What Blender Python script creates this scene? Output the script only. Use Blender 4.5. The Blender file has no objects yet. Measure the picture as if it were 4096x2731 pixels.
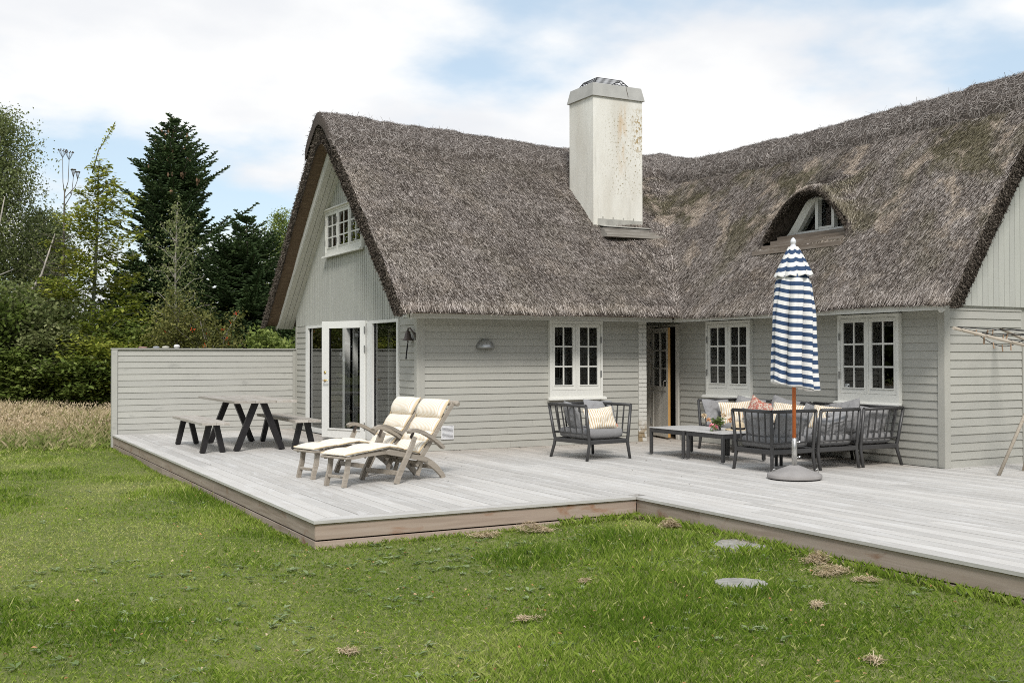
import bpy, math, random
import numpy as np
from mathutils import Matrix, Vector, Euler

random.seed(7)
RNG = np.random.default_rng(7)
sc = bpy.context.scene
COL = sc.collection
rad = math.radians

# ------------------------------------------------------------------ camera
cam_d = bpy.data.cameras.new("camera")
cam_d.sensor_width = 36.0
cam_d.lens = 37.84
cam_d.clip_start = 0.1
cam_d.clip_end = 2000.0
cam = bpy.data.objects.new("camera", cam_d)
COL.objects.link(cam)
_r = Vector((0.88064659, -0.47377127, -0.00153905))
_u = Vector((-0.00549068, -0.01345426, 0.99989441))
_f = Vector((0.47374195, 0.88054515, 0.01444977))
CAM = Vector((-2.95939, -9.13995, 1.43))
cam.matrix_world = Matrix(((_r.x, _u.x, -_f.x, CAM.x), (_r.y, _u.y, -_f.y, CAM.y), (_r.z, _u.z, -_f.z, CAM.z), (0, 0, 0, 1)))
sc.camera = cam

# ------------------------------------------------------------------ light
SUN_DIR = Vector((-0.36, -0.76, 0.84)).normalized()      # towards the sun
sun_d = bpy.data.lights.new("sun", 'SUN')
sun_d.energy = 2.1
sun_d.angle = rad(14)
sun_d.color = (1.0, 0.965, 0.92)
sun = bpy.data.objects.new("sun", sun_d)
COL.objects.link(sun)
sun.rotation_euler = SUN_DIR.to_track_quat('Z', 'Y').to_euler()
sun.location = (-10, -15, 25)

world = bpy.data.worlds.new("World")
sc.world = world
world.use_nodes = True
wt = world.node_tree
wt.nodes.clear()
def wn(t, **k):
    n = wt.nodes.new(t)
    for a, b in k.items():
        setattr(n, a, b)
    return n
def wl(a, b):
    wt.links.new(a, b)
w_out = wn('ShaderNodeOutputWorld')
w_bg = wn('ShaderNodeBackground'); w_bg.inputs[1].default_value = 0.1
wl(w_bg.outputs[0], w_out.inputs[0])
sky = wn('ShaderNodeTexSky', sky_type='NISHITA', sun_disc=False)
sky.sun_elevation = math.asin(SUN_DIR.z)
sky.sun_rotation = math.atan2(SUN_DIR.x, SUN_DIR.y)
sky.air_density = 1.0; sky.dust_density = 1.0; sky.ozone_density = 1.0
tc = wn('ShaderNodeTexCoord')
sep = wn('ShaderNodeSeparateXYZ'); wl(tc.outputs['Generated'], sep.inputs[0])
def wmath(op, a, b=None, clamp=False):
    n = wn('ShaderNodeMath', operation=op, use_clamp=clamp)
    for i, v in enumerate((a, b)):
        if v is None: continue
        if isinstance(v, (int, float)): n.inputs[i].default_value = v
        else: wl(v, n.inputs[i])
    return n.outputs[0]
zz = wmath('ADD', wmath('MAXIMUM', sep.outputs[2], 0.0), 0.22)
cx = wmath('DIVIDE', sep.outputs[0], zz)
cy = wmath('DIVIDE', sep.outputs[1], zz)
comb = wn('ShaderNodeCombineXYZ'); wl(cx, comb.inputs[0]); wl(cy, comb.inputs[1])
def wnoise(scale, detail, rough, off):
    m = wn('ShaderNodeMapping'); m.inputs['Location'].default_value = off
    wl(comb.outputs[0], m.inputs[0])
    n = wn('ShaderNodeTexNoise'); n.inputs['Scale'].default_value = scale
    n.inputs['Detail'].default_value = detail; n.inputs['Roughness'].default_value = rough
    wl(m.outputs[0], n.inputs[0])
    return n.outputs[0]
def wramp(fac, stops):
    r = wn('ShaderNodeValToRGB'); el = r.color_ramp.elements
    while len(el) < len(stops): el.new(0.5)
    for e, (p, c) in zip(el, stops):
        e.position = p; e.color = (*c, 1)
    r.color_ramp.interpolation = 'EASE'
    wl(fac, r.inputs[0]); return r.outputs[0]
CLOUD_OFF = (1.9075567722320557, 21.103866577148438, 7.831457138061523)
mask = wramp(wnoise(1.15, 8.0, 0.52, CLOUD_OFF), [(0.395, (0.0,)*3), (0.54, (1.0,)*3)])
shade = wramp(wnoise(1.7, 6.0, 0.5, (5.3, 1.9, 0.0)), [(0.36, (6.35, 6.5, 6.75)), (0.60, (7.6, 7.6, 7.55))])
veil = wn('ShaderNodeMix', data_type='RGBA')             # thin high haze over the blue
veil.inputs['Factor'].default_value = 0.50
wl(sky.outputs[0], veil.inputs['A']); veil.inputs['B'].default_value = (6.0, 7.1, 7.75, 1)
mixc = wn('ShaderNodeMix', data_type='RGBA')
wl(mask, mixc.inputs['Factor']); wl(veil.outputs['Result'], mixc.inputs['A']); wl(shade, mixc.inputs['B'])
wl(mixc.outputs['Result'], w_bg.inputs[0])

sc.view_settings.view_transform = 'Standard'
sc.view_settings.look = 'None'
sc.view_settings.gamma = 1.0
sc.view_settings.use_curve_mapping = False
sc.view_settings.exposure = 0.46
sc.cycles.use_denoising = False
sc.cycles.use_adaptive_sampling = False
sc.cycles.max_bounces = 8
sc.cycles.diffuse_bounces = 3
sc.cycles.sample_clamp_indirect = 4.0
sc.cycles.transparent_max_bounces = 16
sc.cycles.caustics_reflective = False
sc.cycles.caustics_refractive = False
sc.render.film_transparent = False
sc.cycles.filter_width = 1.0

# ------------------------------------------------------------------ object helpers
WORLD = {}
def tag(o, label=None, cat=None, group=None, kind=None):
    if label: o['label'] = label
    if cat: o['category'] = cat
    if group: o['group'] = group
    if kind: o['kind'] = kind
    return o
def empty(name, label, cat, loc=(0, 0, 0), rz=0.0, group=None):
    o = bpy.data.objects.new(name, None); COL.objects.link(o)
    o.empty_display_size = 0.2
    m = Matrix.Translation(loc) @ Matrix.Rotation(rz, 4, 'Z')
    o.matrix_basis = m; WORLD[o.name] = m
    return tag(o, label, cat, group)
def link(name, me, parent=None, world=None):
    """an object whose mesh sits at WORLD matrix `world` (identity = mesh is in world space)"""
    o = bpy.data.objects.new(name, me); COL.objects.link(o)
    w = world if world is not None else Matrix.Identity(4)
    o.matrix_basis = w
    if parent is not None:
        o.parent = parent
        o.matrix_parent_inverse = WORLD[parent.name].inverted()
    WORLD[o.name] = w
    return o
def copy_tree(o, world=None, parent=None):
    c = o.copy(); COL.objects.link(c)
    if parent is not None:
        c.parent = parent
    if world is not None:
        c.matrix_basis = world
    WORLD[c.name] = c.matrix_basis.copy()
    for ch in o.children:
        copy_tree(ch, None, c)
    return c

class MB:
    """collects polygons for ONE mesh"""
    def __init__(s): s.v = []; s.f = []; s.sm = []
    def add(s, vs, fs, smooth=False, M=None):
        b = len(s.v)
        for p in vs:
            s.v.append(tuple(M @ Vector(p)) if M is not None else tuple(p))
        for f in fs:
            s.f.append([b + i for i in f]); s.sm.append(smooth)
        return s
    def box(s, a, b, M=None, bev=0.0):
        x0, y0, z0 = a; x1, y1, z1 = b
        if bev <= 0:
            vs = [(x0,y0,z0),(x1,y0,z0),(x1,y1,z0),(x0,y1,z0),(x0,y0,z1),(x1,y0,z1),(x1,y1,z1),(x0,y1,z1)]
            return s.add(vs, [(0,3,2,1),(4,5,6,7),(0,1,5,4),(1,2,6,5),(2,3,7,6),(3,0,4,7)], False, M)
        c = [(x0+x1)/2, (y0+y1)/2, (z0+z1)/2]; h = [(x1-x0)/2, (y1-y0)/2, (z1-z0)/2]
        vs = []; idx = {}
        for sx in (-1,1):
            for sy in (-1,1):
                for sz in (-1,1):
                    for ax in range(3):
                        q = [h[0]*sx, h[1]*sy, h[2]*sz]
                        for k in range(3):
                            if k != ax: q[k] -= bev*(sx,sy,sz)[k]
                        idx[(sx,sy,sz,ax)] = len(vs); vs.append(tuple(c[k]+q[k] for k in range(3)))
        fs = []
        for ax in range(3):
            o1, o2 = [(1,2),(2,0),(0,1)][ax]
            for sg in (-1,1):
                loop = []
                for (a1, a2) in ((-1,-1),(1,-1),(1,1),(-1,1)):
                    t = [0,0,0]; t[ax] = sg; t[o1] = a1; t[o2] = a2
                    loop.append(idx[(t[0],t[1],t[2],ax)])
                fs.append(loop if sg > 0 else loop[::-1])
        for ax in range(3):
            o1, o2 = [(1,2),(2,0),(0,1)][ax]
            for a1 in (-1,1):
                for a2 in (-1,1):
                    def g(sv, which):
                        t = [0,0,0]; t[ax] = sv; t[o1] = a1; t[o2] = a2
                        return idx[(t[0],t[1],t[2],which)]
                    q = [g(-1,o1), g(1,o1), g(1,o2), g(-1,o2)]
                    fs.append(q if a1*a2 < 0 else q[::-1])
        for sx in (-1,1):
            for sy in (-1,1):
                for sz in (-1,1):
                    q = [idx[(sx,sy,sz,k)] for k in range(3)]
                    fs.append(q if sx*sy*sz > 0 else q[::-1])
        return s.add(vs, fs, False, M)
    def tube(s, pts, r, n=8, caps=True, M=None, sx=1.0):
        pts = [Vector(p) for p in pts]
        rs = r if hasattr(r, '__len__') else [r]*len(pts)
        t0 = (pts[1]-pts[0]).normalized()
        up = Vector((0,0,1)) if abs(t0.z) < 0.9 else Vector((1,0,0))
        a = t0.cross(up).normalized()
        vs = []
        for i, p in enumerate(pts):
            if i == 0: t = t0
            elif i == len(pts)-1: t = (pts[i]-pts[i-1]).normalized()
            else: t = ((pts[i+1]-p).normalized() + (p-pts[i-1]).normalized()).normalized()
            a = (a - t*a.dot(t)).normalized(); b = t.cross(a)
            for k in range(n):
                an = 2*math.pi*k/n
                vs.append(p + a*math.cos(an)*rs[i]*sx + b*math.sin(an)*rs[i])
        fs = []
        for i in range(len(pts)-1):
            for k in range(n):
                k2 = (k+1) % n
                fs.append((i*n+k, i*n+k2, (i+1)*n+k2, (i+1)*n+k))
        s.add(vs, fs, True, M)
        if caps:
            b = len(s.v) - len(vs)
            s.f.append([b+k for k in range(n)][::-1]); s.sm.append(False)
            s.f.append([b+(len(pts)-1)*n+k for k in range(n)]); s.sm.append(False)
        return s
    def bar(s, p, q, w, t, M=None, up=(0,0,1), bev=0.0):
        """a rectangular bar from p to q, w across (horizontal), t along up"""
        p = Vector(p); q = Vector(q); d = q-p; L = d.length; d.normalize()
        u = Vector(up); a = d.cross(u).normalized(); u = a.cross(d)
        R = Matrix(((d.x,a.x,u.x,p.x),(d.y,a.y,u.y,p.y),(d.z,a.z,u.z,p.z),(0,0,0,1)))
        return s.box((0,-w/2,-t/2),(L,w/2,t/2), (M @ R) if M is not None else R, bev)
    def lathe(s, prof, n=24, M=None, smooth=True):
        vs = []; fs = []
        for (r, z) in prof:
            for k in range(n):
                an = 2*math.pi*k/n; vs.append((r*math.cos(an), r*math.sin(an), z))
        for i in range(len(prof)-1):
            for k in range(n):
                k2 = (k+1) % n
                fs.append((i*n+k, i*n+k2, (i+1)*n+k2, (i+1)*n+k))
        fs.append(tuple(range(n))[::-1]); fs.append(tuple((len(prof)-1)*n+k for k in range(n)))
        return s.add(vs, fs, smooth, M)
    def prism(s, poly, a, b, axis=1, M=None):
        """polygon of 2-D points extruded from a to b along axis"""
        n = len(poly)
        def P(p, t):
            q = [p[0], p[1]]; q.insert(axis, t); return tuple(q)
        vs = [P(p, a) for p in poly] + [P(p, b) for p in poly]
        fs = [tuple(range(n)), tuple(range(2*n-1, n-1, -1))]
        for i in range(n):
            j = (i+1) % n; fs.append((i, n+i, n+j, j))
        return s.add(vs, fs, False, M)
    def mesh(s, name, m=None):
        me = bpy.data.meshes.new(name)
        me.from_pydata(s.v, [], s.f)
        me.polygons.foreach_set('use_smooth', s.sm)
        if m: me.materials.append(m)
        me.validate(); me.update()
        return me
    def build(s, name, m, parent=None, world=None):
        return link(name, s.mesh(name, m), parent, world)

def fix_normals(me):
    import bmesh
    b = bmesh.new(); b.from_mesh(me); bmesh.ops.recalc_face_normals(b, faces=b.faces); b.to_mesh(me); b.free()

def np_mesh(name, V, F, m=None, tone=None, smooth=False):
    """V (n,3), F (k,3 or 4) numpy arrays"""
    V = np.asarray(V, np.float32); F = np.asarray(F, np.int32)
    me = bpy.data.meshes.new(name)
    k = F.shape[1]
    me.vertices.add(len(V)); me.vertices.foreach_set('co', V.ravel())
    me.loops.add(F.size); me.loops.foreach_set('vertex_index', F.ravel())
    me.polygons.add(len(F)); me.polygons.foreach_set('loop_start', np.arange(0, F.size, k, dtype=np.int32))
    if smooth: me.polygons.foreach_set('use_smooth', np.ones(len(F), bool))
    me.update(calc_edges=True)
    if tone is not None:
        a = me.attributes.new('tone', 'FLOAT', 'FACE'); a.data.foreach_set('value', np.asarray(tone, np.float32))
    if m: me.materials.append(m)
    return me

def _hash(ix, iy, iz, seed):
    h = (ix*374761393 + iy*668265263 + iz*2147483647 + seed*144269504) & 0xffffffff
    h = ((h ^ (h >> 13)) * 1274126177) & 0xffffffff
    return ((h ^ (h >> 16)) & 0xffff) / 65535.0
def vnoise(x, y, z=0.0, seed=0):
    x = np.asarray(x, float); y = np.asarray(y, float); z = np.zeros_like(x) + z
    ix = np.floor(x).astype(np.int64); iy = np.floor(y).astype(np.int64); iz = np.floor(z).astype(np.int64)
    fx = x-ix; fy = y-iy; fz = z-iz
    fx = fx*fx*(3-2*fx); fy = fy*fy*(3-2*fy); fz = fz*fz*(3-2*fz)
    r = 0
    for a in (0,1):
        for b in (0,1):
            for c in (0,1):
                r = r + _hash(ix+a, iy+b, iz+c, seed) * (fx if a else 1-fx)*(fy if b else 1-fy)*(fz if c else 1-fz)
    return r*2-1
def fbm(x, y, z=0.0, seed=0, oct=3):
    r = 0; a = 1.0; s = 1.0
    for o in range(oct):
        r = r + a*vnoise(np.asarray(x)*s, np.asarray(y)*s, np.asarray(z)*s, seed+o*17); a *= 0.5; s *= 2.03
    return r

# ------------------------------------------------------------------ materials
class Nodes:
    def __init__(s, name, rough=0.6, spec=0.35, metal=0.0):
        s.m = bpy.data.materials.new(name); s.m.use_nodes = True
        s.t = s.m.node_tree; s.b = s.t.nodes['Principled BSDF']
        s.b.inputs['Roughness'].default_value = rough
        s.b.inputs['Specular IOR Level'].default_value = spec
        s.b.inputs['Metallic'].default_value = metal
    def n(s, t, **k):
        nd = s.t.nodes.new(t)
        for a, b in k.items(): setattr(nd, a, b)
        return nd
    def l(s, a, b): s.t.links.new(a, b)
    def val(s, v, sock):
        if isinstance(v, (int, float)): sock.default_value = v
        elif isinstance(v, (tuple, list)): sock.default_value = (*v, 1) if len(v) == 3 and len(sock.default_value) == 4 else v
        else: s.l(v, sock)
    def pos(s, kind='world', scale=(1,1,1), off=(0,0,0), rnd=False):
        if kind == 'world': o = s.n('ShaderNodeNewGeometry').outputs['Position']
        else: o = s.n('ShaderNodeTexCoord').outputs['Object']
        if rnd:
            oi = s.n('ShaderNodeObjectInfo').outputs['Random']
            c = s.n('ShaderNodeCombineXYZ'); mm = s.math('MULTIPLY', oi, 37.0); s.l(mm, c.inputs[0]); s.l(mm, c.inputs[1]); s.l(s.math('MULTIPLY', oi, 11.3), c.inputs[2])
            a = s.n('ShaderNodeVectorMath', operation='ADD'); s.l(o, a.inputs[0]); s.l(c.outputs[0], a.inputs[1]); o = a.outputs[0]
        mp = s.n('ShaderNodeMapping'); mp.inputs['Scale'].default_value = scale; mp.inputs['Location'].default_value = off
        s.l(o, mp.inputs[0]); return mp.outputs[0]
    def noise(s, vec, scale=5.0, detail=4.0, rough=0.55, dist=0.0):
        nd = s.n('ShaderNodeTexNoise'); s.l(vec, nd.inputs['Vector'])
        nd.inputs['Scale'].default_value = scale; nd.inputs['Detail'].default_value = detail
        nd.inputs['Roughness'].default_value = rough; nd.inputs['Distortion'].default_value = dist
        return nd.outputs[0]
    def math(s, op, a, b=0.0, clamp=False):
        nd = s.n('ShaderNodeMath', operation=op, use_clamp=clamp); s.val(a, nd.inputs[0]); s.val(b, nd.inputs[1]); return nd.outputs[0]
    def ramp(s, fac, stops, interp='LINEAR'):
        r = s.n('ShaderNodeValToRGB'); el = r.color_ramp.elements
        while len(el) < len(stops): el.new(0.5)
        for e, (p, c) in zip(el, stops):
            e.position = p; e.color = (*c, 1) if hasattr(c, '__len__') else (c, c, c, 1)
        r.color_ramp.interpolation = interp
        s.l(fac, r.inputs[0]); return r.outputs[0]
    def mix(s, f, a, b, blend='MIX'):
        nd = s.n('ShaderNodeMix', data_type='RGBA', blend_type=blend)
        s.val(f, nd.inputs['Factor']); s.val(a, nd.inputs['A']); s.val(b, nd.inputs['B']); return nd.outputs['Result']
    def attr(s, name): return s.n('ShaderNodeAttribute', attribute_name=name).outputs['Fac']
    def rnd(s): return s.n('ShaderNodeObjectInfo').outputs['Random']
    def col(s, c): s.val(c, s.b.inputs['Base Color'])
    def bump(s, h, strength=0.3, dist=0.01):
        nd = s.n('ShaderNodeBump'); nd.inputs['Strength'].default_value = strength; nd.inputs['Distance'].default_value = dist
        s.l(h, nd.inputs['Height']); s.l(nd.outputs[0], s.b.inputs['Normal'])
    def roughness(s, v): s.val(v, s.b.inputs['Roughness'])

def sc_(c, k): return tuple(x*k for x in c)

def paint(name, c, var=0.10, grain=(1, 1, 14), rough=0.5, knots=0.0):
    n = Nodes(name, rough, 0.3)
    v = n.pos('world', (1, 1, 1), rnd=True)
    big = n.noise(v, 1.3, 5)
    fine = n.noise(n.pos('world', grain, rnd=True), 9.0, 6, 0.6)
    c0 = n.mix(n.ramp(big, [(0.3, 0.0), (0.7, 1.0)]), sc_(c, 1-var), sc_(c, 1+var*0.6))
    c1 = n.mix(n.ramp(fine, [(0.30, 0.0), (0.75, 1.0)]), sc_(c, 0.86), c)
    cc = n.mix(0.5, c0, c1)
    tint = n.ramp(n.rnd(), [(0.0, (0.95, 0.95, 0.95)), (1.0, (1.03, 1.03, 1.02))])
    cc = n.mix(1.0, cc, tint, 'MULTIPLY')
    if knots > 0:
        kv = n.noise(n.pos('world', (1.0, 1.0, 3.0), rnd=True), 3.2, 2)
        cc = n.mix(n.ramp(kv, [(0.64, 0.0), (0.74, knots)]), cc, sc_(c, 0.55))
    n.col(cc)
    n.bump(fine, 0.25, 0.004)
    return n.m

MAT = {}
MAT['wall'] = paint('grey_wall_paint', (0.425, 0.418, 0.378), 0.08)
MAT['gable'] = paint('grey_green_board_paint', (0.47, 0.475, 0.435), 0.10, (14, 14, 1), knots=0.15)
MAT['fence'] = paint('pale_grey_fence_paint', (0.475, 0.47, 0.435), 0.10, (1, 1, 12), knots=0.35)
MAT['white'] = paint('white_trim_paint', (0.74, 0.735, 0.69), 0.06, (4, 4, 4), 0.4)
MAT['white_bright'] = paint('white_door_paint', (0.80, 0.80, 0.77), 0.03, (3, 3, 3), 0.35)
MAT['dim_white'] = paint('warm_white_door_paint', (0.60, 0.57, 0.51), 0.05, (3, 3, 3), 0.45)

def simple(name, c, rough=0.5, spec=0.4, metal=0.0, var=0.12, scale=8.0, bump=0.0):
    n = Nodes(name, rough, spec, metal)
    f = n.noise(n.pos('object', rnd=True), scale, 5)
    n.col(n.mix(n.ramp(f, [(0.3, 0.0), (0.7, 1.0)]), sc_(c, 1-var), sc_(c, 1+var)))
    if bump > 0: n.bump(n.noise(n.pos('object'), scale*6, 4), bump, 0.004)
    return n.m
MAT['black'] = simple('black_powder_coat', (0.014, 0.0125, 0.0135), 0.42, 0.4, var=0.25, scale=30)
MAT['frame'] = simple('anthracite_powder_coat', (0.050, 0.049, 0.049), 0.38, 0.45, var=0.08, scale=20)
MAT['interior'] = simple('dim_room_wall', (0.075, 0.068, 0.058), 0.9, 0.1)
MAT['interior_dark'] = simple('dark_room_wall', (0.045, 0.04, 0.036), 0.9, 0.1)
MAT['steel'] = simple('brushed_steel', (0.62, 0.61, 0.59), 0.32, 0.5, 1.0, 0.08, 40)
MAT['zinc'] = simple('galvanised_metal', (0.42, 0.43, 0.44), 0.42, 0.5, 0.85, 0.22, 14)
MAT['hinge'] = simple('dull_hinge_metal', (0.30, 0.30, 0.29), 0.5, 0.5, 0.6)
MAT['brass'] = simple('brass', (0.72, 0.50, 0.20), 0.28, 0.5, 1.0, 0.06)
MAT['bronze'] = simple('dark_bronze', (0.10, 0.082, 0.072), 0.42, 0.5, 0.7, 0.35, 25)
MAT['cord'] = simple('black_cord', (0.012, 0.012, 0.014), 0.8, 0.2)
MAT['redtag'] = simple('orange_red_fabric_tag', (0.62, 0.10, 0.05), 0.7, 0.2)
MAT['silver'] = simple('silver_lacquer', (0.78, 0.79, 0.82), 0.25, 0.5, 0.35, 0.04)
MAT['orange'] = simple('orange_oiled_wood', (0.43, 0.105, 0.012), 0.38, 0.45, var=0.15, scale=12)
MAT['concrete'] = simple('grey_concrete', (0.30, 0.285, 0.275), 0.75, 0.25, var=0.12, scale=6, bump=0.15)
MAT['capstone'] = simple('pale_grey_render', (0.40, 0.395, 0.37), 0.85, 0.2, var=0.12, scale=3, bump=0.2)
MAT['lead'] = simple('weathered_lead', (0.42, 0.41, 0.37), 0.6, 0.3, 0.2, 0.2, 6)
MAT['stepstone'] = simple('pale_paving_stone', (0.31, 0.30, 0.275), 0.85, 0.15, var=0.25, scale=14, bump=0.2)

def wood(name, cdark, cmid, clight, axis=0, rough=0.75, scale=1.0, white=None, rndtone=0.25, rust=None, space='world', shelter=False):
    """weathered timber with grain along an axis (0,1,2)"""
    n = Nodes(name, rough, 0.22)
    s = [9.0*scale]*3; s[axis] = 0.55*scale
    v = n.pos(space, tuple(s), rnd=True)
    g = n.noise(v, 2.4, 8, 0.62, 0.6)
    c = n.ramp(g, [(0.28, cdark), (0.5, cmid), (0.72, clight)])
    s2 = [2.4]*3; s2[axis] = 0.7
    b = n.noise(n.pos(space, tuple(s2), rnd=True), 1.4, 5, 0.6)
    c = n.mix(n.ramp(b, [(0.35, 0.0), (0.65, 0.55)]), c, cmid)
    t = n.ramp(n.rnd(), [(0.0, (1-rndtone,)*3), (1.0, (1+rndtone*0.5,)*3)])
    c = n.mix(1.0, c, t, 'MULTIPLY')
    if white:
        s3 = [5.0]*3; s3[axis] = 1.0
        w = n.noise(n.pos(space, tuple(s3), rnd=True), 1.5, 7, 0.68, 0.8)
        c = n.mix(n.ramp(w, [(0.50, 0.0), (0.68, 0.6)]), c, white)
    if rust:
        s4 = [1.2, 1.2, 3.2]
        w = n.noise(n.pos(space, tuple(s4)), 1.7, 6, 0.6, 0.5)
        c = n.mix(n.ramp(w, [(0.58, 0.0), (0.70, 0.75)]), c, rust)
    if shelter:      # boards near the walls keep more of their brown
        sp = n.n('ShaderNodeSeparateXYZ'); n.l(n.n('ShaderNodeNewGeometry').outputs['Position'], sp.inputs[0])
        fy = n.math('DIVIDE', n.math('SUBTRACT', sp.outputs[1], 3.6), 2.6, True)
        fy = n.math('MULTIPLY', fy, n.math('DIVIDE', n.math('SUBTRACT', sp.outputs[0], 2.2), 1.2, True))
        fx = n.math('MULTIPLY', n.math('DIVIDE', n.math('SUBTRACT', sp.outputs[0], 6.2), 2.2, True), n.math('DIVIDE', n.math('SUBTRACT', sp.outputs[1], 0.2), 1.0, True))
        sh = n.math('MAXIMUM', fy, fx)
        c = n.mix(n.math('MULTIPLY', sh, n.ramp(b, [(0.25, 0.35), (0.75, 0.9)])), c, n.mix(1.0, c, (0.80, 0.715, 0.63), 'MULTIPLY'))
    n.col(c)
    n.bump(g, 0.35, 0.004)
    return n.m
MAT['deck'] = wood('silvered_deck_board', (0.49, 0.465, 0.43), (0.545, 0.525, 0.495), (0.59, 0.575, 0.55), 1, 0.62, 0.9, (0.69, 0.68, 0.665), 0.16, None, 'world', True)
MAT['deck_x'] = wood('silvered_border_board', (0.40, 0.375, 0.345), (0.53, 0.51, 0.48), (0.61, 0.595, 0.57), 0, 0.62, 1.0, (0.70, 0.695, 0.68), 0.1)
MAT['skirt'] = wood('brown_skirt_board', (0.31, 0.235, 0.19), (0.42, 0.33, 0.27), (0.50, 0.415, 0.355), 0, 0.8, 1.0, None, 0.12, (0.27, 0.105, 0.035))
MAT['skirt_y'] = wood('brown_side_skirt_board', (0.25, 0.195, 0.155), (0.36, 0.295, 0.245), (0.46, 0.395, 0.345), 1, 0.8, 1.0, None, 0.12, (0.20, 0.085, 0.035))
MAT['plank_y'] = wood('weathered_table_plank', (0.27, 0.235, 0.195), (0.42, 0.385, 0.34), (0.54, 0.51, 0.47), 1, 0.7, 1.0, (0.56, 0.54, 0.51), 0.18)
MAT['teak'] = wood('greyed_teak', (0.24, 0.205, 0.165), (0.34, 0.30, 0.25), (0.45, 0.405, 0.35), 0, 0.65, 2.2, None, 0.12, None, 'object')
MAT['sillwood'] = wood('old_bare_ledge_wood', (0.10, 0.075, 0.055), (0.20, 0.165, 0.135), (0.34, 0.31, 0.28), 1, 0.8, 1.6, None, 0.3)
MAT['ledgewood'] = wood('old_grey_ledge_wood', (0.14, 0.12, 0.10), (0.27, 0.25, 0.22), (0.42, 0.40, 0.37), 0, 0.8, 1.6, None, 0.2)
MAT['polewood'] = wood('pale_grey_dryer_wood', (0.36, 0.30, 0.23), (0.50, 0.44, 0.36), (0.60, 0.54, 0.46), 0, 0.7, 2.0, None, 0.1, None, 'object')
MAT['warmwood'] = wood('bare_orange_edge_wood', (0.36, 0.19, 0.06), (0.48, 0.28, 0.10), (0.56, 0.36, 0.16), 2, 0.7, 1.0, None, 0.05)
MAT['floorwood'] = wood('indoor_floor_board', (0.20, 0.15, 0.10), (0.30, 0.23, 0.16), (0.36, 0.29, 0.21), 1, 0.5)
MAT['tabletop'] = wood('grey_ceramic_top', (0.46, 0.45, 0.435), (0.54, 0.53, 0.515), (0.60, 0.59, 0.575), 0, 0.35, 0.6, None, 0.03)

def glass_mat(name, tint=0.86, gl=1.0):
    m = bpy.data.materials.new(name); m.use_nodes = True
    t = m.node_tree; t.nodes.clear()
    o = t.nodes.new('ShaderNodeOutputMaterial'); mx = t.nodes.new('ShaderNodeMixShader')
    tr = t.nodes.new('ShaderNodeBsdfTransparent'); tr.inputs[0].default_value = (tint, tint*1.01, tint, 1)
    g = t.nodes.new('ShaderNodeBsdfGlossy'); g.inputs['Roughness'].default_value = 0.006; g.inputs[0].default_value = (0.96, 0.98, 0.97, 1)
    fr = t.nodes.new('ShaderNodeFresnel'); fr.inputs[0].default_value = 1.5
    mu = t.nodes.new('ShaderNodeMath'); mu.operation = 'MULTIPLY'; mu.use_clamp = True; mu.inputs[1].default_value = gl
    t.links.new(fr.outputs[0], mu.inputs[0]); t.links.new(mu.outputs[0], mx.inputs[0])
    t.links.new(tr.outputs[0], mx.inputs[1]); t.links.new(g.outputs[0], mx.inputs[2]); t.links.new(mx.outputs[0], o.inputs[0])
    return m
MAT['glass'] = glass_mat('window_glass', 0.80, 1.4)

def fabric(name, c, var=0.15, wr=0.5):
    n = Nodes(name, 0.9, 0.15)
    w = n.noise(n.pos('object', rnd=True), 9.0, 4, 0.55, 0.8)
    f = n.noise(n.pos('object'), 260.0, 2)
    n.col(n.mix(n.ramp(f, [(0.35, 0.0), (0.65, 1.0)]), sc_(c, 1-var), sc_(c, 1+var)))
    n.bump(w, wr, 0.03)
    return n.m
MAT['greyfab'] = fabric('grey_linen', (0.285, 0.283, 0.285), 0.15, 0.9)
MAT['seatfab'] = fabric('grey_seat_canvas', (0.235, 0.232, 0.232), 0.2, 0.15)

def stripes(name, axis, pitch, ca, cb, duty=0.5, bump=0.25):
    n = Nodes(name, 0.9, 0.12)
    sp = n.n('ShaderNodeSeparateXYZ'); n.l(n.n('ShaderNodeTexCoord').outputs['Object'], sp.inputs[0])
    fr = n.math('FRACT', n.math('DIVIDE', n.math('ADD', sp.outputs[axis], 10.0), pitch))
    tri = n.math('ABSOLUTE', n.math('SUBTRACT', fr, 0.5))
    n.col(n.mix(n.ramp(tri, [(duty*0.5-0.05, 0.0), (duty*0.5+0.05, 1.0)]), cb, ca))
    n.bump(n.noise(n.pos('object', rnd=True), 11.0, 4), bump, 0.02)
    return n.m
CREAM = (0.77, 0.745, 0.665); OCHRE = (0.59, 0.44, 0.27)
MAT['stripe_pillow'] = stripes('ochre_striped_cotton', 0, 0.030, CREAM, OCHRE, 0.42)
MAT['stripe_pad'] = stripes('ochre_striped_pad_cotton', 1, 0.0235, (0.85, 0.825, 0.76), (0.72, 0.60, 0.44), 0.42)
MAT['piping'] = simple('ochre_piping', (0.68, 0.55, 0.37), 0.9, 0.1)
def floral():
    n = Nodes('red_flowered_cotton', 0.9, 0.12)
    v = n.n('ShaderNodeTexVoronoi'); n.l(n.pos('object'), v.inputs['Vector']); v.inputs['Scale'].default_value = 52.0
    n.col(n.ramp(n.math('FRACT', n.math('MULTIPLY', v.outputs['Color'], 3.7)), [(0.0, (0.44, 0.15, 0.115)), (0.38, (0.50, 0.33, 0.27)), (0.58, (0.56, 0.47, 0.39)), (0.9, (0.34, 0.18, 0.15))], 'CONSTANT'))
    n.bump(n.noise(n.pos('object'), 9.0, 4), 0.4, 0.03)
    return n.m
MAT['floral'] = floral()
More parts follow.
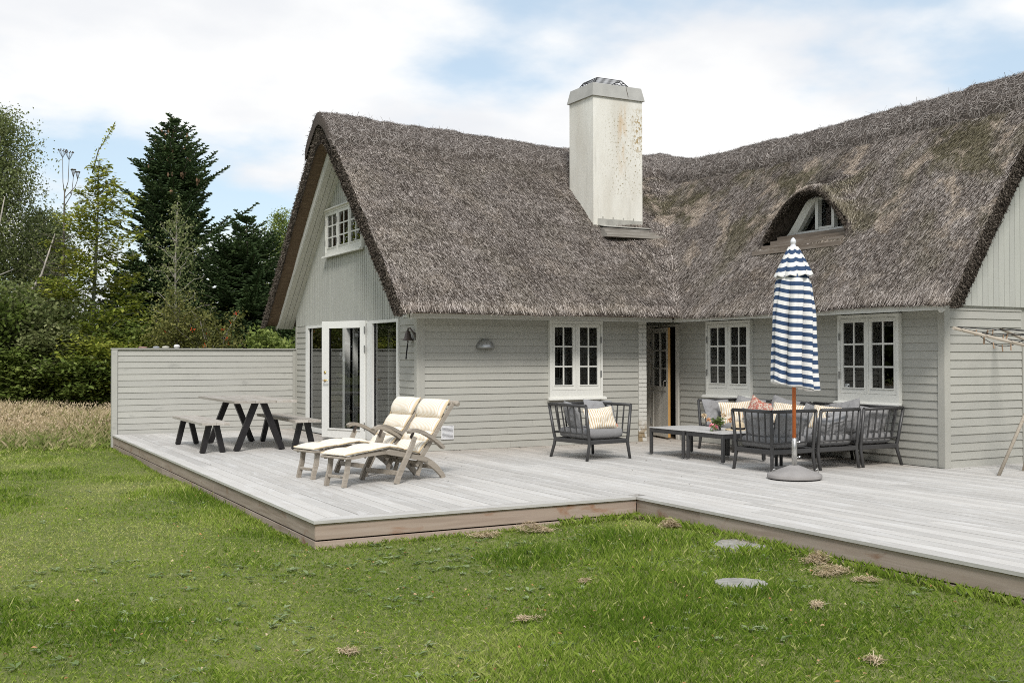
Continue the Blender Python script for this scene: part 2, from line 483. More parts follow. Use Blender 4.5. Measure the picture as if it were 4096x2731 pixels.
# ---- thatch, plaster, plants
def reed_mat(name, dark, mid, light, moss=True):
    n = Nodes(name, 0.85, 0.12)
    t = n.attr('tone')
    c = n.ramp(t, [(0.0, dark), (0.45, mid), (1.0, light)])
    if moss:
        p = n.pos('world')
        sx = n.n('ShaderNodeSeparateXYZ'); n.l(n.n('ShaderNodeNewGeometry').outputs['Position'], sx.inputs[0])
        isb = n.ramp(n.math('DIVIDE', n.math('SUBTRACT', sx.outputs[0], 8.0), 3.0), [(0.0, 0.22), (0.35, 1.0)])
        m1 = n.noise(p, 1.0, 5, 0.6, 0.4)
        c = n.mix(n.math('MULTIPLY', n.ramp(m1, [(0.46, 0.0), (0.60, 0.7)]), isb), c, n.mix(t, (0.05, 0.046, 0.018), (0.22, 0.195, 0.092)))
        m2 = n.noise(n.pos('world', (1, 1, 1), (4.2, 1.7, 8.8)), 1.9, 5, 0.62, 0.4)
        c = n.mix(n.math('MULTIPLY', n.ramp(m2, [(0.53, 0.0), (0.62, 0.92)]), isb), c, n.mix(t, (0.26, 0.205, 0.155), (0.76, 0.65, 0.54)))
    n.col(c)
    return n.m
MAT['reed'] = reed_mat('weathered_reed', (0.045, 0.035, 0.028), (0.225, 0.19, 0.165), (0.62, 0.56, 0.515))
MAT['reed_dark'] = reed_mat('dark_reed_ends', (0.026, 0.02, 0.015), (0.10, 0.083, 0.067), (0.25, 0.215, 0.18), False)
MAT['reed_ridge'] = reed_mat('grey_ridge_heather', (0.06, 0.05, 0.044), (0.23, 0.20, 0.18), (0.50, 0.46, 0.43), False)
MAT['reed_straw'] = reed_mat('pale_dry_straw', (0.26, 0.195, 0.11), (0.50, 0.395, 0.255), (0.68, 0.57, 0.41), False)
def thatch_base(name, a, b):
    n = Nodes(name, 0.95, 0.05)
    f = n.noise(n.pos('world'), 38.0, 4, 0.7)
    n.col(n.mix(n.ramp(f, [(0.35, 0.0), (0.65, 1.0)]), a, b)); n.bump(f, 0.8, 0.02)
    return n.m
MAT['thatch'] = thatch_base('thatch_core', (0.05, 0.042, 0.036), (0.125, 0.106, 0.093))
MAT['thatch_brown'] = wood('brown_reed_underside', (0.055, 0.036, 0.022), (0.13, 0.09, 0.058), (0.24, 0.175, 0.115), 0, 0.9, 5.0, None, 0.0)
def plaster():
    n = Nodes('weathered_chimney_plaster', 0.85, 0.15)
    g = n.n('ShaderNodeNewGeometry').outputs['Position']
    sx = n.n('ShaderNodeSeparateXYZ'); n.l(g, sx.inputs[0])
    big = n.noise(n.pos('world', (2.2, 2.2, 0.6)), 1.2, 6, 0.6)
    c = n.mix(n.ramp(big, [(0.35, 0.0), (0.7, 1.0)]), (0.64, 0.615, 0.545), (0.78, 0.77, 0.71))
    grey = n.noise(n.pos('world', (3.4, 3.4, 0.45), (2, 5, 1)), 1.4, 6, 0.6)
    c = n.mix(n.ramp(grey, [(0.54, 0.0), (0.74, 0.5)]), c, (0.34, 0.32, 0.27))
    def band(sock, lo, hi, soft):
        a = n.math('DIVIDE', n.math('SUBTRACT', sock, lo), soft, True)
        b = n.math('DIVIDE', n.math('SUBTRACT', hi, sock), soft, True)
        return n.math('MULTIPLY', a, b)
    w1 = n.noise(n.pos('world', (7, 7, 1.6)), 1.6, 5)
    ru = n.math('MULTIPLY', band(sx.outputs[0], 7.86, 8.12, 0.10), band(sx.outputs[2], 4.6, 6.2, 0.5))
    c = n.mix(n.math('MULTIPLY', ru, n.ramp(w1, [(0.46, 0.0), (0.66, 0.6)])), c, (0.55, 0.36, 0.17))
    sp = n.noise(n.pos('world', (1, 1, 1)), 26.0, 3, 0.6)
    reg = n.math('MULTIPLY', band(sx.outputs[0], 7.46, 8.9, 0.5), band(sx.outputs[2], 4.15, 6.05, 0.35))
    c = n.mix(n.math('MULTIPLY', reg, n.ramp(sp, [(0.585, 0.0), (0.64, 1.0)])), c, (0.27, 0.225, 0.125))
    sp2 = n.noise(n.pos('world', (1, 1, 0.8), (9, 9, 9)), 17.0, 4, 0.65)
    reg2 = n.math('MULTIPLY', band(sx.outputs[0], 8.16, 8.9, 0.16), band(sx.outputs[2], 5.0, 6.02, 0.3))
    c = n.mix(n.math('MULTIPLY', reg2, n.ramp(sp2, [(0.49, 0.0), (0.57, 0.9)])), c, (0.34, 0.235, 0.085))
    n.col(c); n.bump(n.noise(n.pos('world'), 30.0, 5), 0.3, 0.006)
    return n.m
MAT['plaster'] = plaster()
def brickpaint():
    n = Nodes('flaking_white_brick_paint', 0.75, 0.2)
    sx = n.n('ShaderNodeSeparateXYZ'); n.l(n.n('ShaderNodeNewGeometry').outputs['Position'], sx.inputs[0])
    w = n.noise(n.pos('world'), 7.0, 5, 0.65)
    low = n.ramp(sx.outputs[2], [(0.12, 1.0), (0.42, 0.0)])
    f = n.math('MULTIPLY', low, n.ramp(w, [(0.42, 0.0), (0.52, 1.0)]))
    n.col(n.mix(f, (0.60, 0.59, 0.545), (0.30, 0.23, 0.14)))
    return n.m
MAT['brick'] = brickpaint()
def leafmat(name, dark, mid, light, trans=0.35):
    n = Nodes(name, 0.6, 0.18)
    c = n.ramp(n.attr('tone'), [(0.0, dark), (0.5, mid), (1.0, light)])
    n.col(c)
    tr = n.n('ShaderNodeBsdfTranslucent'); n.l(c, tr.inputs[0])
    mx = n.n('ShaderNodeMixShader'); mx.inputs[0].default_value = trans
    n.l(n.b.outputs[0], mx.inputs[1]); n.l(tr.outputs[0], mx.inputs[2])
    n.l(mx.outputs[0], n.t.nodes['Material Output'].inputs[0])
    return n.m
MAT['birchleaf'] = leafmat('birch_leaf', (0.07, 0.10, 0.03), (0.19, 0.225, 0.085), (0.36, 0.37, 0.18))
MAT['beechleaf'] = leafmat('beech_leaf', (0.055, 0.095, 0.010), (0.22, 0.27, 0.038), (0.47, 0.46, 0.09))
MAT['bushleaf'] = leafmat('shrub_leaf', (0.045, 0.075, 0.015), (0.145, 0.20, 0.042), (0.30, 0.355, 0.10))
MAT['rowanleaf'] = leafmat('rowan_leaf', (0.075, 0.09, 0.022), (0.20, 0.205, 0.06), (0.36, 0.335, 0.115))
MAT['firneedle'] = leafmat('fir_needle', (0.022, 0.042, 0.017), (0.088, 0.138, 0.053), (0.20, 0.27, 0.105), 0.15)
MAT['bqleaf'] = leafmat('bouquet_leaf', (0.06, 0.10, 0.03), (0.14, 0.20, 0.06), (0.26, 0.30, 0.13))
MAT['woodleaf'] = leafmat('far_wood_leaf', (0.024, 0.038, 0.011), (0.06, 0.082, 0.024), (0.125, 0.15, 0.05))
MAT['fernleaf'] = leafmat('fern_leaf', (0.05, 0.075, 0.015), (0.10, 0.135, 0.03), (0.16, 0.19, 0.05))
MAT['grassblade'] = leafmat('lawn_grass', (0.09, 0.165, 0.013), (0.285, 0.385, 0.058), (0.55, 0.55, 0.22), 0.35)
MAT['meadow'] = leafmat('dry_meadow_grass', (0.22, 0.28, 0.07), (0.54, 0.45, 0.27), (0.78, 0.63, 0.46), 0.3)
MAT['weed'] = leafmat('weed_leaf', (0.08, 0.13, 0.04), (0.19, 0.26, 0.10), (0.33, 0.39, 0.21), 0.25)
MAT['fallen'] = leafmat('fallen_leaf', (0.20, 0.09, 0.035), (0.50, 0.27, 0.11), (0.64, 0.52, 0.33), 0.2)
MAT['bark_pale'] = simple('pale_bark', (0.36, 0.33, 0.29), 0.85, 0.1, var=0.4, scale=6)
MAT['bark'] = simple('grey_brown_bark', (0.13, 0.115, 0.095), 0.9, 0.1, var=0.35, scale=6)
MAT['bark_beech'] = simple('grey_beech_bark', (0.26, 0.26, 0.23), 0.85, 0.1, var=0.25, scale=5)
MAT['berry'] = simple('orange_red_berry', (0.65, 0.085, 0.02), 0.4, 0.4)
def groundmat():
    n = Nodes('lawn_soil_and_thatch', 0.95, 0.1)
    p = n.pos('world')
    a = n.noise(p, 0.9, 6, 0.6); b = n.noise(p, 14.0, 5, 0.7)
    c = n.mix(n.ramp(a, [(0.35, 0.0), (0.65, 1.0)]), (0.085, 0.12, 0.022), (0.155, 0.18, 0.05))
    c = n.mix(n.ramp(b, [(0.40, 0.0), (0.70, 0.7)]), c, (0.23, 0.215, 0.115))
    n.col(c); n.bump(b, 0.6, 0.02)
    return n.m
MAT['ground'] = groundmat()

# ================================================================== GROUND
XG, YA, XB, YB, YF = 3.518, 5.914, 8.443, 0.377, 12.06      # gable wall, long wall, side wall, right gable, fence
def lawn_z(x, y):
    x = np.asarray(x, float); y = np.asarray(y, float)
    r = np.clip((x-0.5)/3.0, 0, 1)*np.clip((2.0-y)/3.0, 0, 1)
    z = -0.268 + 0.05*r + 0.02*fbm(x*0.55, y*0.55, 0.0, 3, 2)
    m = np.clip((y-12.0)/6.0, 0, 1)*np.clip((1.0-x)/2.0, 0, 1)
    z = z + 0.10*m
    far = np.clip((np.hypot(x, y)-40)/60.0, 0, 1)
    return z*(1-far) - 0.3*far
xs = np.concatenate([[-400, -150, -60, -30, -18], np.arange(-12, 16.1, 0.4), [20, 30, 60, 150, 400]])
ys = np.concatenate([[-400, -150, -60, -30, -18], np.arange(-12, 24.1, 0.4), [30, 45, 80, 200, 400]])
GX, GY = np.meshgrid(xs, ys, indexing='ij')
V = np.stack([GX, GY, lawn_z(GX, GY)], -1).reshape(-1, 3)
nx, ny = GX.shape
i, j = np.meshgrid(np.arange(nx-1), np.arange(ny-1), indexing='ij')
q = (i*ny+j).ravel(); F = np.stack([q, q+ny, q+ny+1, q+1], 1)
tag(link('ground', np_mesh('ground', V, F, MAT['ground'], smooth=True)), kind='structure')

# ================================================================== DECK
deck_base = MB()
deck_base.box((0.05, 0.05, -0.60), (3.42, 12.0, -0.075)); deck_base.box((3.421, -9.4, -0.60), (11.9, 12.0, -0.076))
mdark = simple('dark_underdeck', (0.075, 0.058, 0.045), 0.95, 0.05)
deck = tag(deck_base.build('deck', mdark), kind='structure')
unit = {}
def unit_box(m, bev=0.0):
    k = (m.name, bev)
    if k not in unit: unit[k] = MB().box((0, 0, 0), (1, 1, 1)).mesh('plank', m)
    return unit[k]
PITCH = 0.1515
def plank(x0, x1, y0, y1, z0=-0.027, z1=0.0, m='deck', name='plank'):
    dz = random.uniform(-0.0012, 0.0012)
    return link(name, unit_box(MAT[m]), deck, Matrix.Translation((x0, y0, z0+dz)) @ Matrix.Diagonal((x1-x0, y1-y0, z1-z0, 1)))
def plank_row(x0, x1, y0, y1):
    y = y0; k = random.uniform(1.6, 4.2)
    while y < y1 - 0.01:
        e = min(y1, y + k)
        if y1 - e < 0.7: e = y1
        plank(x0+0.0028, x1-0.0028, y, e-0.004); y = e; k = random.uniform(3.0, 5.0)
x = 0.0; c = 0
while x < 11.6:
    if x < 3.388 - 0.03:
        x1 = min(x+PITCH, 3.388)
        if c == 0:      # mitred edge board
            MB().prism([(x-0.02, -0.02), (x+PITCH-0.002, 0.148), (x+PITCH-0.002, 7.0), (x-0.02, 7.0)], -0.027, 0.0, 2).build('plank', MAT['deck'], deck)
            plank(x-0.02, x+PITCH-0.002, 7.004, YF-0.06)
        else:
            plank_row(x, x1, 0.1515, YF-0.06 if x < XG else YA)
    else:
        x1 = x+PITCH
        yt = YA+0.02 if x < 7.72 else (6.95 if x1 < XB-0.03 else YB-0.02)
        if x < XB and x1 > XB: x1 = x1
        y0 = -9.3
        if c >= 0 and x < 3.40: plank(x+0.0, x1-0.0022, -9.3, -4.6); plank(x, x1-0.0022, -4.597, 0.0); plank_row(x, x1, 0.1515, yt)
        else: plank_row(x, x1, y0, yt)
    x = x1; c += 1
MB().prism([(-0.02, -0.0215), (PITCH, 0.1485), (3.385, 0.1485), (3.385, -0.0215)], -0.0272, -0.0002, 2).build('border_plank', MAT['deck_x'], deck)
# skirt boards: two high, a dark gap between
def skirt(p, q, m, n0):
    """vertical facing boards from p to q (x,y) with the outer face on that line"""
    (x0, y0), (x1, y1) = p, q; L = math.hypot(x1-x0, y1-y0); d = 0.0
    while d < L-0.01:
        e = min(L, d+random.uniform(3.2, 4.4))
        if L-e < 0.6: e = L
        for za, zb in ((-0.172, -0.029), (-0.33, -0.186)):
            a = (x0+(x1-x0)*d/L, y0+(y1-y0)*d/L); b = (x0+(x1-x0)*(e-0.003)/L, y0+(y1-y0)*(e-0.003)/L)
            if y0 == y1: lo, hi = (a[0], a[1], za), (b[0], a[1]+0.028, zb)
            else: lo, hi = (a[0], min(a[1], b[1]), za), (a[0]+0.028, max(a[1], b[1]), zb)
            MB().box(lo, hi, bev=0.002).build('skirt_board', MAT[m], deck)
        d = e
skirt((0.0, 0.0), (3.405, 0.0), 'skirt', 0)
skirt((0.0, 0.0285), (0.0, YF-0.03), 'skirt_y', 1)
skirt((3.406, -9.3), (3.406, -0.0005), 'skirt_y', 2)

# ================================================================== HOUSE
house = empty('thatched_house', 'L-shaped grey timber house with a thatched roof and a white chimney', 'house', (7.5, 6.0, 0.0))
CLAP = 0.107
def clap_mesh(m):
    k = ('clap', m.name)
    if k not in unit:
        p = CLAP
        unit[k] = MB().prism([(-0.027, 0.0), (-0.0105, p+0.012), (-0.002, p+0.012), (-0.013, 0.0)], 0.0, 1.0, 0).mesh('clapboard', m)
    return unit[k]
def frame_of(origin, U, Nout):
    """matrix: local x along the wall, local -y outwards, z up"""
    U = Vector(U); Y = -Vector(Nout)
    return Matrix(((U.x, Y.x, 0, origin[0]), (U.y, Y.y, 0, origin[1]), (0, 0, 1, origin[2]), (0, 0, 0, 1)))
def clap_rows(parent, origin, U, Nout, spans, z0, z1, m='wall', pitch=CLAP):
    """spans(za, zb) -> list of (u0,u1) free pieces for that row"""
    k = 0
    while z0 + k*pitch < z1 - 0.02:
        za = z0+k*pitch
        pieces = []
        for (a, b) in spans(za+0.01, za+pitch-0.01):
            if b-a > 2.6 and random.random() < 0.6:
                s_ = a+(b-a)*random.uniform(0.25, 0.75); pieces += [(a, s_-0.0012), (s_+0.0012, b)]
            else: pieces.append((a, b))
        for (a, b) in pieces:
            # long runs carry butt joints, as the real ones do
            M = frame_of(origin, U, Nout) @ Matrix.Translation((a, random.uniform(-0.0012, 0.0012), za)) @ Matrix.Diagonal((b-a, 1, 1, 1))
            link('clapboard', clap_mesh(MAT[m]), parent, M)
        k += 1
def spans_with_holes(u0, u1, holes):
    def f(za, zb):
        out = [(u0, u1)]
        for (a, b, c, d) in holes:
            if zb > c and za < d:
                nx_ = []
                for (p, q) in out:
                    if b <= p or a >= q: nx_.append((p, q)); continue
                    if a - p > 0.02: nx_.append((p, a))
                    if q - b > 0.02: nx_.append((b, q))
                out = nx_
        return out
    return f
def sheet_with_holes(mb, O, U, u0, u1, z0, z1, holes, t=0.06):
    """backing wall of thickness t with rectangular openings; lies behind the plane through O"""
    us = sorted({u0, u1, *[h[0] for h in holes], *[h[1] for h in holes]})
    for a, b in zip(us[:-1], us[1:]):
        segs = [(z0, z1)]
        for h in holes:
            if h[0] < b-1e-6 and h[1] > a+1e-6:
                s2 = []
                for (p, q) in segs:
                    if h[2] > p: s2.append((p, min(q, h[2])))
                    if h[3] < q: s2.append((max(p, h[3]), q))
                segs = s2
        for (p, q) in segs:
            mb.box((a, 0.0, p), (b, t, q), O)

# --- window builder (local: x along wall, -y outwards, z up from the frame's bottom)
UM = {}
def ub(m):
    if m not in UM: UM[m] = MB().box((0, 0, 0), (1, 1, 1), bev=0.0).mesh('trim', MAT[m])
    return UM[m]
def wbox(name, parent, M, a, b, m):
    return link(name, ub(m), parent, M @ Matrix.Translation(a) @ Matrix.Diagonal((b[0]-a[0], b[1]-a[1], b[2]-a[2], 1)))
def window(name, O, U, Nout, w, h, nsash, proud=0.085, hinge_sides=(), sill=True, rows=3, paint_='white', label=None, casing=0.062, head=False, sillh=0.12):
    M = frame_of(O, U, Nout)
    fr = MB()
    cz = casing
    fr.box((0, -proud, sillh), (cz*0.62, 0.05, h)); fr.box((w-cz*0.62, -proud, sillh), (w, 0.05, h))
    fr.box((cz*0.62, -proud, h-cz*0.75), (w-cz*0.62, 0.05, h)); fr.box((0, -proud, 0), (w, 0.05, sillh))
    win = fr.build(name, MAT[paint_], house, M)
    if label: win['label'] = label
    if sill:
        s_ = MB(); s_.prism([(-proud-0.055, -0.035), (-proud-0.05, -0.005), (-proud+0.005, 0.012), (-proud+0.005, -0.035)], -0.045, w+0.045, 0)
        s_.build('sill', MAT[paint_], win, M)
    if head:
        h_ = MB(); h_.prism([(-proud-0.045, h+0.0), (-proud-0.04, h+0.018), (0.0, h+0.055), (0.0, h+0.002)], -0.03, w+0.03, 0)
        h_.build('head_board', MAT[paint_], win, M)
    iw = w - 2*cz*0.62; mull = 0.022; sw = (iw - mull*(nsash-1))/nsash
    z0 = sillh+0.004; z1 = h-cz*0.75-0.004
    for k in range(nsash):
        a = cz*0.62 + k*(sw+mull) + 0.003; b = a + sw - 0.006
        st = 0.056; yo = -proud+0.014; yi = -proud+0.05
        sf = MB()
        sf.box((a, yo, z0), (a+st, yi, z1)); sf.box((b-st, yo, z0), (b, yi, z1))
        sf.box((a+st, yo, z1-st), (b-st, yi, z1)); sf.box((a+st, yo, z0), (b-st, yi, z0+st+0.012))
        sf.box((a+st-0.012, yo-0.012, z0+st+0.010), (b-st+0.012, yo, z0+st+0.026))
        sf.build('sash_frame', MAT[paint_], win, M)
        if k < nsash-1: wbox('mullion', win, M, (b+0.003, -proud+0.006, sillh), (b+0.003+mull, -proud+0.04, h-cz*0.75), paint_)
        ga, gb, gz0, gz1 = a+st, b-st, z0+st+0.012, z1-st
        mt = 0.024; yg = -proud+0.032
        um = (ga+gb)/2
        wbox('muntin', win, M, (um-mt/2, yo+0.006, gz0), (um+mt/2, yi-0.004, gz1), paint_)
        ph = (gz1-gz0-(rows-1)*mt)/rows
        for r in range(rows):
            za = gz0 + r*(ph+mt)
            if r < rows-1:
                wbox('muntin', win, M, (ga, yo+0.0075, za+ph), (um-mt/2, yi-0.005, za+ph+mt), paint_); wbox('muntin', win, M, (um+mt/2, yo+0.0075, za+ph), (gb, yi-0.005, za+ph+mt), paint_)
            for (p, q) in ((ga, um-mt/2), (um+mt/2, gb)):
                link('pane', pane_mesh(), win, M @ Matrix.Translation((p, yg, za)) @ Matrix.Rotation(random.uniform(-0.004, 0.004), 4, 'Z') @ Matrix.Diagonal((q-p, 1, ph, 1)))
    for (u, ) in hinge_sides:
        for zf in (0.24, 0.76):
            wbox('hinge', win, M, (u-0.012, -proud-0.012, z0+(z1-z0)*zf-0.05), (u+0.012, -proud+0.0, z0+(z1-z0)*zf+0.05), 'hinge')
    return win
def pane_mesh():
    if 'pane' not in UM: UM['pane'] = MB().add([(0,0,0),(1,0,0),(1,0,1),(0,0,1)], [(0,1,2,3)]).mesh('pane', MAT['glass'])
    return UM['pane']

WTOP = 2.03
# long wall (faces -y)
WA = (5.79, 6.80, 0.772, 2.016)
OA = (0, YA, 0); MA = frame_of(OA, (1,0,0), (0,-1,0))
wa = MB(); sheet_with_holes(wa, MA, None, XG+0.02, 7.55, -0.05, 2.20, [(WA[0]+0.03, WA[1]-0.03, WA[2]+0.05, WA[3]-0.03)])
wall_a = wa.build('wall', MAT['wall'], house)
clap_rows(wall_a, OA, (1,0,0), (0,-1,0), spans_with_holes(XG+0.10, 7.549, [(WA[0], WA[1], WA[2]-0.03, WA[3])]), 0.004, WTOP)
window('window', (WA[0], YA, WA[2]), (1,0,0), (0,-1,0), WA[1]-WA[0], WA[3]-WA[2], 2, hinge_sides=((0.972,),))
wbox('corner_board', wall_a, MA, (XG-0.03, -0.034, 0.003), (XG+0.098, -0.001, 2.06), 'wall')
# side wall (faces -x): local u runs towards -y
OB = (XB, 5.93, 0); UB = (0,-1,0); NB = (-1,0,0); MBm = frame_of(OB, UB, NB)
def ub_(y): return 5.93 - y
HB = [(ub_(5.103), ub_(4.003), 0.795, 2.009), (ub_(2.137), ub_(1.0395), 0.795, 2.009)]
wb = MB(); sheet_with_holes(wb, MBm, None, 0.0, 5.93-YB-0.02, -0.05, 2.20, [(a+0.03, b-0.03, c+0.05, d-0.03) for a, b, c, d in HB])
wall_b = wb.build('wall', MAT['wall'], house)
clap_rows(wall_b, OB, UB, NB, spans_with_holes(0.06, 5.93-YB-0.07, [(a, b, c-0.03, d) for a, b, c, d in HB]), 0.004, WTOP)
for (a, b, c_, d) in HB:
    window('window', (XB, 5.93-a, c_), UB, NB, b-a, d-c_, 2, hinge_sides=((0.035,),))
wbox('corner_board', wall_b, MBm, (5.93-YB-0.068, -0.036, 0.003), (5.93-YB+0.032, -0.001, 2.07), 'wall')
# right gable wall (faces -y)
OR = (0, YB, 0); MR = frame_of(OR, (1,0,0), (0,-1,0))
wr = MB(); wr.box((XB+0.03, 0.0, -0.05), (12.3, 0.06, 2.2), MR)
wall_r = wr.build('wall', MAT['wall'], house)
clap_rows(wall_r, OR, (1,0,0), (0,-1,0), spans_with_holes(XB+0.075, 9.93, []), -0.006, 2.07)
clap_rows(wall_r, (0, YB+0.02, 0), (1,0,0), (0,-1,0), spans_with_holes(9.985, 12.3, []), -0.006, 1.62)
wbox('corner_board', wall_r, MR, (XB-0.031, -0.034, 0.003), (XB+0.073, -0.001, 2.07), 'wall')
wbox('corner_board', wall_r, MR, (9.932, -0.036, 0.003), (9.983, -0.001, 1.62), 'wall')
wbox('corner_board', wall_r, MR, (9.932, -0.050, 1.60), (12.3, -0.0, 1.62), 'wall')

# recessed doorway in the inner corner
brk = MB(); brk.box((7.555, YA-0.035, -0.03), (7.705, 6.9, 2.05))
pier = brk.build('brick_pier', MAT['brick'], house)
kk = 0; z = 0.0
while z < 2.02:
    xs_ = [(7.551, 7.709)] if kk % 2 == 0 else [(7.551, 7.628), (7.634, 7.709)]
    for (a, b) in xs_:
        MB().box((a+random.uniform(0, .003), YA-0.047+random.uniform(-.003, .003), z+0.003), (b, YA-0.0355, min(z+0.0665, 2.045)), bev=0.003).build('brick', MAT['brick'], pier)
    z += 0.0705; kk += 1
rec = MB(); rec.box((7.7055, 6.93, -0.05), (XB+0.3, 6.99, 2.2)); rec.box((XB+0.002, 6.86, -0.05), (XB+0.06, 6.929, 2.2)); rec.box((XB+0.002, 5.9305, 2.0), (XB+0.06, 6.859, 2.2))
rec.build('recess_wall', MAT['wall'], house)
dm = MB()
dm.box((XB-0.03, 6.72, 0.0), (XB+0.06, 6.855, 1.995)); dm.box((XB-0.03, 5.932, 0.0), (XB+0.06, 6.0, 1.995)); dm.box((XB-0.032, 6.0, 1.955), (XB+0.06, 6.72, 1.994))
door_b = dm.build('side_door', MAT['dim_white'], house)
door_b['label'] = 'narrow half-glazed door standing ajar in the inner corner'
DL = Matrix.Translation((XB-0.035, 6.705, 0.035)) @ Matrix.Rotation(rad(-13), 4, 'Z') @ Matrix.Rotation(rad(-90), 4, 'Z')    # local x from hinge to latch, -y outwards
dw, dh = 0.735, 1.90
lf = MB()
lf.box((0, -0.0, 0), (0.085, 0.045, dh), DL); lf.box((dw-0.085, 0, 0), (dw-0.004, 0.045, dh), DL)
lf.box((0.085, 0, dh-0.085), (dw-0.085, 0.045, dh), DL); lf.box((0.085, 0, 0), (dw-0.085, 0.045, 0.12), DL); lf.box((0.085, 0.0, 0.80), (dw-0.085, 0.045, 0.88), DL)
leaf = lf.build('door_leaf', MAT['dim_white'], door_b)
# (sub-parts of the door stay on its second level)
for r in range(3):
    pz = 0.88 + r*0.312
    for cc in range(2):
        px = 0.085 + cc*0.2825
        link('pane', pane_mesh(), door_b, DL @ Matrix.Translation((px+0.004, 0.02, pz+0.004)) @ Matrix.Diagonal((0.274, 1, 0.30, 1)))
MB().box((0.3565, -0.002, 0.88), (0.3785, 0.04, dh-0.085), DL).build('muntin', MAT['dim_white'], door_b)
for r in (1, 2):
    MB().box((0.085, -0.0015, 0.868+r*0.312), (0.356, 0.039, 0.89+r*0.312), DL).build('muntin', MAT['dim_white'], door_b)
    MB().box((0.379, -0.0015, 0.868+r*0.312), (dw-0.085, 0.039, 0.89+r*0.312), DL).build('muntin', MAT['dim_white'], door_b)
for k in range(11):
    a = 0.087 + k*0.0511
    MB().box((a, 0.008, 0.12), (a+0.046, 0.036, 0.80), DL, 0.003).build('panel_board', MAT['dim_white'], door_b)
MB().box((dw-0.0035, 0.001, 0.0), (dw, 0.044, dh), DL).build('latch_edge', MAT['warmwood'], door_b)
hb = MB(); hb.tube([(dw-0.05, -0.0, 0.98), (dw-0.05, -0.045, 0.98), (dw-0.075, -0.05, 0.975), (dw-0.08, -0.05, 0.86)], 0.009, 6, True, DL)
hb.build('handle', MAT['steel'], door_b)
for zz_ in (0.25, 0.95, 1.62):
    MB().box((-0.025, -0.012, zz_-0.055), (0.012, -0.001, zz_+0.055), DL).build('hinge', MAT['hinge'], door_b)

MAT['groove'] = simple('dark_groove_board', (0.07, 0.07, 0.062), 0.8, 0.1)
# --- gable over the garden doors (faces -x): local u runs from the fence corner towards the near corner (-y)
OG = (XG, YF, 0); UG = (0,-1,0); NG = (-1,0,0); MG = frame_of(OG, UG, NG)
GW = YF - YA                       # width of the gable
def gu(y): return YF - y
GC = gu(8.95)
GWIN = (gu(10.10), gu(8.17), 3.30, 4.135)
def rise(u): return 5.185 - 0.93*abs(u-GC)        # top of the boards under the soffit
gbk = MB()
gbk.prism([(0.0, 2.0), (GWIN[0]+.03, 2.0), (GWIN[0]+.03, rise(GWIN[0]+.03)), (0.0, 2.08)], 0.0, 0.05, 1, MG)
gbk.prism([(GWIN[1]-.03, 2.0), (GW, 2.0), (GW, 2.08), (GWIN[1]-.03, rise(GWIN[1]-.03))], 0.0, 0.05, 1, MG)
gbk.prism([(GWIN[0]+.03, 2.0), (GWIN[1]-.03, 2.0), (GWIN[1]-.03, GWIN[2]+.03), (GWIN[0]+.03, GWIN[2]+.03)], 0.0, 0.05, 1, MG)
gbk.prism([(GWIN[0]+.03, GWIN[3]-.03), (GWIN[1]-.03, GWIN[3]-.03), (GWIN[1]-.03, rise(GWIN[1]-.03)), (GC, 5.185), (GWIN[0]+.03, rise(GWIN[0]+.03))], 0.0, 0.05, 1, MG)
gable = gbk.build('gable', MAT['groove'], house)
u = -0.02; BW = 0.1035
while u < GW:
    a, b = u+0.009, min(u+BW-0.009, GW+0.03)
    segs = [(2.045+random.uniform(-.004, .004), None)]
    if b > GWIN[0]+0.005 and a < GWIN[1]-0.005:
        ca = max(a, 0)
        segs = [(segs[0][0], GWIN[2]-0.004), (GWIN[3]+0.004, None)]
    for (z0, z1) in segs:
        za = rise(a) if z1 is None else z1; zb = rise(b) if z1 is None else z1
        pts_ = [(a, z0), (b, z0), (b, max(zb, z0+.01))]
        if z1 is None and a < GC < b: pts_.append((GC, 5.185))
        pts_.append((a, max(za, z0+.01)))
        MB().prism(pts_, -0.022, -0.001, 1, MG).build('gable_board', MAT['gable'], gable)
    u += BW
window('gable_window', (XG, YF-GWIN[0], GWIN[2]), UG, NG, GWIN[1]-GWIN[0], GWIN[3]-GWIN[2], 3, proud=0.07, hinge_sides=((0.02,), (0.655,)), paint_='white', head=True, sillh=0.06, casing=0.05)
# ground floor of the gable: clapboard strips, glazing, door
gw = MB(); sheet_with_holes(gw, MG, None, 0.0, GW, -0.05, 2.0, [(gu(11.28), gu(6.60), -0.06, 2.01)])
wall_g = gw.build('wall', MAT['wall'], house)
clap_rows(wall_g, OG, UG, NG, spans_with_holes(0.075, gu(11.34), []), 0.004, 2.03)
clap_rows(wall_g, OG, UG, NG, spans_with_holes(gu(6.59), GW-0.062, []), 0.004, 2.03)
wbox('corner_board', wall_g, MG, (0.0, -0.034, 0.003), (0.073, -0.001, 2.043), 'wall')
wbox('corner_board', wall_g, MG, (GW-0.06, -0.0355, 0.003), (GW+0.0355, -0.001, 2.043), 'wall')
glz = MB()
for (y1, y0) in ((11.34, 11.20), (9.18, 9.06), (7.97, 7.72), (6.66, 6.592)):
    glz.box((gu(y1), -0.05, 0.0), (gu(y0), 0.05, 2.04), MG)
for (y1, y0, z0, z1) in ((11.20, 9.18, 1.99, 2.04), (7.72, 6.66, 1.99, 2.04), (9.06, 7.97, 2.0, 2.04), (11.20, 9.18, 0.0, 0.085), (7.72, 6.66, 0.0, 0.085), (9.06, 7.97, 0.0, 0.03)):
    glz.box((gu(y1), -0.049, z0), (gu(y0), 0.049, z1), MG)
glazing = glz.build('door_frame', MAT['white_bright'], house)
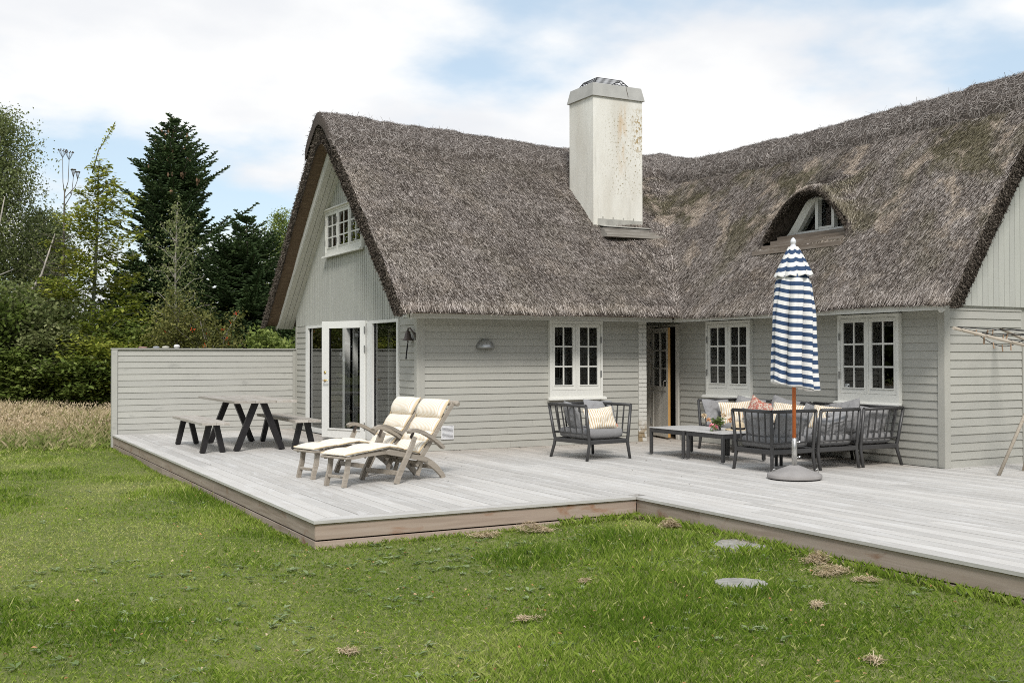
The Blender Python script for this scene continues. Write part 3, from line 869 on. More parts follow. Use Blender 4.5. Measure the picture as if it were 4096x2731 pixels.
for (y1, y0) in ((11.20, 9.18), (7.72, 6.66)):
    link('pane', pane_mesh(), glazing, MG @ Matrix.Translation((gu(y1), 0.0, 0.085)) @ Matrix.Diagonal((y1-y0, 1, 1.905, 1)))
    MB().box((gu(y1)+0.001, -0.012, 0.086), (gu(y1)+0.012, 0.012, 1.989), MG).build('gasket', MAT['cord'], glazing)
# open glazed leaf, hinged on the near post
ang = math.atan2(9.0-7.98, -(3.02-3.45))
hinge_p = Vector((XG-0.06, 7.985, 0.05)); tip = Vector((3.03, 8.95, 0.05))
dv = (tip-hinge_p); LW = dv.length; dv.normalize()
Yo = Vector((dv.y, -dv.x, 0))                # inward side normal
if Yo.x < 0: Yo = -Yo
ML = Matrix(((dv.x, Yo.x, 0, hinge_p.x), (dv.y, Yo.y, 0, hinge_p.y), (0, 0, 1, hinge_p.z), (0, 0, 0, 1)))
HL = 2.0
g0, g1, gz0, gz1 = 0.115, LW-0.175, 0.16, HL-0.12
lm = MB()
lm.box((0, -0.03, 0), (g0, 0.03, HL), ML, 0.004); lm.box((g1, -0.03, 0), (LW, 0.03, HL), ML, 0.004)
lm.box((g0, -0.03, gz1), (g1, 0.03, HL), ML); lm.box((g0, -0.03, 0), (g1, 0.03, gz0), ML)
lm.box((g0-0.02, -0.045, gz0-0.02), (g1+0.02, -0.0305, gz0+0.005), ML)
gdoor = lm.build('garden_door', MAT['white_bright'], house)
gdoor['label'] = 'white glazed garden door standing open'
link('pane', pane_mesh(), gdoor, ML @ Matrix.Translation((g0, 0.0, gz0)) @ Matrix.Diagonal((g1-g0, 1, gz1-gz0, 1)))
MB().box((g1-0.016, -0.015, gz0), (g1-0.001, 0.015, gz1), ML).build('gasket', MAT['cord'], gdoor)
hm = MB(); hm.tube([(LW-0.09, -0.032, 0.98), (LW-0.09, -0.085, 0.98), (LW-0.10, -0.09, 0.98), (LW-0.225, -0.09, 0.985)], 0.010, 8, True, ML)
hm.lathe([(0.0, 0.0), (0.024, 0.0), (0.024, 0.008), (0.0, 0.008)], 14, ML @ Matrix.Translation((LW-0.09, -0.031, 0.98)) @ Matrix.Rotation(rad(90), 4, 'X'))
hm.build('handle', MAT['brass'], gdoor)
MB().lathe([(0.0, 0.0), (0.026, 0.0), (0.026, 0.010), (0.014, 0.016), (0.0, 0.016)], 14, ML @ Matrix.Translation((LW-0.09, -0.031, 1.12)) @ Matrix.Rotation(rad(90), 4, 'X')).build('lock', MAT['brass'], gdoor)
for zz_ in (0.22, 1.52, 1.84):
    MB().box((-0.018, -0.045, zz_-0.06), (0.004, -0.031, zz_+0.06), ML).build('hinge', MAT['hinge'], gdoor)
# inner leaf of the pair, standing open behind the glass
mi = MB(); XI = XG+0.10
mi.box((XI, 9.02, 0.06), (XI+0.75, 9.075, 0.14)); mi.box((XI, 9.02, 1.93), (XI+0.75, 9.075, 2.0)); mi.box((XI, 9.02, 0.14), (XI+0.08, 9.075, 1.93)); mi.box((XI+0.67, 9.02, 0.14), (XI+0.75, 9.075, 1.93))
mi.build('inner_door_frame', MAT['white_bright'], glazing)

# a black arched floor lamp and a draped chair just inside the open door
fl_ = MB(); fl_.tube([(3.98, 9.95, 0.02), (3.98, 9.95, 1.25), (4.0, 9.98, 1.36), (4.06, 10.05, 1.40), (4.12, 10.12, 1.36), (4.14, 10.14, 1.28)], 0.011, 6); fl_.lathe([(0.0, 1.28), (0.03, 1.27), (0.055, 1.16), (0.05, 1.16), (0.0, 1.25)], 12, Matrix.Translation((4.14, 10.14, 0))); fl_.lathe([(0.0, 0.0), (0.13, 0.0), (0.13, 0.02), (0.0, 0.025)], 16, Matrix.Translation((3.98, 9.95, 0)))
tag(fl_.build('floor_lamp', MAT['black']), 'black arched floor lamp just inside the glazed garden door', 'lamp')
# rooms behind the glass
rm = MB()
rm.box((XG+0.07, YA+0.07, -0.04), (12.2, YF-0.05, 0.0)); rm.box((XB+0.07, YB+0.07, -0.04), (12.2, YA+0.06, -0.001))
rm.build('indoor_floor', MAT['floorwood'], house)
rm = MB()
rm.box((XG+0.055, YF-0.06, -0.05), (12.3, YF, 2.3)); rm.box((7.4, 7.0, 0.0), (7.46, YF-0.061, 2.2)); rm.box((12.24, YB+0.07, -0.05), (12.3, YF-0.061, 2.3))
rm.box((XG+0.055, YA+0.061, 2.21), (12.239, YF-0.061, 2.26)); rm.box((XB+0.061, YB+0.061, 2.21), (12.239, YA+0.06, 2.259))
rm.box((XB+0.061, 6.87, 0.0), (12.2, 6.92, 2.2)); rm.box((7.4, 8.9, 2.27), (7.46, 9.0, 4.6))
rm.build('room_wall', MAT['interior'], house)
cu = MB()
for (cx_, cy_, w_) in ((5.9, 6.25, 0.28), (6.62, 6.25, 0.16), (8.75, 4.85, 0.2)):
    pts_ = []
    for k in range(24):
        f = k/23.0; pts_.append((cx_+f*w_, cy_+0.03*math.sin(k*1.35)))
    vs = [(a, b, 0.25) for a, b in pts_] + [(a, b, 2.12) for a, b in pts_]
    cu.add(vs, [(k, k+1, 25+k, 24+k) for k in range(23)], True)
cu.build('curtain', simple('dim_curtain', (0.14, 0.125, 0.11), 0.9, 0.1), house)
# ================================================================== THATCHED ROOF
EA, XV, YR, EB, YV, XR = 5.20, 2.98, 8.95, 7.90, -0.16, 10.25
SB = 1.45
def sabs(t, r): return np.sqrt(t*t + r*r) - 0.0
def hA(x, y):
    apex = 5.79 - 0.043*(x-3.0) - 0.55*np.clip(x-XR, 0, 9)
    sl = (apex-2.13)/(YR-EA)
    return apex - sl*sabs(y-YR, 0.26)
def hBr(x, y):
    apex = 2.13 + SB*(XR-EB) + 0.012*(5.0-y)
    return apex - (apex-2.13)/(XR-EB)*sabs(x-XR, 0.30)
def smax(a, b, k): return 0.5*(a+b+np.sqrt((a-b)**2 + k*k))
HX, HY, HW = 8.68, 3.03, 0.97
def hood(x, y):
    t = np.clip(np.abs(y-HY)/np.where(y > HY, HW*1.06, HW*0.88), 0, 1)
    return np.where(t < 1, 3.235 + 0.735*(1-t**2.1)**1.05 + 0.33*(x-HX), -9.0)
def roof(x, y, detail=True):
    a = hA(x, y); b = np.where(y > 12.9, -9.0, hBr(x, y))
    a = np.where(y < EA-0.001, -9.0, a); b = np.where(x < EB-0.001, -9.0, b)
    h0 = np.maximum(a, b)
    k = 0.55*np.clip((h0-2.25)/0.9, 0.08, 1)
    h = np.where((a > -5) & (b > -5), smax(a, b, k), h0)
    hd = hood(x, y)
    h = np.where((x >= HX-0.001) & (hd > -5) & (x < 10.0), smax(h, hd, 0.22), h)
    if detail:
        h = h + 0.030*fbm(x*0.9, y*0.9, h*0.9, 5, 3) + 0.016*fbm(x*5, y*5, h*5, 9, 2)
    return h
gx = np.concatenate([np.linspace(XV, EB, 83)[:-1], EB+0.06*np.arange(0, 79)])
gy = np.concatenate([np.linspace(YV, EA, 90)[:-1], np.linspace(EA, 12.7, 126)])
RX, RY = np.meshgrid(gx, gy, indexing='ij')
RZ = roof(RX, RY)
nx, ny = RX.shape
ci, cj = np.meshgrid(np.arange(nx-1), np.arange(ny-1), indexing='ij')
cxm = (RX[:-1, :-1]+RX[1:, 1:])/2; cym = (RY[:-1, :-1]+RY[1:, 1:])/2
cell = (cxm > EB) | (cym > EA)
# the eyebrow opening: drop the steep cells in front of the hood
ih = int(np.argmin(np.abs(gx-HX)))
jump = (hood(gx[ih], gy) - hBr(gx[ih], gy))
op = (jump > 0.03)
for j in range(ny-1):
    if op[j] and op[j+1]: cell[ih-1, j] = False
kx = (cxm > 10.6)*0 + 1
I, J = ci[cell], cj[cell]
tv = np.where(RX >= EB, 0.37, 0.39); tv = np.where((RX > 7.5) & (RX < 9.0) & (RY > 5.0), 0.42, tv)
RB = np.maximum(RZ - tv, np.minimum(2.075, RZ-0.035))
N = nx*ny
top = np.stack([RX, RY, RZ], -1).reshape(-1, 3); bot = np.stack([RX, RY, RB], -1).reshape(-1, 3)
q = I*ny + J
Ft = np.stack([q, q+ny, q+ny+1, q+1], 1)
hoodcell = (gx[I] >= HX-0.01) & ((hood(gx[I], gy[J]) > hBr(gx[I], gy[J])+0.0))
qb = q[~hoodcell]
Fb = np.stack([qb, qb+1, qb+ny+1, qb+ny], 1) + N
walls = []
cellp = np.zeros((nx+1, ny+1), bool); cellp[1:nx, 1:ny] = cell
for i in range(nx-1):
    for j in range(ny-1):
        if not cell[i, j]: continue
        a = i*ny+j; b = a+ny; c_ = b+1; d = a+1
        if not cellp[i, j+1]: walls.append((d, a, a+N, d+N))
        if not cellp[i+2, j+1]: walls.append((b, c_, c_+N, b+N))
        if not cellp[i+1, j]: walls.append((a, b, b+N, a+N))
        if not cellp[i+1, j+2]: walls.append((c_, d, d+N, c_+N))
Fall = np.concatenate([Ft, Fb, np.array([w for w in walls if not (abs(gx[w[0]//ny]-HX) < 0.07 and op[w[0] % ny])])])
me = np_mesh('thatched_roof', np.concatenate([top, bot]), Fall, MAT['thatch'], smooth=False)
me.materials.append(MAT['thatch_brown'])
mi_ = np.zeros(len(Fall), np.int32); mi_[len(Ft):len(Ft)+len(Fb)] = 1
me.polygons.foreach_set('material_index', mi_)
roof_o = link('thatched_roof', me, house)

def straws(name, P, D, Nn, L, W, lo, hi, tone, mat, parent, curl=None):
    D = D/np.linalg.norm(D, axis=1, keepdims=True)
    S = np.cross(D, Nn); S /= np.linalg.norm(S, axis=1, keepdims=True)+1e-9
    L = L[:, None]; W = W[:, None]
    a = P - D*L*0.5 + Nn*lo[:, None]; b = P + D*L*0.5 + Nn*hi[:, None]
    V = np.stack([a-S*W*0.5, a+S*W*0.5, b+S*W*0.35, b-S*W*0.35], 1).reshape(-1, 3)
    F = np.arange(len(P)*4).reshape(-1, 4)
    o = link(name, np_mesh(name, V, F, mat, tone), parent); o['kind'] = 'stuff'
    return o
def surf(n, wfun):
    """n random points on the roof's top cells; returns P, normal, downslope"""
    x = (gx[I]+gx[I+1])/2; y = (gy[J]+gy[J+1])/2
    zx = (RZ[I+1, J]-RZ[I, J])/(gx[I+1]-gx[I]); zy = (RZ[I, J+1]-RZ[I, J])/(gy[J+1]-gy[J])
    area = np.sqrt(1+zx**2+zy**2)*(gx[I+1]-gx[I])*(gy[J+1]-gy[J])
    steep = np.sqrt(zx**2+zy**2)
    w = area*wfun(x, y)*(steep < 3.2); w = w/w.sum()
    k = RNG.choice(len(x), n, p=w)
    fx = RNG.random(n); fy = RNG.random(n)
    i, j = I[k], J[k]
    px = gx[i]*(1-fx)+gx[i+1]*fx; py = gy[j]*(1-fy)+gy[j+1]*fy
    pz = (RZ[i, j]*(1-fx)*(1-fy)+RZ[i+1, j]*fx*(1-fy)+RZ[i, j+1]*(1-fx)*fy+RZ[i+1, j+1]*fx*fy)
    # smooth large-scale slope for the lie of the reed
    e = 0.12
    hx = (roof(px+e, py, False)-roof(px-e, py, False))/(2*e); hy = (roof(px, py+e, False)-roof(px, py-e, False))/(2*e)
    g = np.hypot(hx, hy); s = np.minimum(1, 2.2/np.maximum(g, 1e-6)); hx *= s; hy *= s
    Nn = np.stack([-hx, -hy, np.ones(n)], 1); Nn /= np.linalg.norm(Nn, axis=1, keepdims=True)
    D = np.stack([-hx, -hy, -(hx**2+hy**2)], 1); D /= np.linalg.norm(D, axis=1, keepdims=True)+1e-9
    return np.stack([px, py, pz], 1), Nn, D
def facing(x, y):
    w = np.ones_like(x)
    w = np.where((y > 9.4) & (x < 9.9), 0.12, w); w = np.where(x > 10.7, 0.10, w); w = np.where((x > 9.9) & (y > 9.2), 0.1, w)
    return w
n = 380000
P, Nn, D = surf(n, facing)
jit = RNG.normal(0, 0.12, n)[:, None]; S = np.cross(D, Nn)
D2 = D + S*jit
tone = np.clip(0.45 + 0.33*RNG.normal(0, 1, n) + 0.10*fbm(P[:, 0]*2.2, P[:, 1]*2.2, P[:, 2]*2.2, 21, 3), 0, 1)
straws('reed_coat', P, D2, Nn, RNG.uniform(0.05, 0.125, n), RNG.uniform(0.005, 0.0095, n), RNG.uniform(-0.012, 0.003, n), RNG.uniform(0.003, 0.024, n), tone, MAT['reed'], roof_o)
# reed ends on the verges and along the eaves
def verge(n, axis_x, const, lo, hi, name):
    t = RNG.uniform(lo, hi, n); f = RNG.random(n)
    if axis_x:   # plane x = const, running along y
        zt = roof(np.full(n, const+0.02), t); hy = (roof(np.full(n, const+0.02), t+.1, False)-roof(np.full(n, const+0.02), t-.1, False))/.2
        P = np.stack([np.full(n, const-0.004), t, zt-f*0.385], 1); dn = np.stack([np.zeros(n), -np.sign(hy), -np.abs(hy)], 1)
        out = np.tile([-1.0, 0, 0], (n, 1))
    else:
        zt = roof(t, np.full(n, const+0.02)); hx = (roof(t+.1, np.full(n, const+0.02), False)-roof(t-.1, np.full(n, const+0.02), False))/.2
        P = np.stack([t, np.full(n, const-0.004), zt-f*0.365], 1); dn = np.stack([-np.sign(hx), np.zeros(n), -np.abs(hx)], 1)
        out = np.tile([0, -1.0, 0], (n, 1))
    P[:, 2] = np.maximum(P[:, 2], 2.05)
    dn = dn/np.linalg.norm(dn, axis=1, keepdims=True)
    D = dn*RNG.uniform(0.3, 1.0, (n, 1)) + out*RNG.uniform(0.1, 1.0, (n, 1)) + RNG.normal(0, 0.25, (n, 3))
    R = RNG.normal(0, 1, (n, 3)); R -= D*((R*D).sum(1, keepdims=True)/(D*D).sum(1, keepdims=True)); R /= np.linalg.norm(R, axis=1, keepdims=True)
    tone = np.clip(0.42+0.28*RNG.normal(0, 1, n) + 0.25*(0.5-f), 0, 1)
    straws(name, P, D, R, RNG.uniform(0.03, 0.10, n), RNG.uniform(0.006, 0.014, n), np.zeros(n), np.zeros(n), tone, MAT['reed_dark'], roof_o)
verge(13000, True, XV, EA, 12.7, 'verge_reed_ends')
verge(11000, False, YV, EB, XR+0.5, 'verge_reed_ends')
def eave(n, along_x, const, lo, hi):
    t = RNG.uniform(lo, hi, n)
    if along_x: x, y = t, const+RNG.uniform(-0.01, 0.10, n)
    else: x, y = const+RNG.uniform(-0.01, 0.10, n), t
    z = roof(x, y)
    dn = np.array([0, -1.0, -0.95]) if along_x else np.array([-1.0, 0, -1.35])
    P = np.stack([x, y, z+RNG.uniform(-0.045, 0.0, n)], 1)
    D = np.tile(dn/np.linalg.norm(dn), (n, 1)) + RNG.normal(0, 0.22, (n, 3))
    R = np.tile(np.array([0, -0.7, 0.7]) if along_x else np.array([-0.8, 0, 0.6]), (n, 1)) + RNG.normal(0, 0.3, (n, 3))
    straws('eave_reed_ends', P, D, R, RNG.uniform(0.03, 0.075, n), RNG.uniform(0.006, 0.011, n), np.zeros(n), np.zeros(n), np.clip(0.30+0.25*RNG.normal(0, 1, n), 0, 1), MAT['reed'], roof_o)
eave(6500, True, EA, XV, EB+0.05); eave(6500, False, EB, YV, EA+0.05)

# ridge caps of heather
def ridge_cap(along_x, lo, hi, centre, half, zfun, name, n):
    t = np.linspace(lo, hi, int((hi-lo)/0.07)); w = np.concatenate([[-half, -half+0.012], np.linspace(-half+0.03, half-0.03, 23), [half-0.012, half]])
    T, Wd = np.meshgrid(t, w, indexing='ij')
    edge = half*(1+0.05*fbm(T*2.3, Wd*0.0, 0.0, 31, 3))
    Ws = Wd/half*edge
    X, Y = (T, centre+Ws) if along_x else (centre+Ws, T)
    prof = 0.14*np.clip((1-np.abs(Wd)/half)*14.0, 0, 1)**0.4 + 0.03*np.cos(np.abs(Wd)/half*math.pi/2)
    Z = zfun(X, Y) + prof + 0.022*fbm(X*4, Y*4, 0.0, 37, 3)
    Z = np.where(np.abs(np.abs(Wd)-half) < 1e-6, Z-0.05, Z)
    a, b = T.shape
    ii, jj = np.meshgrid(np.arange(a-1), np.arange(b-1), indexing='ij'); q = (ii*b+jj).ravel()
    F = np.stack([q, q+b, q+b+1, q+1], 1) if along_x else np.stack([q, q+1, q+b+1, q+b], 1)
    V = np.stack([X, Y, Z], -1).reshape(-1, 3)
    # close the ends down into the thatch
    capv = []; capf = []
    base = len(V)
    for e in (0, a-1):
        row = e*b+np.arange(b); low = V[row].copy(); low[:, 2] -= 0.22
        s0 = base+len(capv); capv += list(low)
        for k in range(b-1): capf.append((row[k], row[k+1], s0+k+1, s0+k))
    o = link(name, np_mesh(name, np.concatenate([V, np.array(capv)]), np.concatenate([F, np.array(capf)]), MAT['thatch']), roof_o)
    # messy heather stems on it
    i = RNG.integers(0, a-1, n); sl = np.linalg.norm(np.diff(np.stack([X, Y, Z], -1), axis=1), axis=2).mean(0); j = RNG.choice(b-1, n, p=sl/sl.sum()); fx = RNG.random(n); fy = RNG.random(n)
    P = V.reshape(a, b, 3)
    p = P[i, j]*((1-fx)*(1-fy))[:, None]+P[i+1, j]*(fx*(1-fy))[:, None]+P[i, j+1]*((1-fx)*fy)[:, None]+P[i+1, j+1]*(fx*fy)[:, None]
    e1 = P[i+1, j]-P[i, j]; e2 = P[i, j+1]-P[i, j]
    Nn = np.cross(e1, e2); Nn /= np.linalg.norm(Nn, axis=1, keepdims=True); Nn *= np.sign(Nn[:, 2:3])
    an = RNG.uniform(0, 6.283, n)
    e1 = e1/np.linalg.norm(e1, axis=1, keepdims=True); e2 = e2/np.linalg.norm(e2, axis=1, keepdims=True)
    D = e1*np.cos(an)[:, None] + e2*np.sin(an)[:, None]*1.3
    hi_ = RNG.uniform(0.0, 0.028, n); hi_[:n//70] = RNG.uniform(0.04, 0.10, n//70)
    straws('ridge_heather', p, D, Nn, RNG.uniform(0.05, 0.14, n), RNG.uniform(0.005, 0.009, n), RNG.uniform(-0.01, 0.012, n), hi_, np.clip(0.48+0.25*RNG.normal(0, 1, n), 0, 1), MAT['reed_ridge'], roof_o)
fr = lambda x, y: roof(x, y, False)
ridge_cap(True, XV-0.05, XR+0.15, YR, 0.70, fr, 'ridge_cap', 21000)
ridge_cap(False, YV-0.05, 8.75, XR, 0.52, fr, 'ridge_cap', 21000)

# ---- eyebrow dormer
dorm = MB()
ys_ = [HY-HW*0.88*0.97 + k*(HW*0.88*0.97+HW*1.06*0.97)/40 for k in range(41)]
outer = [(y, float(hood(np.array(HX), np.array(y)))) for y in ys_]
inner = [(HY+(y-HY)*0.965, 3.20+(z-3.235)*0.96) for y, z in outer]
V = []; F = []
for (xx, arc) in ((HX+0.0, outer), (HX+0.035, inner), (HX+0.52, [(HY+(y-HY)*0.90, z-0.01) for y, z in inner])):
    V += [(xx, y, z) for y, z in arc]
m_ = len(outer)
for r in range(2):
    for k in range(m_-1):
        F.append((r*m_+k, r*m_+k+1, (r+1)*m_+k+1, (r+1)*m_+k))
dorm.add(V, F, True)
dormer = dorm.build('dormer', MAT['thatch'], house)
dormer['label'] = 'eyebrow dormer in the thatch with a small curved white window'
# reed ends round the opening
n = 9000
k = RNG.integers(0, m_-1, n); f = RNG.random(n); r = RNG.random(n)
o_ = np.array([(HX, y, z) for y, z in outer]); n_ = np.array([(HX+0.035, y, z) for y, z in inner])
A_ = o_[k]*(1-f)[:, None]+o_[k+1]*f[:, None]; B_ = n_[k]*(1-f)[:, None]+n_[k+1]*f[:, None]
P = A_*(1-r)[:, None]+B_*r[:, None]; P[:, 0] -= 0.006
deep = RNG.random(n) < 0.45
P[deep, 0] = HX+0.035+RNG.random(deep.sum())*0.42; P[deep, 1:] = B_[deep, 1:]
D = np.stack([-RNG.uniform(0.3, 1, n), RNG.normal(0, 0.35, n), -RNG.uniform(0.1, 0.8, n)], 1)
R = np.stack([-np.ones(n)*0.4, HY-P[:, 1], -np.ones(n)*0.4], 1)+RNG.normal(0, 0.3, (n, 3)); R /= np.linalg.norm(R, axis=1, keepdims=True)
straws('dormer_reed_ends', P, D, R, RNG.uniform(0.04, 0.13, n), RNG.uniform(0.006, 0.012, n), np.zeros(n), np.full(n, 0.012), np.clip(0.34+0.27*RNG.normal(0, 1, n)-0.1*deep, 0, 1), MAT['reed_dark'], dormer)
# ledge boards stepping up to the window
for k, (x0, x1, z0, z1, ya, yb) in enumerate(((8.52, 8.70, 3.03, 3.10, 2.23, 4.12), (8.605, 8.79, 3.115, 3.175, 2.27, 4.0), (8.70, 8.88, 3.19, 3.245, 2.30, 3.9), (8.79, 9.02, 3.26, 3.315, 2.32, 3.84))):
    MB().prism([(x0, z0), (x1, z0+0.03), (x1, z1+0.03), (x0, z1)], ya, yb, 1).build('ledge_board', MAT['sillwood'], dormer)
WY = 2.99
def bell(t): return math.cos(math.pi/2*min(1, abs(t)))**1.25
def arc(hw, z0, hgt, nn=28): return [(WY+hw*(-1+2*k/nn), z0+hgt*bell(-1+2*k/nn)) for k in range(nn+1)]
ao = arc(0.80, 3.33, 0.67); ai = arc(0.64, 3.34, 0.555)
mb = MB(); V = [(8.93, y, z) for y, z in ao]+[(8.97, y, z) for y, z in ai]+[(9.12, y, z) for y, z in ao]+[(9.12, y, z) for y, z in ai]
m_ = len(ao); F = []
for k in range(m_-1):
    F += [(k+1, k, m_+k, m_+k+1), (2*m_+k, 2*m_+k+1, 3*m_+k+1, 3*m_+k), (k, k+1, 2*m_+k+1, 2*m_+k), (m_+k+1, m_+k, 3*m_+k, 3*m_+k+1)]
mb.add(V, F, False)
ao2 = arc(0.70, 3.34, 0.60)
V = [(8.965, y, z) for y, z in ao2]+[(8.965, y, z-0.028) for y, z in ao2]+[(8.999, y, z) for y, z in ao2]+[(8.999, y, z-0.028) for y, z in ao2]
mb.add(V, F, False)
mb.box((8.975, 2.28, 3.315), (9.10, 3.74, 3.375))
mb.build('window_frame', MAT['white_bright'], dormer)
mul = MB()
for (ya, yb, zt) in ((2.79, 2.845, 3.845), (3.125, 3.185, 3.875)):
    mul.box((8.96, ya, 3.377), (9.04, yb, zt))
mul.box((8.97, 2.846, 3.377), (9.03, 3.124, 3.412)); mul.box((8.971, 2.846, 3.83), (9.03, 3.124, 3.87))
mul.build('window_sash', MAT['white_bright'], dormer)
gp = [(y, z-0.01) for y, z in ai]
MB().add([(9.045, y, z) for y, z in gp]+[(9.045, WY, 3.36)], [(k, k+1, m_) for k in range(m_-1)]).build('pane', MAT['glass'], dormer)
bk = MB(); bk.box((9.5, 2.0, 3.0), (9.55, 4.0, 4.05)); bk.build('room_wall', MAT['interior_dark'], dormer)

# ---- barge boards, soffits, fascias
BZ = 5.36; BS = 0.93
MAT['soffit'] = paint('cream_soffit_paint', (0.60, 0.585, 0.525), 0.08, (4, 4, 4), 0.5)
def barge(side):
    ye = 12.47 if side > 0 else 5.43
    y0 = 8.95
    z = lambda y: BZ - BS*abs(y-8.95)
    pts_ = [(y0, z(y0)), (ye, z(ye)), (ye-side*0.02, z(ye)-0.10), (ye-side*0.13, z(ye)-0.06), (y0, z(y0)-0.20)]
    MB().prism(pts_, 3.19, 3.222, 0).build('barge_board', MAT['white_bright'], roof_o)
    pts_ = [(y0, z(y0)+0.02), (ye-side*0.1, z(ye)+0.11), (ye-side*0.1, z(ye)+0.06), (y0, z(y0)-0.03)]
    MB().prism(pts_, 3.165, 3.189, 0).build('barge_trim', MAT['white_bright'], roof_o)
    for k in range(3):
        xa = 3.224+k*0.0985
        off = 0.17+0.004*k
        pts_ = [(y0, z(y0)-off), (ye-side*0.12, z(ye-side*0.12)-off), (ye-side*0.12, z(ye-side*0.12)-off-0.02), (y0, z(y0)-off-0.02)]
        MB().prism(pts_, xa, xa+0.092, 0).build('soffit_board', MAT['soffit'], roof_o)
barge(1); barge(-1)
fs = MB(); fs.box((3.19, 5.44, 2.005), (7.93, 5.465, 2.088)); fs.build('fascia', MAT['white'], roof_o)
fs = MB(); fs.box((7.96, YV+0.12, 2.005), (7.985, 5.43, 2.082)); fs.build('fascia', MAT['white'], roof_o)
sf = MB(); sf.box((3.24, 5.466, 2.036), (8.44, 5.885, 2.05)); sf.box((7.986, 0.40, 2.0361), (8.41, 5.464, 2.0501)); sf.box((7.70, 5.886, 2.052), (8.442, 6.9, 2.066))
sf.build('soffit', MAT['white'], roof_o)
# right gable: upper boards and thin barge under the verge
gb2 = MB()
def rise2(x): return 2.02 + 1.52*(x-8.33)
gb2.prism([(8.47, 2.12), (12.2, 2.12), (12.2, 2.4), (XR, rise2(XR)-0.15), (8.47, 2.2)], YB+0.0, YB+0.05, 1)
gable_r = gb2.build('gable', MAT['groove'], house)
x = 8.36
while x < 12.2:
    zt = lambda t: rise2(t) if t < XR else rise2(2*XR-t)
    if zt(x+0.102) > 2.15:
        MB().prism([(x, 2.085), (x+0.102, 2.085), (x+0.102, max(zt(x+0.102), 2.09)), (x, max(zt(x), 2.09))], YB-0.058, YB-0.036, 1).build('gable_board', MAT['gable'], gable_r)
    x += 0.1075
MB().box((8.40, YB-0.034, 2.072), (12.2, YB-0.002, 2.16)).build('gable_sill', MAT['gable'], gable_r)
for side in (1, -1):
    X_ = lambda t: t if side > 0 else 2*XR-t
    pts_ = [(X_(8.235), 2.04), (X_(8.29), 1.985), (X_(8.36), 2.03), (X_(XR), rise2(XR)-0.03), (X_(XR), rise2(XR)+0.16)]
    MB().prism(pts_, YB-0.10, YB-0.062, 1).build('barge_board', MAT['white'], roof_o)

# ---- chimney
CX0, CX1, CY0, CY1 = 7.372, 8.432, 7.0, 7.81
ch = MB(); ch.box((CX0, CY0, 3.6), (CX1, CY1, 6.10))
chim = ch.build('chimney', MAT['plaster'], house)
cp = MB(); o1, o2 = 0.035, 0.012
vs = [(CX0-o1, CY0-o1, 6.085), (CX1+o1, CY0-o1, 6.085), (CX1+o1, CY1+o1, 6.085), (CX0-o1, CY1+o1, 6.085),
      (CX0-o1+.006, CY0-o1+.006, 6.118), (CX1+o1-.006, CY0-o1+.006, 6.118), (CX1+o1-.006, CY1+o1-.006, 6.118), (CX0-o1+.006, CY1+o1-.006, 6.118),
      (CX0+o2, CY0+o2, 6.325), (CX1-o2, CY0+o2, 6.325), (CX1-o2, CY1-o2, 6.325), (CX0+o2, CY1-o2, 6.325)]
fsx = [(0,3,2,1), (8,9,10,11)]
for r in (0, 4):
    for k in range(4):
        k2 = (k+1) % 4; fsx.append((r+k, r+k2, r+4+k2, r+4+k))
cp.add(vs, fsx); cp.build('chimney_cap', MAT['capstone'], chim)
cr = MB(); cr.tube([(8.105, CY0-0.0305, 6.125), (8.10, CY0-0.019, 6.19), (8.088, CY0-0.006, 6.25), (8.086, CY0+0.006, 6.318)], [0.004, 0.005, 0.004, 0.003], 4)
cr.build('cap_crack', mdark, chim)
cg = MB()
gx0, gx1, gy0, gy1, gz = 7.56, 8.08, 7.16, 7.62, 6.46
T_ = [(gx0, gy0, gz), (gx1, gy0, gz), (gx1, gy1, gz), (gx0, gy1, gz)]; B_ = [(gx0-.10, gy0-.05, 6.325), (gx1+.16, gy0-.05, 6.325), (gx1+.16, gy1+.05, 6.325), (gx0-.10, gy1+.05, 6.325)]
for k in range(4):
    cg.tube([T_[k], T_[(k+1) % 4]], 0.008, 5); cg.tube([T_[k], B_[k]], 0.009, 5); cg.tube([B_[k], B_[(k+1) % 4]], 0.008, 5)
    for f in (0.33, 0.66):
        a = Vector(T_[k]).lerp(Vector(B_[k]), f); b = Vector(T_[(k+1) % 4]).lerp(Vector(B_[(k+1) % 4]), f); cg.tube([a, b], 0.006, 4)
for k in range(1, 7):
    f = k/7; cg.tube([Vector(T_[0]).lerp(Vector(T_[3]), f), Vector(T_[1]).lerp(Vector(T_[2]), f)], 0.006, 4)
for k in range(1, 6):
    f = k/6
    cg.tube([Vector(T_[0]).lerp(Vector(T_[3]), f), Vector(B_[0]).lerp(Vector(B_[3]), f)], 0.005, 4); cg.tube([Vector(T_[1]).lerp(Vector(T_[2]), f), Vector(B_[1]).lerp(Vector(B_[2]), f)], 0.005, 4)
cg.build('flue_cage', MAT['black'], chim)
fl = MB(); fl.box((CX0+0.09, CY0-0.012, 3.74), (CX1-0.015, CY0-0.001, 3.895)); fl.prism([(CY0-0.19, 3.745), (CY0-0.0125, 3.785), (CY0-0.0125, 3.775), (CY0-0.19, 3.735)], CX0+0.10, CX1+0.06, 0)
for k in range(4): fl.box((CX0+0.19+k*0.22, CY0-0.0125, 3.88), (CX0+0.205+k*0.22, CY0-0.0018, 3.935))
fl.build('lead_flashing', MAT['lead'], chim)
for (ya, yb, z0, z1, xa, xb) in ((6.80, 6.98, 3.665, 3.715, 7.455, 8.50), (6.70, 6.90, 3.605, 3.66, 7.43, 8.58), (6.60, 6.82, 3.535, 3.60, 7.40, 8.66)):
    MB().box((xa, ya, z0), (xb, yb, z1), bev=0.004).build('ledge_board', MAT['ledgewood'], chim)
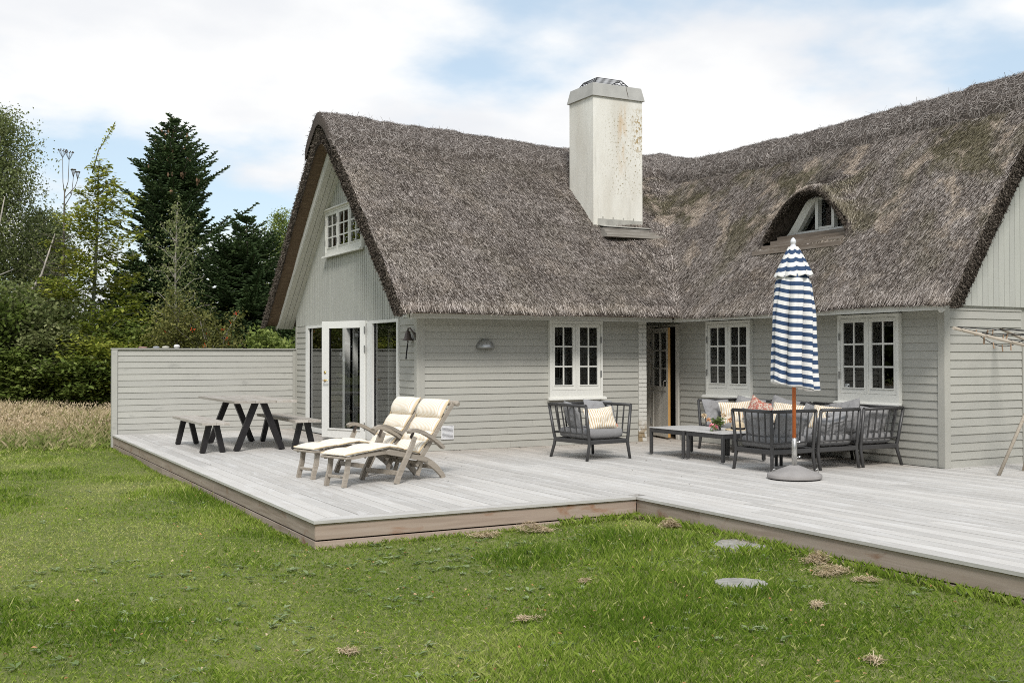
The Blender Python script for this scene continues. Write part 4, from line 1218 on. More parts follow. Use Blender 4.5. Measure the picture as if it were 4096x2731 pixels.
# ================================================================== SCREEN FENCE
fence = empty('screen_fence', 'pale grey horizontal board screen closing the far end of the deck', 'fence', (1.75, YF, 0.0))
FP = 0.1157; FT = 1.602
k = 0
z = FT-0.03-14*FP
while k < 14:
    z0 = FT-0.022-(k+1)*FP
    MB().prism([(YF-0.022, z0+0.003), (YF-0.010, z0+FP+0.006), (YF+0.004, z0+FP+0.006), (YF-0.006, z0+0.003)], 0.075, XG-0.036, 0).build('board', MAT['fence'], fence)
    k += 1
MB().box((-0.03, YF-0.045, -0.24), (0.074, YF+0.06, FT-0.02), bev=0.003).build('post', MAT['fence'], fence)
MB().box((XG-0.10, YF+0.005, -0.02), (XG-0.037, YF+0.06, FT-0.02)).build('post', MAT['fence'], fence)
MB().box((XG-0.10, YF-0.030, -0.01), (XG-0.037, YF-0.024, FT-0.02)).build('corner_strip', MAT['wall'], fence)
MB().box((1.7, YF+0.008, -0.02), (1.78, YF+0.06, FT-0.03)).build('post', MAT['fence'], fence)
MB().box((-0.04, YF-0.055, FT-0.019), (XG-0.036, YF+0.068, FT+0.004), bev=0.003).build('cap', MAT['fence'], fence)

def pebble(name, label, x, w, h, d, m, seed):
    rs = random.Random(seed); mb = MB(); V = []; F = []
    nu, nv = 14, 8
    for a in range(nv+1):
        th = math.pi*a/nv
        for b in range(nu):
            ph = 2*math.pi*b/nu
            s = 1+0.12*math.sin(2*ph+seed)*math.sin(th)+0.07*math.cos(3*ph+seed*2)
            V.append((w/2*s*math.sin(th)*math.cos(ph), d/2*s*math.sin(th)*math.sin(ph), h/2*math.copysign(abs(math.cos(th))**0.8, math.cos(th))))
    for a in range(nv):
        for b in range(nu):
            F.append((a*nu+b, (a+1)*nu+b, (a+1)*nu+(b+1) % nu, a*nu+(b+1) % nu))
    mb.add(V, F, True)
    return tag(mb.build(name, m, None, Matrix.Translation((x, YF, FT+0.004+h/2-0.002))), label, 'stone', 'stones on the fence cap')
pebble('stone', 'flat reddish-brown stone, first in the row on the fence cap', 0.534, 0.155, 0.034, 0.10, simple('red_stone', (0.36, 0.235, 0.195), 0.8, 0.2), 1)
pebble('stone', 'bluish-grey oval stone on the fence cap beside the reddish one', 0.777, 0.112, 0.042, 0.09, simple('blue_grey_stone', (0.33, 0.345, 0.38), 0.8, 0.2), 2)
pebble('stone', 'cream-coloured stone with a knobbly top on the fence cap', 0.948, 0.132, 0.045, 0.09, simple('cream_stone', (0.58, 0.56, 0.48), 0.8, 0.2), 3)
pebble('stone', 'tallest and whitest stone standing on the fence cap', 1.152, 0.12, 0.078, 0.09, simple('white_stone', (0.66, 0.66, 0.65), 0.8, 0.2), 4)

# ================================================================== TABLE AND BENCHES
def aframe(mb_parent, y, xc, half_top, half_foot, ztop, wd=0.085, t=0.07):
    """an A-shaped pair of flat black legs in the plane y"""
    for s in (-1, 1):
        a = (xc+s*half_foot); b = (xc+s*half_top)
        dx = s*wd*0.5
        pts_ = [(a-wd*0.52, 0.012), (a+wd*0.42, 0.012), (b+wd*0.5, ztop), (b-wd*0.5, ztop)] if s < 0 else [(a-wd*0.42, 0.012), (a+wd*0.52, 0.012), (b+wd*0.5, ztop), (b-wd*0.5, ztop)]
        o = MB().prism(pts_, y-t/2 + (0.0015 if s > 0 else 0), y+t/2 + (0.0015 if s > 0 else 0), 1).build('leg', MAT['black'], mb_parent)
        fix_normals(o.data)
        MB().box((a-0.03, y-0.025, 0.0), (a+0.03, y+0.025, 0.0119)).build('foot_pad', MAT['cord'], o)
def plank_top(parent, x0, x1, y0, y1, z0, z1, n, m='plank_y'):
    w = (x1-x0)/n
    for k in range(n):
        MB().box((x0+k*w+0.0015, y0+random.uniform(-.004, .004), z0), (x0+(k+1)*w-0.0015, y1+random.uniform(-.004, .004), z1), bev=0.003).build('plank', MAT[m], parent)
tb = empty('garden_table', 'tall plank-topped table on black A-frame legs between two benches', 'table', (1.5, 8.25, 0))
plank_top(tb, 1.03, 2.0, 7.07, 9.57, 0.735, 0.775, 3)
for y in (7.34, 9.12): aframe(tb, y, 1.48, 0.062, 0.345, 0.7345, 0.10)
for (nm, xc, lab) in (('bench', 0.745, 'low plank bench on black A-frame legs on the lawn side of the table'), ('bench', 2.15, 'low plank bench on black legs between the table and the glazed doors')):
    bn = empty(nm, lab, 'bench', (xc, 8.15, 0), 0, 'benches at the plank table')
    plank_top(bn, xc-0.207, xc+0.207, 6.99, 9.24, 0.424, 0.465, 2)
    for y in (7.24, 9.07): aframe(bn, y, xc, 0.052, 0.145, 0.4235, 0.085)

# ================================================================== STEAMER CHAIRS
def steamer(world, label):
    root = empty('steamer_chair', label, 'deck chair', (0, 0, 0), 0, 'greyed teak steamer chairs on the deck')
    T = MAT['teak']
    def curve(name, pts_, w, t, y, m=T):
        """flat curved timber in the plane y = const: pts (s, z), width t in plane, w thick"""
        n_ = len(pts_); L = []; R = []
        for i_, (s, z) in enumerate(pts_):
            a = pts_[max(0, i_-1)]; b = pts_[min(n_-1, i_+1)]
            dx, dz = b[0]-a[0], b[1]-a[1]; l = math.hypot(dx, dz); tt = t[i_] if hasattr(t, '__len__') else t
            L.append((s-dz/l*tt/2, z+dx/l*tt/2)); R.append((s+dz/l*tt/2, z-dx/l*tt/2))
        mb = MB(); V = []
        for i_ in range(n_):
            V += [(L[i_][0], y-w/2, L[i_][1]), (L[i_][0], y+w/2, L[i_][1]), (R[i_][0], y+w/2, R[i_][1]), (R[i_][0], y-w/2, R[i_][1])]
        F = [(0, 1, 2, 3), (4*n_-1, 4*n_-2, 4*n_-3, 4*n_-4)]
        for i_ in range(n_-1):
            for q_ in range(4):
                q2 = (q_+1) % 4; F.append((i_*4+q_, i_*4+4+q_, i_*4+4+q2, i_*4+q2))
        mb.add(V, F); o = mb.build(name, m, root); fix_normals(o.data); return o
    for sgn in (-1, 1):
        y = sgn*0.155
        curve('leg', [(-0.005, 0.002), (0.012, 0.08), (0.04, 0.17), (0.052, 0.25), (0.06, 0.31)], 0.034, [0.05, 0.052, 0.055, 0.05, 0.055], y)
        curve('footrest_rail', [(0.0, 0.318), (0.30, 0.345), (0.585, 0.355)], 0.026, 0.038, sgn*0.192)
        y = sgn*0.272
        curve('seat_rail', [(0.515, 0.362), (0.555, 0.362), (0.70, 0.333), (0.86, 0.298), (1.0, 0.268), (1.12, 0.238)], 0.030, [0.04, 0.062, 0.058, 0.055, 0.06, 0.05], y)
        curve('leg', [(1.02, 0.262), (1.12, 0.236), (1.22, 0.185), (1.31, 0.12), (1.39, 0.045), (1.415, 0.002)], 0.034, [0.06, 0.07, 0.072, 0.068, 0.06, 0.065], sgn*0.238)
        y2 = sgn*0.305
        curve('leg', [(0.622, 0.002), (0.66, 0.09), (0.76, 0.255), (0.86, 0.42), (0.905, 0.515)], 0.032, [0.06, 0.062, 0.058, 0.054, 0.05], y2)
        curve('armrest', [(0.80, 0.574), (0.84, 0.592), (0.91, 0.592), (1.02, 0.562), (1.14, 0.505), (1.25, 0.435), (1.345, 0.365)], 0.062, [0.036, 0.044, 0.042, 0.038, 0.036, 0.036, 0.036], y2+sgn*0.006)
        curve('bracket', [(0.865, 0.50), (0.905, 0.568)], 0.012, 0.034, y2-sgn*0.026, MAT['bronze'])
        curve('back_rail', [(0.99, 0.175), (1.10, 0.30), (1.36, 0.61), (1.585, 0.875)], 0.026, 0.046, sgn*0.232)
        curve('prop', [(1.105, 0.235), (1.07, 0.14), (1.035, 0.055)], 0.026, [0.04, 0.042, 0.044], sgn*0.205)
    def cross(name, s, z, half, a, b): MB().box((s-a/2, -half, z-b/2), (s+a/2, half, z+b/2), bev=0.006).build(name, T, root)
    cross('crossbar', 0.005, 0.327, 0.235, 0.075, 0.024); cross('stretcher', 0.008, 0.115, 0.137, 0.018, 0.034)
    cross('stretcher', 0.672, 0.118, 0.288, 0.02, 0.055); cross('stretcher', 1.315, 0.135, 0.22, 0.022, 0.05)
    cross('crossbar', 0.575, 0.35, 0.18, 0.03, 0.024); cross('crossbar', 1.02, 0.215, 0.218, 0.03, 0.03)
    hd = MB(); hd.tube([(1.61, -0.30, 0.862), (1.614, -0.275, 0.875), (1.614, 0.275, 0.875), (1.61, 0.30, 0.862)], [0.024, 0.034, 0.034, 0.024], 10); hd.build('head_rail', T, root)
    for k in range(5):
        f = 0.14+k*0.17; s = 1.0+f*0.57; zz_ = 0.19+f*0.66
        MB().bar((s, -0.218, zz_), (s, 0.218, zz_), 0.012, 0.055, up=(0.66, 0, 0.75)).build('back_slat', T, root)
    for k in range(6):
        s = 0.07+k*0.088
        MB().box((s, -0.178, 0.343+s*0.04), (s+0.055, 0.178, 0.353+s*0.04)).build('footrest_slat', T, root)
    for k in range(5):
        s = 0.62+k*0.085; zz_ = 0.352-(s-0.6)*0.21
        MB().box((s, -0.256, zz_), (s+0.055, 0.256, zz_+0.010)).build('seat_slat', T, root)
    MB().box((-0.0065, -0.128, 0.107), (-0.0015, -0.092, 0.123)).build('maker_plate', MAT['hinge'], root)
    root.matrix_basis = world; WORLD[root.name] = world
    return root
def pad(world, label):
    segs = [((-0.03, 0.352), (0.29, 0.378), 0.036), ((0.29, 0.378), (0.605, 0.408), 0.036), ((0.605, 0.408), (0.80, 0.365), 0.04), ((0.80, 0.365), (0.915, 0.335), 0.04), ((0.915, 0.335), (1.045, 0.305), 0.04),
            ((1.055, 0.315), (1.18, 0.44), 0.05), ((1.18, 0.44), (1.285, 0.545), 0.05), ((1.285, 0.545), (1.405, 0.70), 0.05), ((1.40, 0.705), (1.545, 0.915), 0.085)]
    mb = MB(); pp = {-1: MB(), 1: MB()}; HWd = 0.222; nu, nv = 9, 14
    for (p, q_, th) in segs:
        dx, dz = q_[0]-p[0], q_[1]-p[1]; l = math.hypot(dx, dz); nx_, nz_ = -dz/l, dx/l
        if nz_ < 0: nx_, nz_ = -nx_, -nz_
        b0 = len(mb.v); V = []
        for side in (0, 1):
            for i_ in range(nu+1):
                f = i_/nu
                for j_ in range(nv+1):
                    g = j_/nv*2-1
                    puff = (max(0.0, math.sin(math.pi*f))**0.45)*(1-abs(g)**7)**0.6
                    h = (0.012 + th*puff) if side else 0.0
                    V.append((p[0]+dx*f+nx_*h, g*HWd, p[1]+dz*f+nz_*h))
        F = []; W_ = nv+1; off = (nu+1)*W_
        for i_ in range(nu):
            for j_ in range(nv):
                a = i_*W_+j_; F.append((a, a+1, a+W_+1, a+W_)); F.append((off+a, off+a+W_, off+a+W_+1, off+a+1))
            a = i_*W_; F.append((a, a+W_, off+a+W_, off+a)); a = i_*W_+nv; F.append((a+W_, a, off+a, off+a+W_))
        for j_ in range(nv):
            F.append((j_+1, j_, off+j_, off+j_+1)); a = nu*W_+j_; F.append((a, a+1, off+a+1, off+a))
        mb.add(V, F, True)
        for s in (-1, 1):
            pp[s].tube([(p[0]+nx_*0.012, s*HWd, p[1]+nz_*0.012), ((p[0]+q_[0])/2+nx_*0.02, s*(HWd+0.004), (p[1]+q_[1])/2+nz_*0.02), (q_[0]+nx_*0.012, s*HWd, q_[1]+nz_*0.012)], 0.0085, 6)
    o = mb.build('lounger_cushion', MAT['stripe_pad'], None, world)
    tag(o, label, 'cushion', 'striped cushions on the steamer chairs')
    fix_normals(o.data)
    for s in (-1, 1): pp[s].build('piping', MAT['piping'], o, world)
    MB().box((1.40, -0.232, 0.66), (1.412, -0.224, 0.70), Matrix.Translation((0.02, 0, 0))).build('tag', MAT['redtag'], o, world)
    return o
WR = Matrix.Translation((0.966, 2.284, 0)) @ Matrix.Rotation(rad(19), 4, 'Z')
WL = Matrix.Translation((0.926, 3.22, 0)) @ Matrix.Rotation(rad(14.5), 4, 'Z')
steamer(WR, 'greyed teak steamer chair nearer the lawn corner of the deck')
steamer(WL, 'greyed teak steamer chair behind its twin, nearer the glazed doors')
pad(WR, 'ochre striped cushion on the steamer chair nearer the lawn corner')
pad(WL, 'ochre striped cushion on the steamer chair nearer the glazed doors')

# ================================================================== LOUNGE FURNITURE
def module(world, w, d, sides, label, group, name='sofa_module', cat='sofa'):
    root = empty(name, label, cat, (0, 0, 0), 0, group)
    A = MAT['frame']; zt, zr, zs = 0.755, 0.365, 0.255
    nrm = {'-x': (-1, 0), '+x': (1, 0), '-y': (0, -1), '+y': (0, 1)}
    corners = {}
    for cx_, sx_ in ((0, '-x'), (w, '+x')):
        for cy_, sy_ in ((0, '-y'), (d, '+y')):
            adj = [s for s in (sx_, sy_) if s in sides]
            ox = sum(nrm[s][0] for s in adj); oy = sum(nrm[s][1] for s in adj)
            c0 = Vector((cx_, cy_, 0)); out = Vector((ox, oy, 0))
            rl = bool(adj)
            foot = c0 + out*0.045
            pts_ = [foot, c0+Vector((0, 0, 0.20))+out*0.006, c0+Vector((0, 0, 0.27)), c0+Vector((0, 0, 0.34))+out*0.012]
            if rl: pts_.append(c0+out*0.062+Vector((0, 0, zt)))
            else: pts_ = pts_[:3]
            mb = MB(); mb.tube(pts_, [0.021, 0.023, 0.024, 0.023, 0.021][:len(pts_)], 8); mb.build('leg', A, root)
            corners[(cx_ > 0, cy_ > 0)] = (c0, out, rl)
    fr_ = MB()
    for a, b in (((0, 0), (w, 0)), ((0, d), (w, d)), ((0, 0), (0, d)), ((w, 0), (w, d))):
        fr_.bar((a[0], a[1], zs), (b[0], b[1], zs), 0.034, 0.058, bev=0.008)
    for k in range(1, 6): fr_.box((w*k/6-0.02, 0.017, zs-0.012), (w*k/6+0.02, d-0.017, zs+0.012))
    fr_.build('seat_frame', A, root)
    ends = {'-y': ((0, 0), (1, 0)), '+y': ((0, 1), (1, 1)), '-x': ((0, 0), (0, 1)), '+x': ((1, 0), (1, 1))}
    for s in sides:
        (e0, e1) = ends[s]
        def pt(e, z):
            c0, out, rl = corners[(bool(e[0]), bool(e[1]))]
            f = (z-0.27)/(zt-0.27); return c0+out*(0.062*f)+Vector((0, 0, z))
        MB().tube([pt(e0, zt), pt(e1, zt)], 0.0215, 8).build('top_rail', A, root)
        MB().tube([pt(e0, zr), pt(e1, zr)], 0.0125, 6).build('lower_rail', A, root)
        for k in range(1, 6):
            f = k/6; a = pt(e0, zr).lerp(pt(e1, zr), f); b = pt(e0, zt).lerp(pt(e1, zt), f)
            MB().tube([a, a.lerp(b, 0.5), b], [0.0105, 0.012, 0.009], 6, False).build('spindle', A, root)
    root.matrix_basis = world; WORLD[root.name] = world
    return root
def seat_pad(world, w, d, label, redx=None):
    mb = MB(); nu = 16; V = []; F = []
    def se(t, p): return math.copysign(abs(t)**p, t)
    nz_ = 8
    for a in range(nz_+1):
        th = -math.pi/2+math.pi*a/nz_
        for b in range(4*nu):
            ph = 2*math.pi*b/(4*nu)
            c_ = se(math.cos(th), 0.25)
            V.append((w/2+(w/2-0.03)*c_*se(math.cos(ph), 0.16), d/2+(d/2-0.03)*c_*se(math.sin(ph), 0.16), 0.363+0.074*se(math.sin(th), 0.45)+0.004*math.sin(5*ph)))
    for a in range(nz_):
        for b in range(4*nu):
            b2 = (b+1) % (4*nu); F.append((a*4*nu+b, a*4*nu+b2, (a+1)*4*nu+b2, (a+1)*4*nu+b))
    F.append(tuple(range(4*nu))[::-1]); F.append(tuple(nz_*4*nu+k for k in range(4*nu)))
    mb.add(V, F, True)
    o = mb.build('seat_cushion', MAT['seatfab'], None, world)
    return tag(o, label, 'cushion', 'flat grey seat cushions of the lounge furniture')
def pillow(label, loc, yaw, tilt, w, h, th, m, seed, roll=0.0, cat='pillow', group='loose pillows on the lounge furniture', sag=0.0, tagpos=None):
    n_ = 26; V = []; F = []; rs = np.random.default_rng(seed)
    u = np.linspace(-1, 1, n_); U, W = np.meshgrid(u, u, indexing='ij')
    prof = ((1-np.abs(U)**3.0)*(1-np.abs(W)**3.0))**0.55
    # pinched sides between the ears
    X = U*w/2*(1-0.10*(1-W*W)*0+(-0.085)*(1-np.abs(W))**1.2*np.abs(U)**2); Z = W*h/2*(1-0.10*(1-np.abs(U))**1.2*np.abs(W)**2)
    Z = Z - sag*h*(1-U*U)*np.clip(W, 0, 1)**2
    wr = 0.17*fbm(U*2.2+seed, W*2.2, seed*1.7, seed, 3)+0.05*np.sin(6*U+3*W+seed)*(np.abs(U*W))
    wr2 = 0.17*fbm(U*2.0+seed, W*2.6, seed*3.1, seed+5, 3)
    Yf = -(th/2)*prof*(1+wr*1.6); Yb = (th/2)*prof*(1+wr2*1.6)
    V = np.concatenate([np.stack([X, Yf, Z], -1).reshape(-1, 3), np.stack([X, Yb, Z], -1).reshape(-1, 3)])
    i, j = np.meshgrid(np.arange(n_-1), np.arange(n_-1), indexing='ij'); q = (i*n_+j).ravel()
    F = np.concatenate([np.stack([q, q+n_, q+n_+1, q+1], 1), np.stack([q, q+1, q+n_+1, q+n_], 1)+n_*n_])
    M = Matrix.Translation(loc) @ Matrix.Rotation(rad(yaw), 4, 'Z') @ Matrix.Rotation(rad(-tilt), 4, 'X') @ Matrix.Rotation(rad(roll), 4, 'Y')
    o = link('pillow', np_mesh('pillow', V, F, m, smooth=True), None, M)
    tag(o, label, cat, group)
    if tagpos is not None:
        MB().box((tagpos[0]*w/2-0.014, -0.012, tagpos[1]*h/2-0.02), (tagpos[0]*w/2+0.014, -0.006, tagpos[1]*h/2+0.02)).build('tag', MAT['redtag'], o, M)
    return o
GF, SP = MAT['greyfab'], MAT['stripe_pillow']
# single chair
WC = Matrix.Translation((4.985, 3.385, 0)) @ Matrix.Rotation(rad(5.5), 4, 'Z')
module(WC, 0.675, 0.80, ('-x', '+y', '+x'), 'single dark grey slatted armchair against the long wall under the window', None, 'lounge_chair', 'armchair')
seat_pad(WC, 0.675, 0.80, 'grey seat cushion of the single armchair under the long-wall window')
pillow('plain grey pillow leaning in the far corner of the single armchair', (5.60, 4.06, 0.595), 8, 22, 0.54, 0.45, 0.17, GF, 3, 4, tagpos=(0.62, -0.86))
pillow('plain grey pillow leaning on the slatted side of the single armchair', (5.055, 3.93, 0.585), 74, 18, 0.50, 0.43, 0.16, GF, 5, -4)
pillow('ochre striped pillow propped in front on the single armchair', (5.30, 3.60, 0.565), -4, 24, 0.475, 0.335, 0.15, SP, 8, -5, tagpos=(0.93, -0.75))
# coffee tables
def coffee(x0, x1, y0, y1, label):
    t = empty('coffee_table', label, 'table', ((x0+x1)/2, (y0+y1)/2, 0), 0, 'low coffee tables in front of the sofa')
    MB().box((x0, y0, 0.394), (x1, y1, 0.407), bev=0.003).build('table_top', MAT['tabletop'], t)
    f = MB(); i_ = 0.006
    for a, b in (((x0+i_+.022, y0+i_+.022), (x1-i_-.022, y0+i_+.022)), ((x0+i_+.022, y1-i_-.022), (x1-i_-.022, y1-i_-.022)), ((x0+i_+.022, y0+i_+.022), (x0+i_+.022, y1-i_-.022)), ((x1-i_-.022, y0+i_+.022), (x1-i_-.022, y1-i_-.022))):
        f.bar((a[0], a[1], 0.363), (b[0], b[1], 0.363), 0.04, 0.06, bev=0.006)
    f.build('table_frame', MAT['frame'], t)
    for px in (x0+0.028, x1-0.028):
        for py in (y0+0.028, y1-0.028):
            l = MB().box((px-0.023, py-0.023, 0.018), (px+0.023, py+0.023, 0.391), bev=0.008).build('leg', MAT['frame'], t)
            MB().lathe([(0.006, 0.0), (0.017, 0.0), (0.017, 0.006), (0.005, 0.008), (0.005, 0.0179)], 8, Matrix.Translation((px, py, 0))).build('levelling_foot', MAT['hinge'], l)
    return t
coffee(6.275, 7.06, 2.985, 3.805, 'empty low coffee table nearer the side doorway')
coffee(6.30, 7.06, 2.16, 2.965, 'low coffee table with flowers and a straw hat on it')
# L-shaped sofa of six modules
SG = 'dark slatted sofa modules round the coffee tables'
def mod(x, y, w, d, sides, label, cl):
    W_ = Matrix.Translation((x, y, 0)); module(W_, w, d, sides, label, SG); seat_pad(W_, w, d, cl)
mod(6.105, 0.985, 0.665, 0.665, ('-x', '-y'), 'corner sofa module at the open end, behind the parasol base', 'grey seat cushion of the sofa corner behind the parasol')
mod(6.855, 0.985, 0.665, 0.665, ('-y',), 'middle sofa module of the row with its back to the lawn', 'grey seat cushion in the middle of the row backing on the lawn')
mod(7.595, 0.985, 0.655, 0.74, ('-y', '+x'), 'corner sofa module against the side wall, nearest the right gable', 'grey seat cushion of the sofa corner by the right gable')
mod(7.57, 1.80, 0.68, 0.76, ('+x',), 'sofa module along the side wall next to the corner nearest the right gable', 'grey seat cushion along the side wall, next to the right gable corner')
mod(7.57, 2.63, 0.68, 0.76, ('+x',), 'sofa module along the side wall under the window nearer the doorway', 'grey seat cushion along the side wall, second from the doorway end')
mod(7.57, 3.46, 0.68, 0.77, ('+x', '+y'), 'corner sofa module at the doorway end of the side wall', 'grey seat cushion of the sofa corner nearest the doorway')
pillow('plain grey pillow leaning on the arm at the doorway end of the sofa', (7.74, 4.03, 0.575), 4, 20, 0.55, 0.42, 0.16, GF, 11, 2, tagpos=(0.2, -0.86))
pillow('ochre striped pillow at the doorway end of the sofa, by the flowers', (7.83, 3.70, 0.575), -22, 22, 0.52, 0.37, 0.15, SP, 12, -2)
pillow('plain grey pillow peeping out behind the striped one near the doorway end', (8.08, 3.73, 0.60), -72, 20, 0.52, 0.43, 0.16, GF, 13, 8)
pillow('red flower-patterned pillow tipped up on the sofa along the side wall', (8.02, 3.32, 0.63), -58, 26, 0.50, 0.38, 0.15, MAT['floral'], 14, 17, sag=0.14)
pillow('plain grey pillow with a raised corner beside the red flowered one', (8.13, 3.02, 0.615), -84, 18, 0.54, 0.43, 0.16, GF, 15, 10)
pillow('ochre striped pillow just behind the parasol pole on the side-wall sofa', (8.0, 2.78, 0.595), -62, 30, 0.50, 0.34, 0.15, SP, 16, 6)
pillow('plain grey pillow slumped in the middle of the side-wall sofa', (8.13, 2.36, 0.58), -92, 26, 0.56, 0.41, 0.16, GF, 17, 0, sag=0.08)
pillow('ochre striped pillow on the side-wall sofa, seen through the slats', (7.98, 1.95, 0.585), -70, 28, 0.50, 0.35, 0.15, SP, 18, 4)
pillow('plain grey pillow with a pointed corner above the middle of the near row', (8.13, 1.80, 0.615), -88, 18, 0.54, 0.43, 0.16, GF, 19, -12)
pillow('plain grey pillow against the open end of the sofa behind the slats', (6.24, 1.37, 0.565), 86, 16, 0.56, 0.42, 0.17, GF, 21, -3, sag=0.04)
pillow('plain grey pillow against the back of the sofa corner behind the pole', (6.52, 1.12, 0.555), 184, 16, 0.55, 0.41, 0.17, GF, 22, 3)
pillow('plain grey slumped pillow behind the slats of the middle near module', (7.20, 1.13, 0.545), 178, 24, 0.56, 0.38, 0.18, GF, 23, 8, sag=0.22)
pillow('plain grey pillow behind the slats of the module by the right gable', (7.93, 1.12, 0.57), 180, 16, 0.55, 0.42, 0.17, GF, 24, -4)
pillow('plain grey crumpled pillow squeezed between the two right-hand near modules', (7.55, 1.22, 0.56), 150, 20, 0.46, 0.38, 0.16, GF, 25, 10)

# ---- flowers in a glass and the straw hat
bq = empty('bouquet', 'loose bouquet of pale orange and pink flowers on the coffee table', 'flowers', (6.68, 2.72, 0.407))
mb = MB(); mb.lathe([(0.034, 0.408), (0.04, 0.41), (0.044, 0.50), (0.041, 0.50), (0.037, 0.415), (0.0, 0.414)], 14, Matrix.Translation((6.68, 2.72, 0))); mb.build('glass_jar', MAT['glass'], bq)
rs = random.Random(5); stems = MB(); LV = []; LF = []; tn = []
def leafq(V, F, c, d, n_, L, W):
    d = Vector(d).normalized(); s = d.cross(Vector(n_)).normalized(); b = len(V)
    V += [tuple(c), tuple(Vector(c)+d*L*0.45+s*W/2), tuple(Vector(c)+d*L), tuple(Vector(c)+d*L*0.45-s*W/2)]; F.append((b, b+1, b+2, b+3))
heads = []
for k in range(18):
    an = rs.uniform(0, 6.28); el = rs.uniform(0.25, 1.2); L = rs.uniform(0.07, 0.17)
    d = Vector((math.cos(an)*math.cos(el), math.sin(an)*math.cos(el), math.sin(el)))
    p0 = Vector((6.68, 2.72, 0.49)); p1 = p0+d*L*0.6; p2 = p0+d*L+Vector((0, 0, -0.05*math.cos(el)))
    stems.tube([p0, p1, p2], 0.0025, 4)
    for q_ in range(14):
        f = rs.uniform(0.2, 1.0); c = p0.lerp(p2, f); dd = Vector((rs.gauss(0, 1), rs.gauss(0, 1), rs.gauss(-0.1, 0.6)))
        leafq(LV, LF, c, dd, (rs.gauss(0, 1), rs.gauss(0, 1), 1), rs.uniform(0.045, 0.075), rs.uniform(0.022, 0.036)); tn.append(rs.uniform(0.3, 1.0))
    heads.append(p2)
for k in range(26):      # sprig hanging over the table edge
    c = Vector((6.50+rs.gauss(0, 0.02), 2.62+rs.gauss(0, 0.02), 0.50-0.006*k))
    leafq(LV, LF, c, (rs.gauss(-.4, .6), rs.gauss(-.3, .6), -0.5), (rs.gauss(0, 1), rs.gauss(0, 1), .6), 0.05, 0.022); tn.append(rs.uniform(0.2, 0.8))
stems.tube([(6.68, 2.72, 0.49), (6.58, 2.66, 0.52), (6.50, 2.62, 0.45), (6.49, 2.61, 0.36)], 0.0025, 4)
stems.build('stems', MAT['bushleaf'], bq)
lv = link('leaves', np_mesh('leaves', np.array(LV), np.array(LF), MAT['bqleaf'], np.array(tn)), bq)
fl_m = [simple('peach_petal', (0.70, 0.42, 0.24), 0.7, 0.2), simple('pink_petal', (0.66, 0.26, 0.30), 0.7, 0.2), simple('cream_petal', (0.72, 0.58, 0.40), 0.7, 0.2)]
fpos = [(6.50, 2.80, 0.615), (6.54, 2.76, 0.55), (6.52, 2.66, 0.475), (6.57, 2.64, 0.46), (6.83, 2.63, 0.55), (6.76, 2.70, 0.62)]
for k, hp in enumerate(fpos):
    mb = MB(); c = Vector(hp)
    for r in range(26):
        d = Vector((rs.gauss(0, 1), rs.gauss(0, 1), rs.gauss(0.2, 0.8))).normalized(); V_ = []; F_ = []
        leafq(V_, F_, c+d*0.004, d, (rs.gauss(0, 1), rs.gauss(0, 1), rs.gauss(0, 1)), rs.uniform(0.032, 0.05), 0.026); mb.add(V_, F_)
    mb.build('flower', fl_m[(2, 0, 1, 1, 0, 2)[k]], bq)
strawm = simple('hat_straw', (0.66, 0.54, 0.37), 0.8, 0.2, var=0.12, scale=40, bump=0.3)
MH = Matrix.Translation((6.93, 2.60, 0.4075)) @ Matrix.Rotation(rad(4), 4, 'X')
hat = MB().lathe([(0.085, 0.004), (0.17, 0.0), (0.178, 0.006), (0.17, 0.008), (0.098, 0.014), (0.094, 0.03), (0.090, 0.075), (0.080, 0.105), (0.055, 0.118), (0.02, 0.112), (0.0, 0.110)], 28, MH).build('straw_hat', strawm)
tag(hat, 'pale straw hat with a black band lying on the coffee table', 'hat')
MB().lathe([(0.0985, 0.014), (0.0995, 0.016), (0.0965, 0.043), (0.0955, 0.043)], 28, MH).build('hat_band', MAT['cord'], hat)

# ================================================================== PARASOL
UX, UY = 5.937, 0.416
par = empty('parasol', 'closed parasol with broad navy and white stripes on an orange pole', 'parasol', (UX, UY, 0.3))
pm = MB(); pm.tube([(UX, UY, 0.17), (UX, UY, 1.7), (UX, UY, 2.70)], 0.0225, 14); pm.build('pole', MAT['orange'], par)
def stripe_cloth():
    n = Nodes('navy_white_striped_canvas', 0.85, 0.15)
    s_ = n.attr('stripe'); fr_ = n.math('FRACT', n.math('DIVIDE', n.math('ADD', s_, 5.0), 0.0965))
    st = n.ramp(n.math('ABSOLUTE', n.math('SUBTRACT', fr_, 0.5)), [(0.243, 0.0), (0.257, 1.0)])
    w = n.noise(n.pos('object'), 180.0, 2)
    navy = n.mix(w, (0.030, 0.058, 0.125), (0.052, 0.088, 0.165)); white = n.mix(w, (0.70, 0.69, 0.66), (0.80, 0.79, 0.77))
    hem = n.ramp(n.attr('hem'), [(0.4, 0.0), (0.6, 1.0)])
    n.col(n.mix(hem, n.mix(st, navy, white), white)); n.bump(n.noise(n.pos('world', (1, 1, 0.25)), 26.0, 4), 0.35, 0.02)
    return n.m
cloth_m = stripe_cloth()
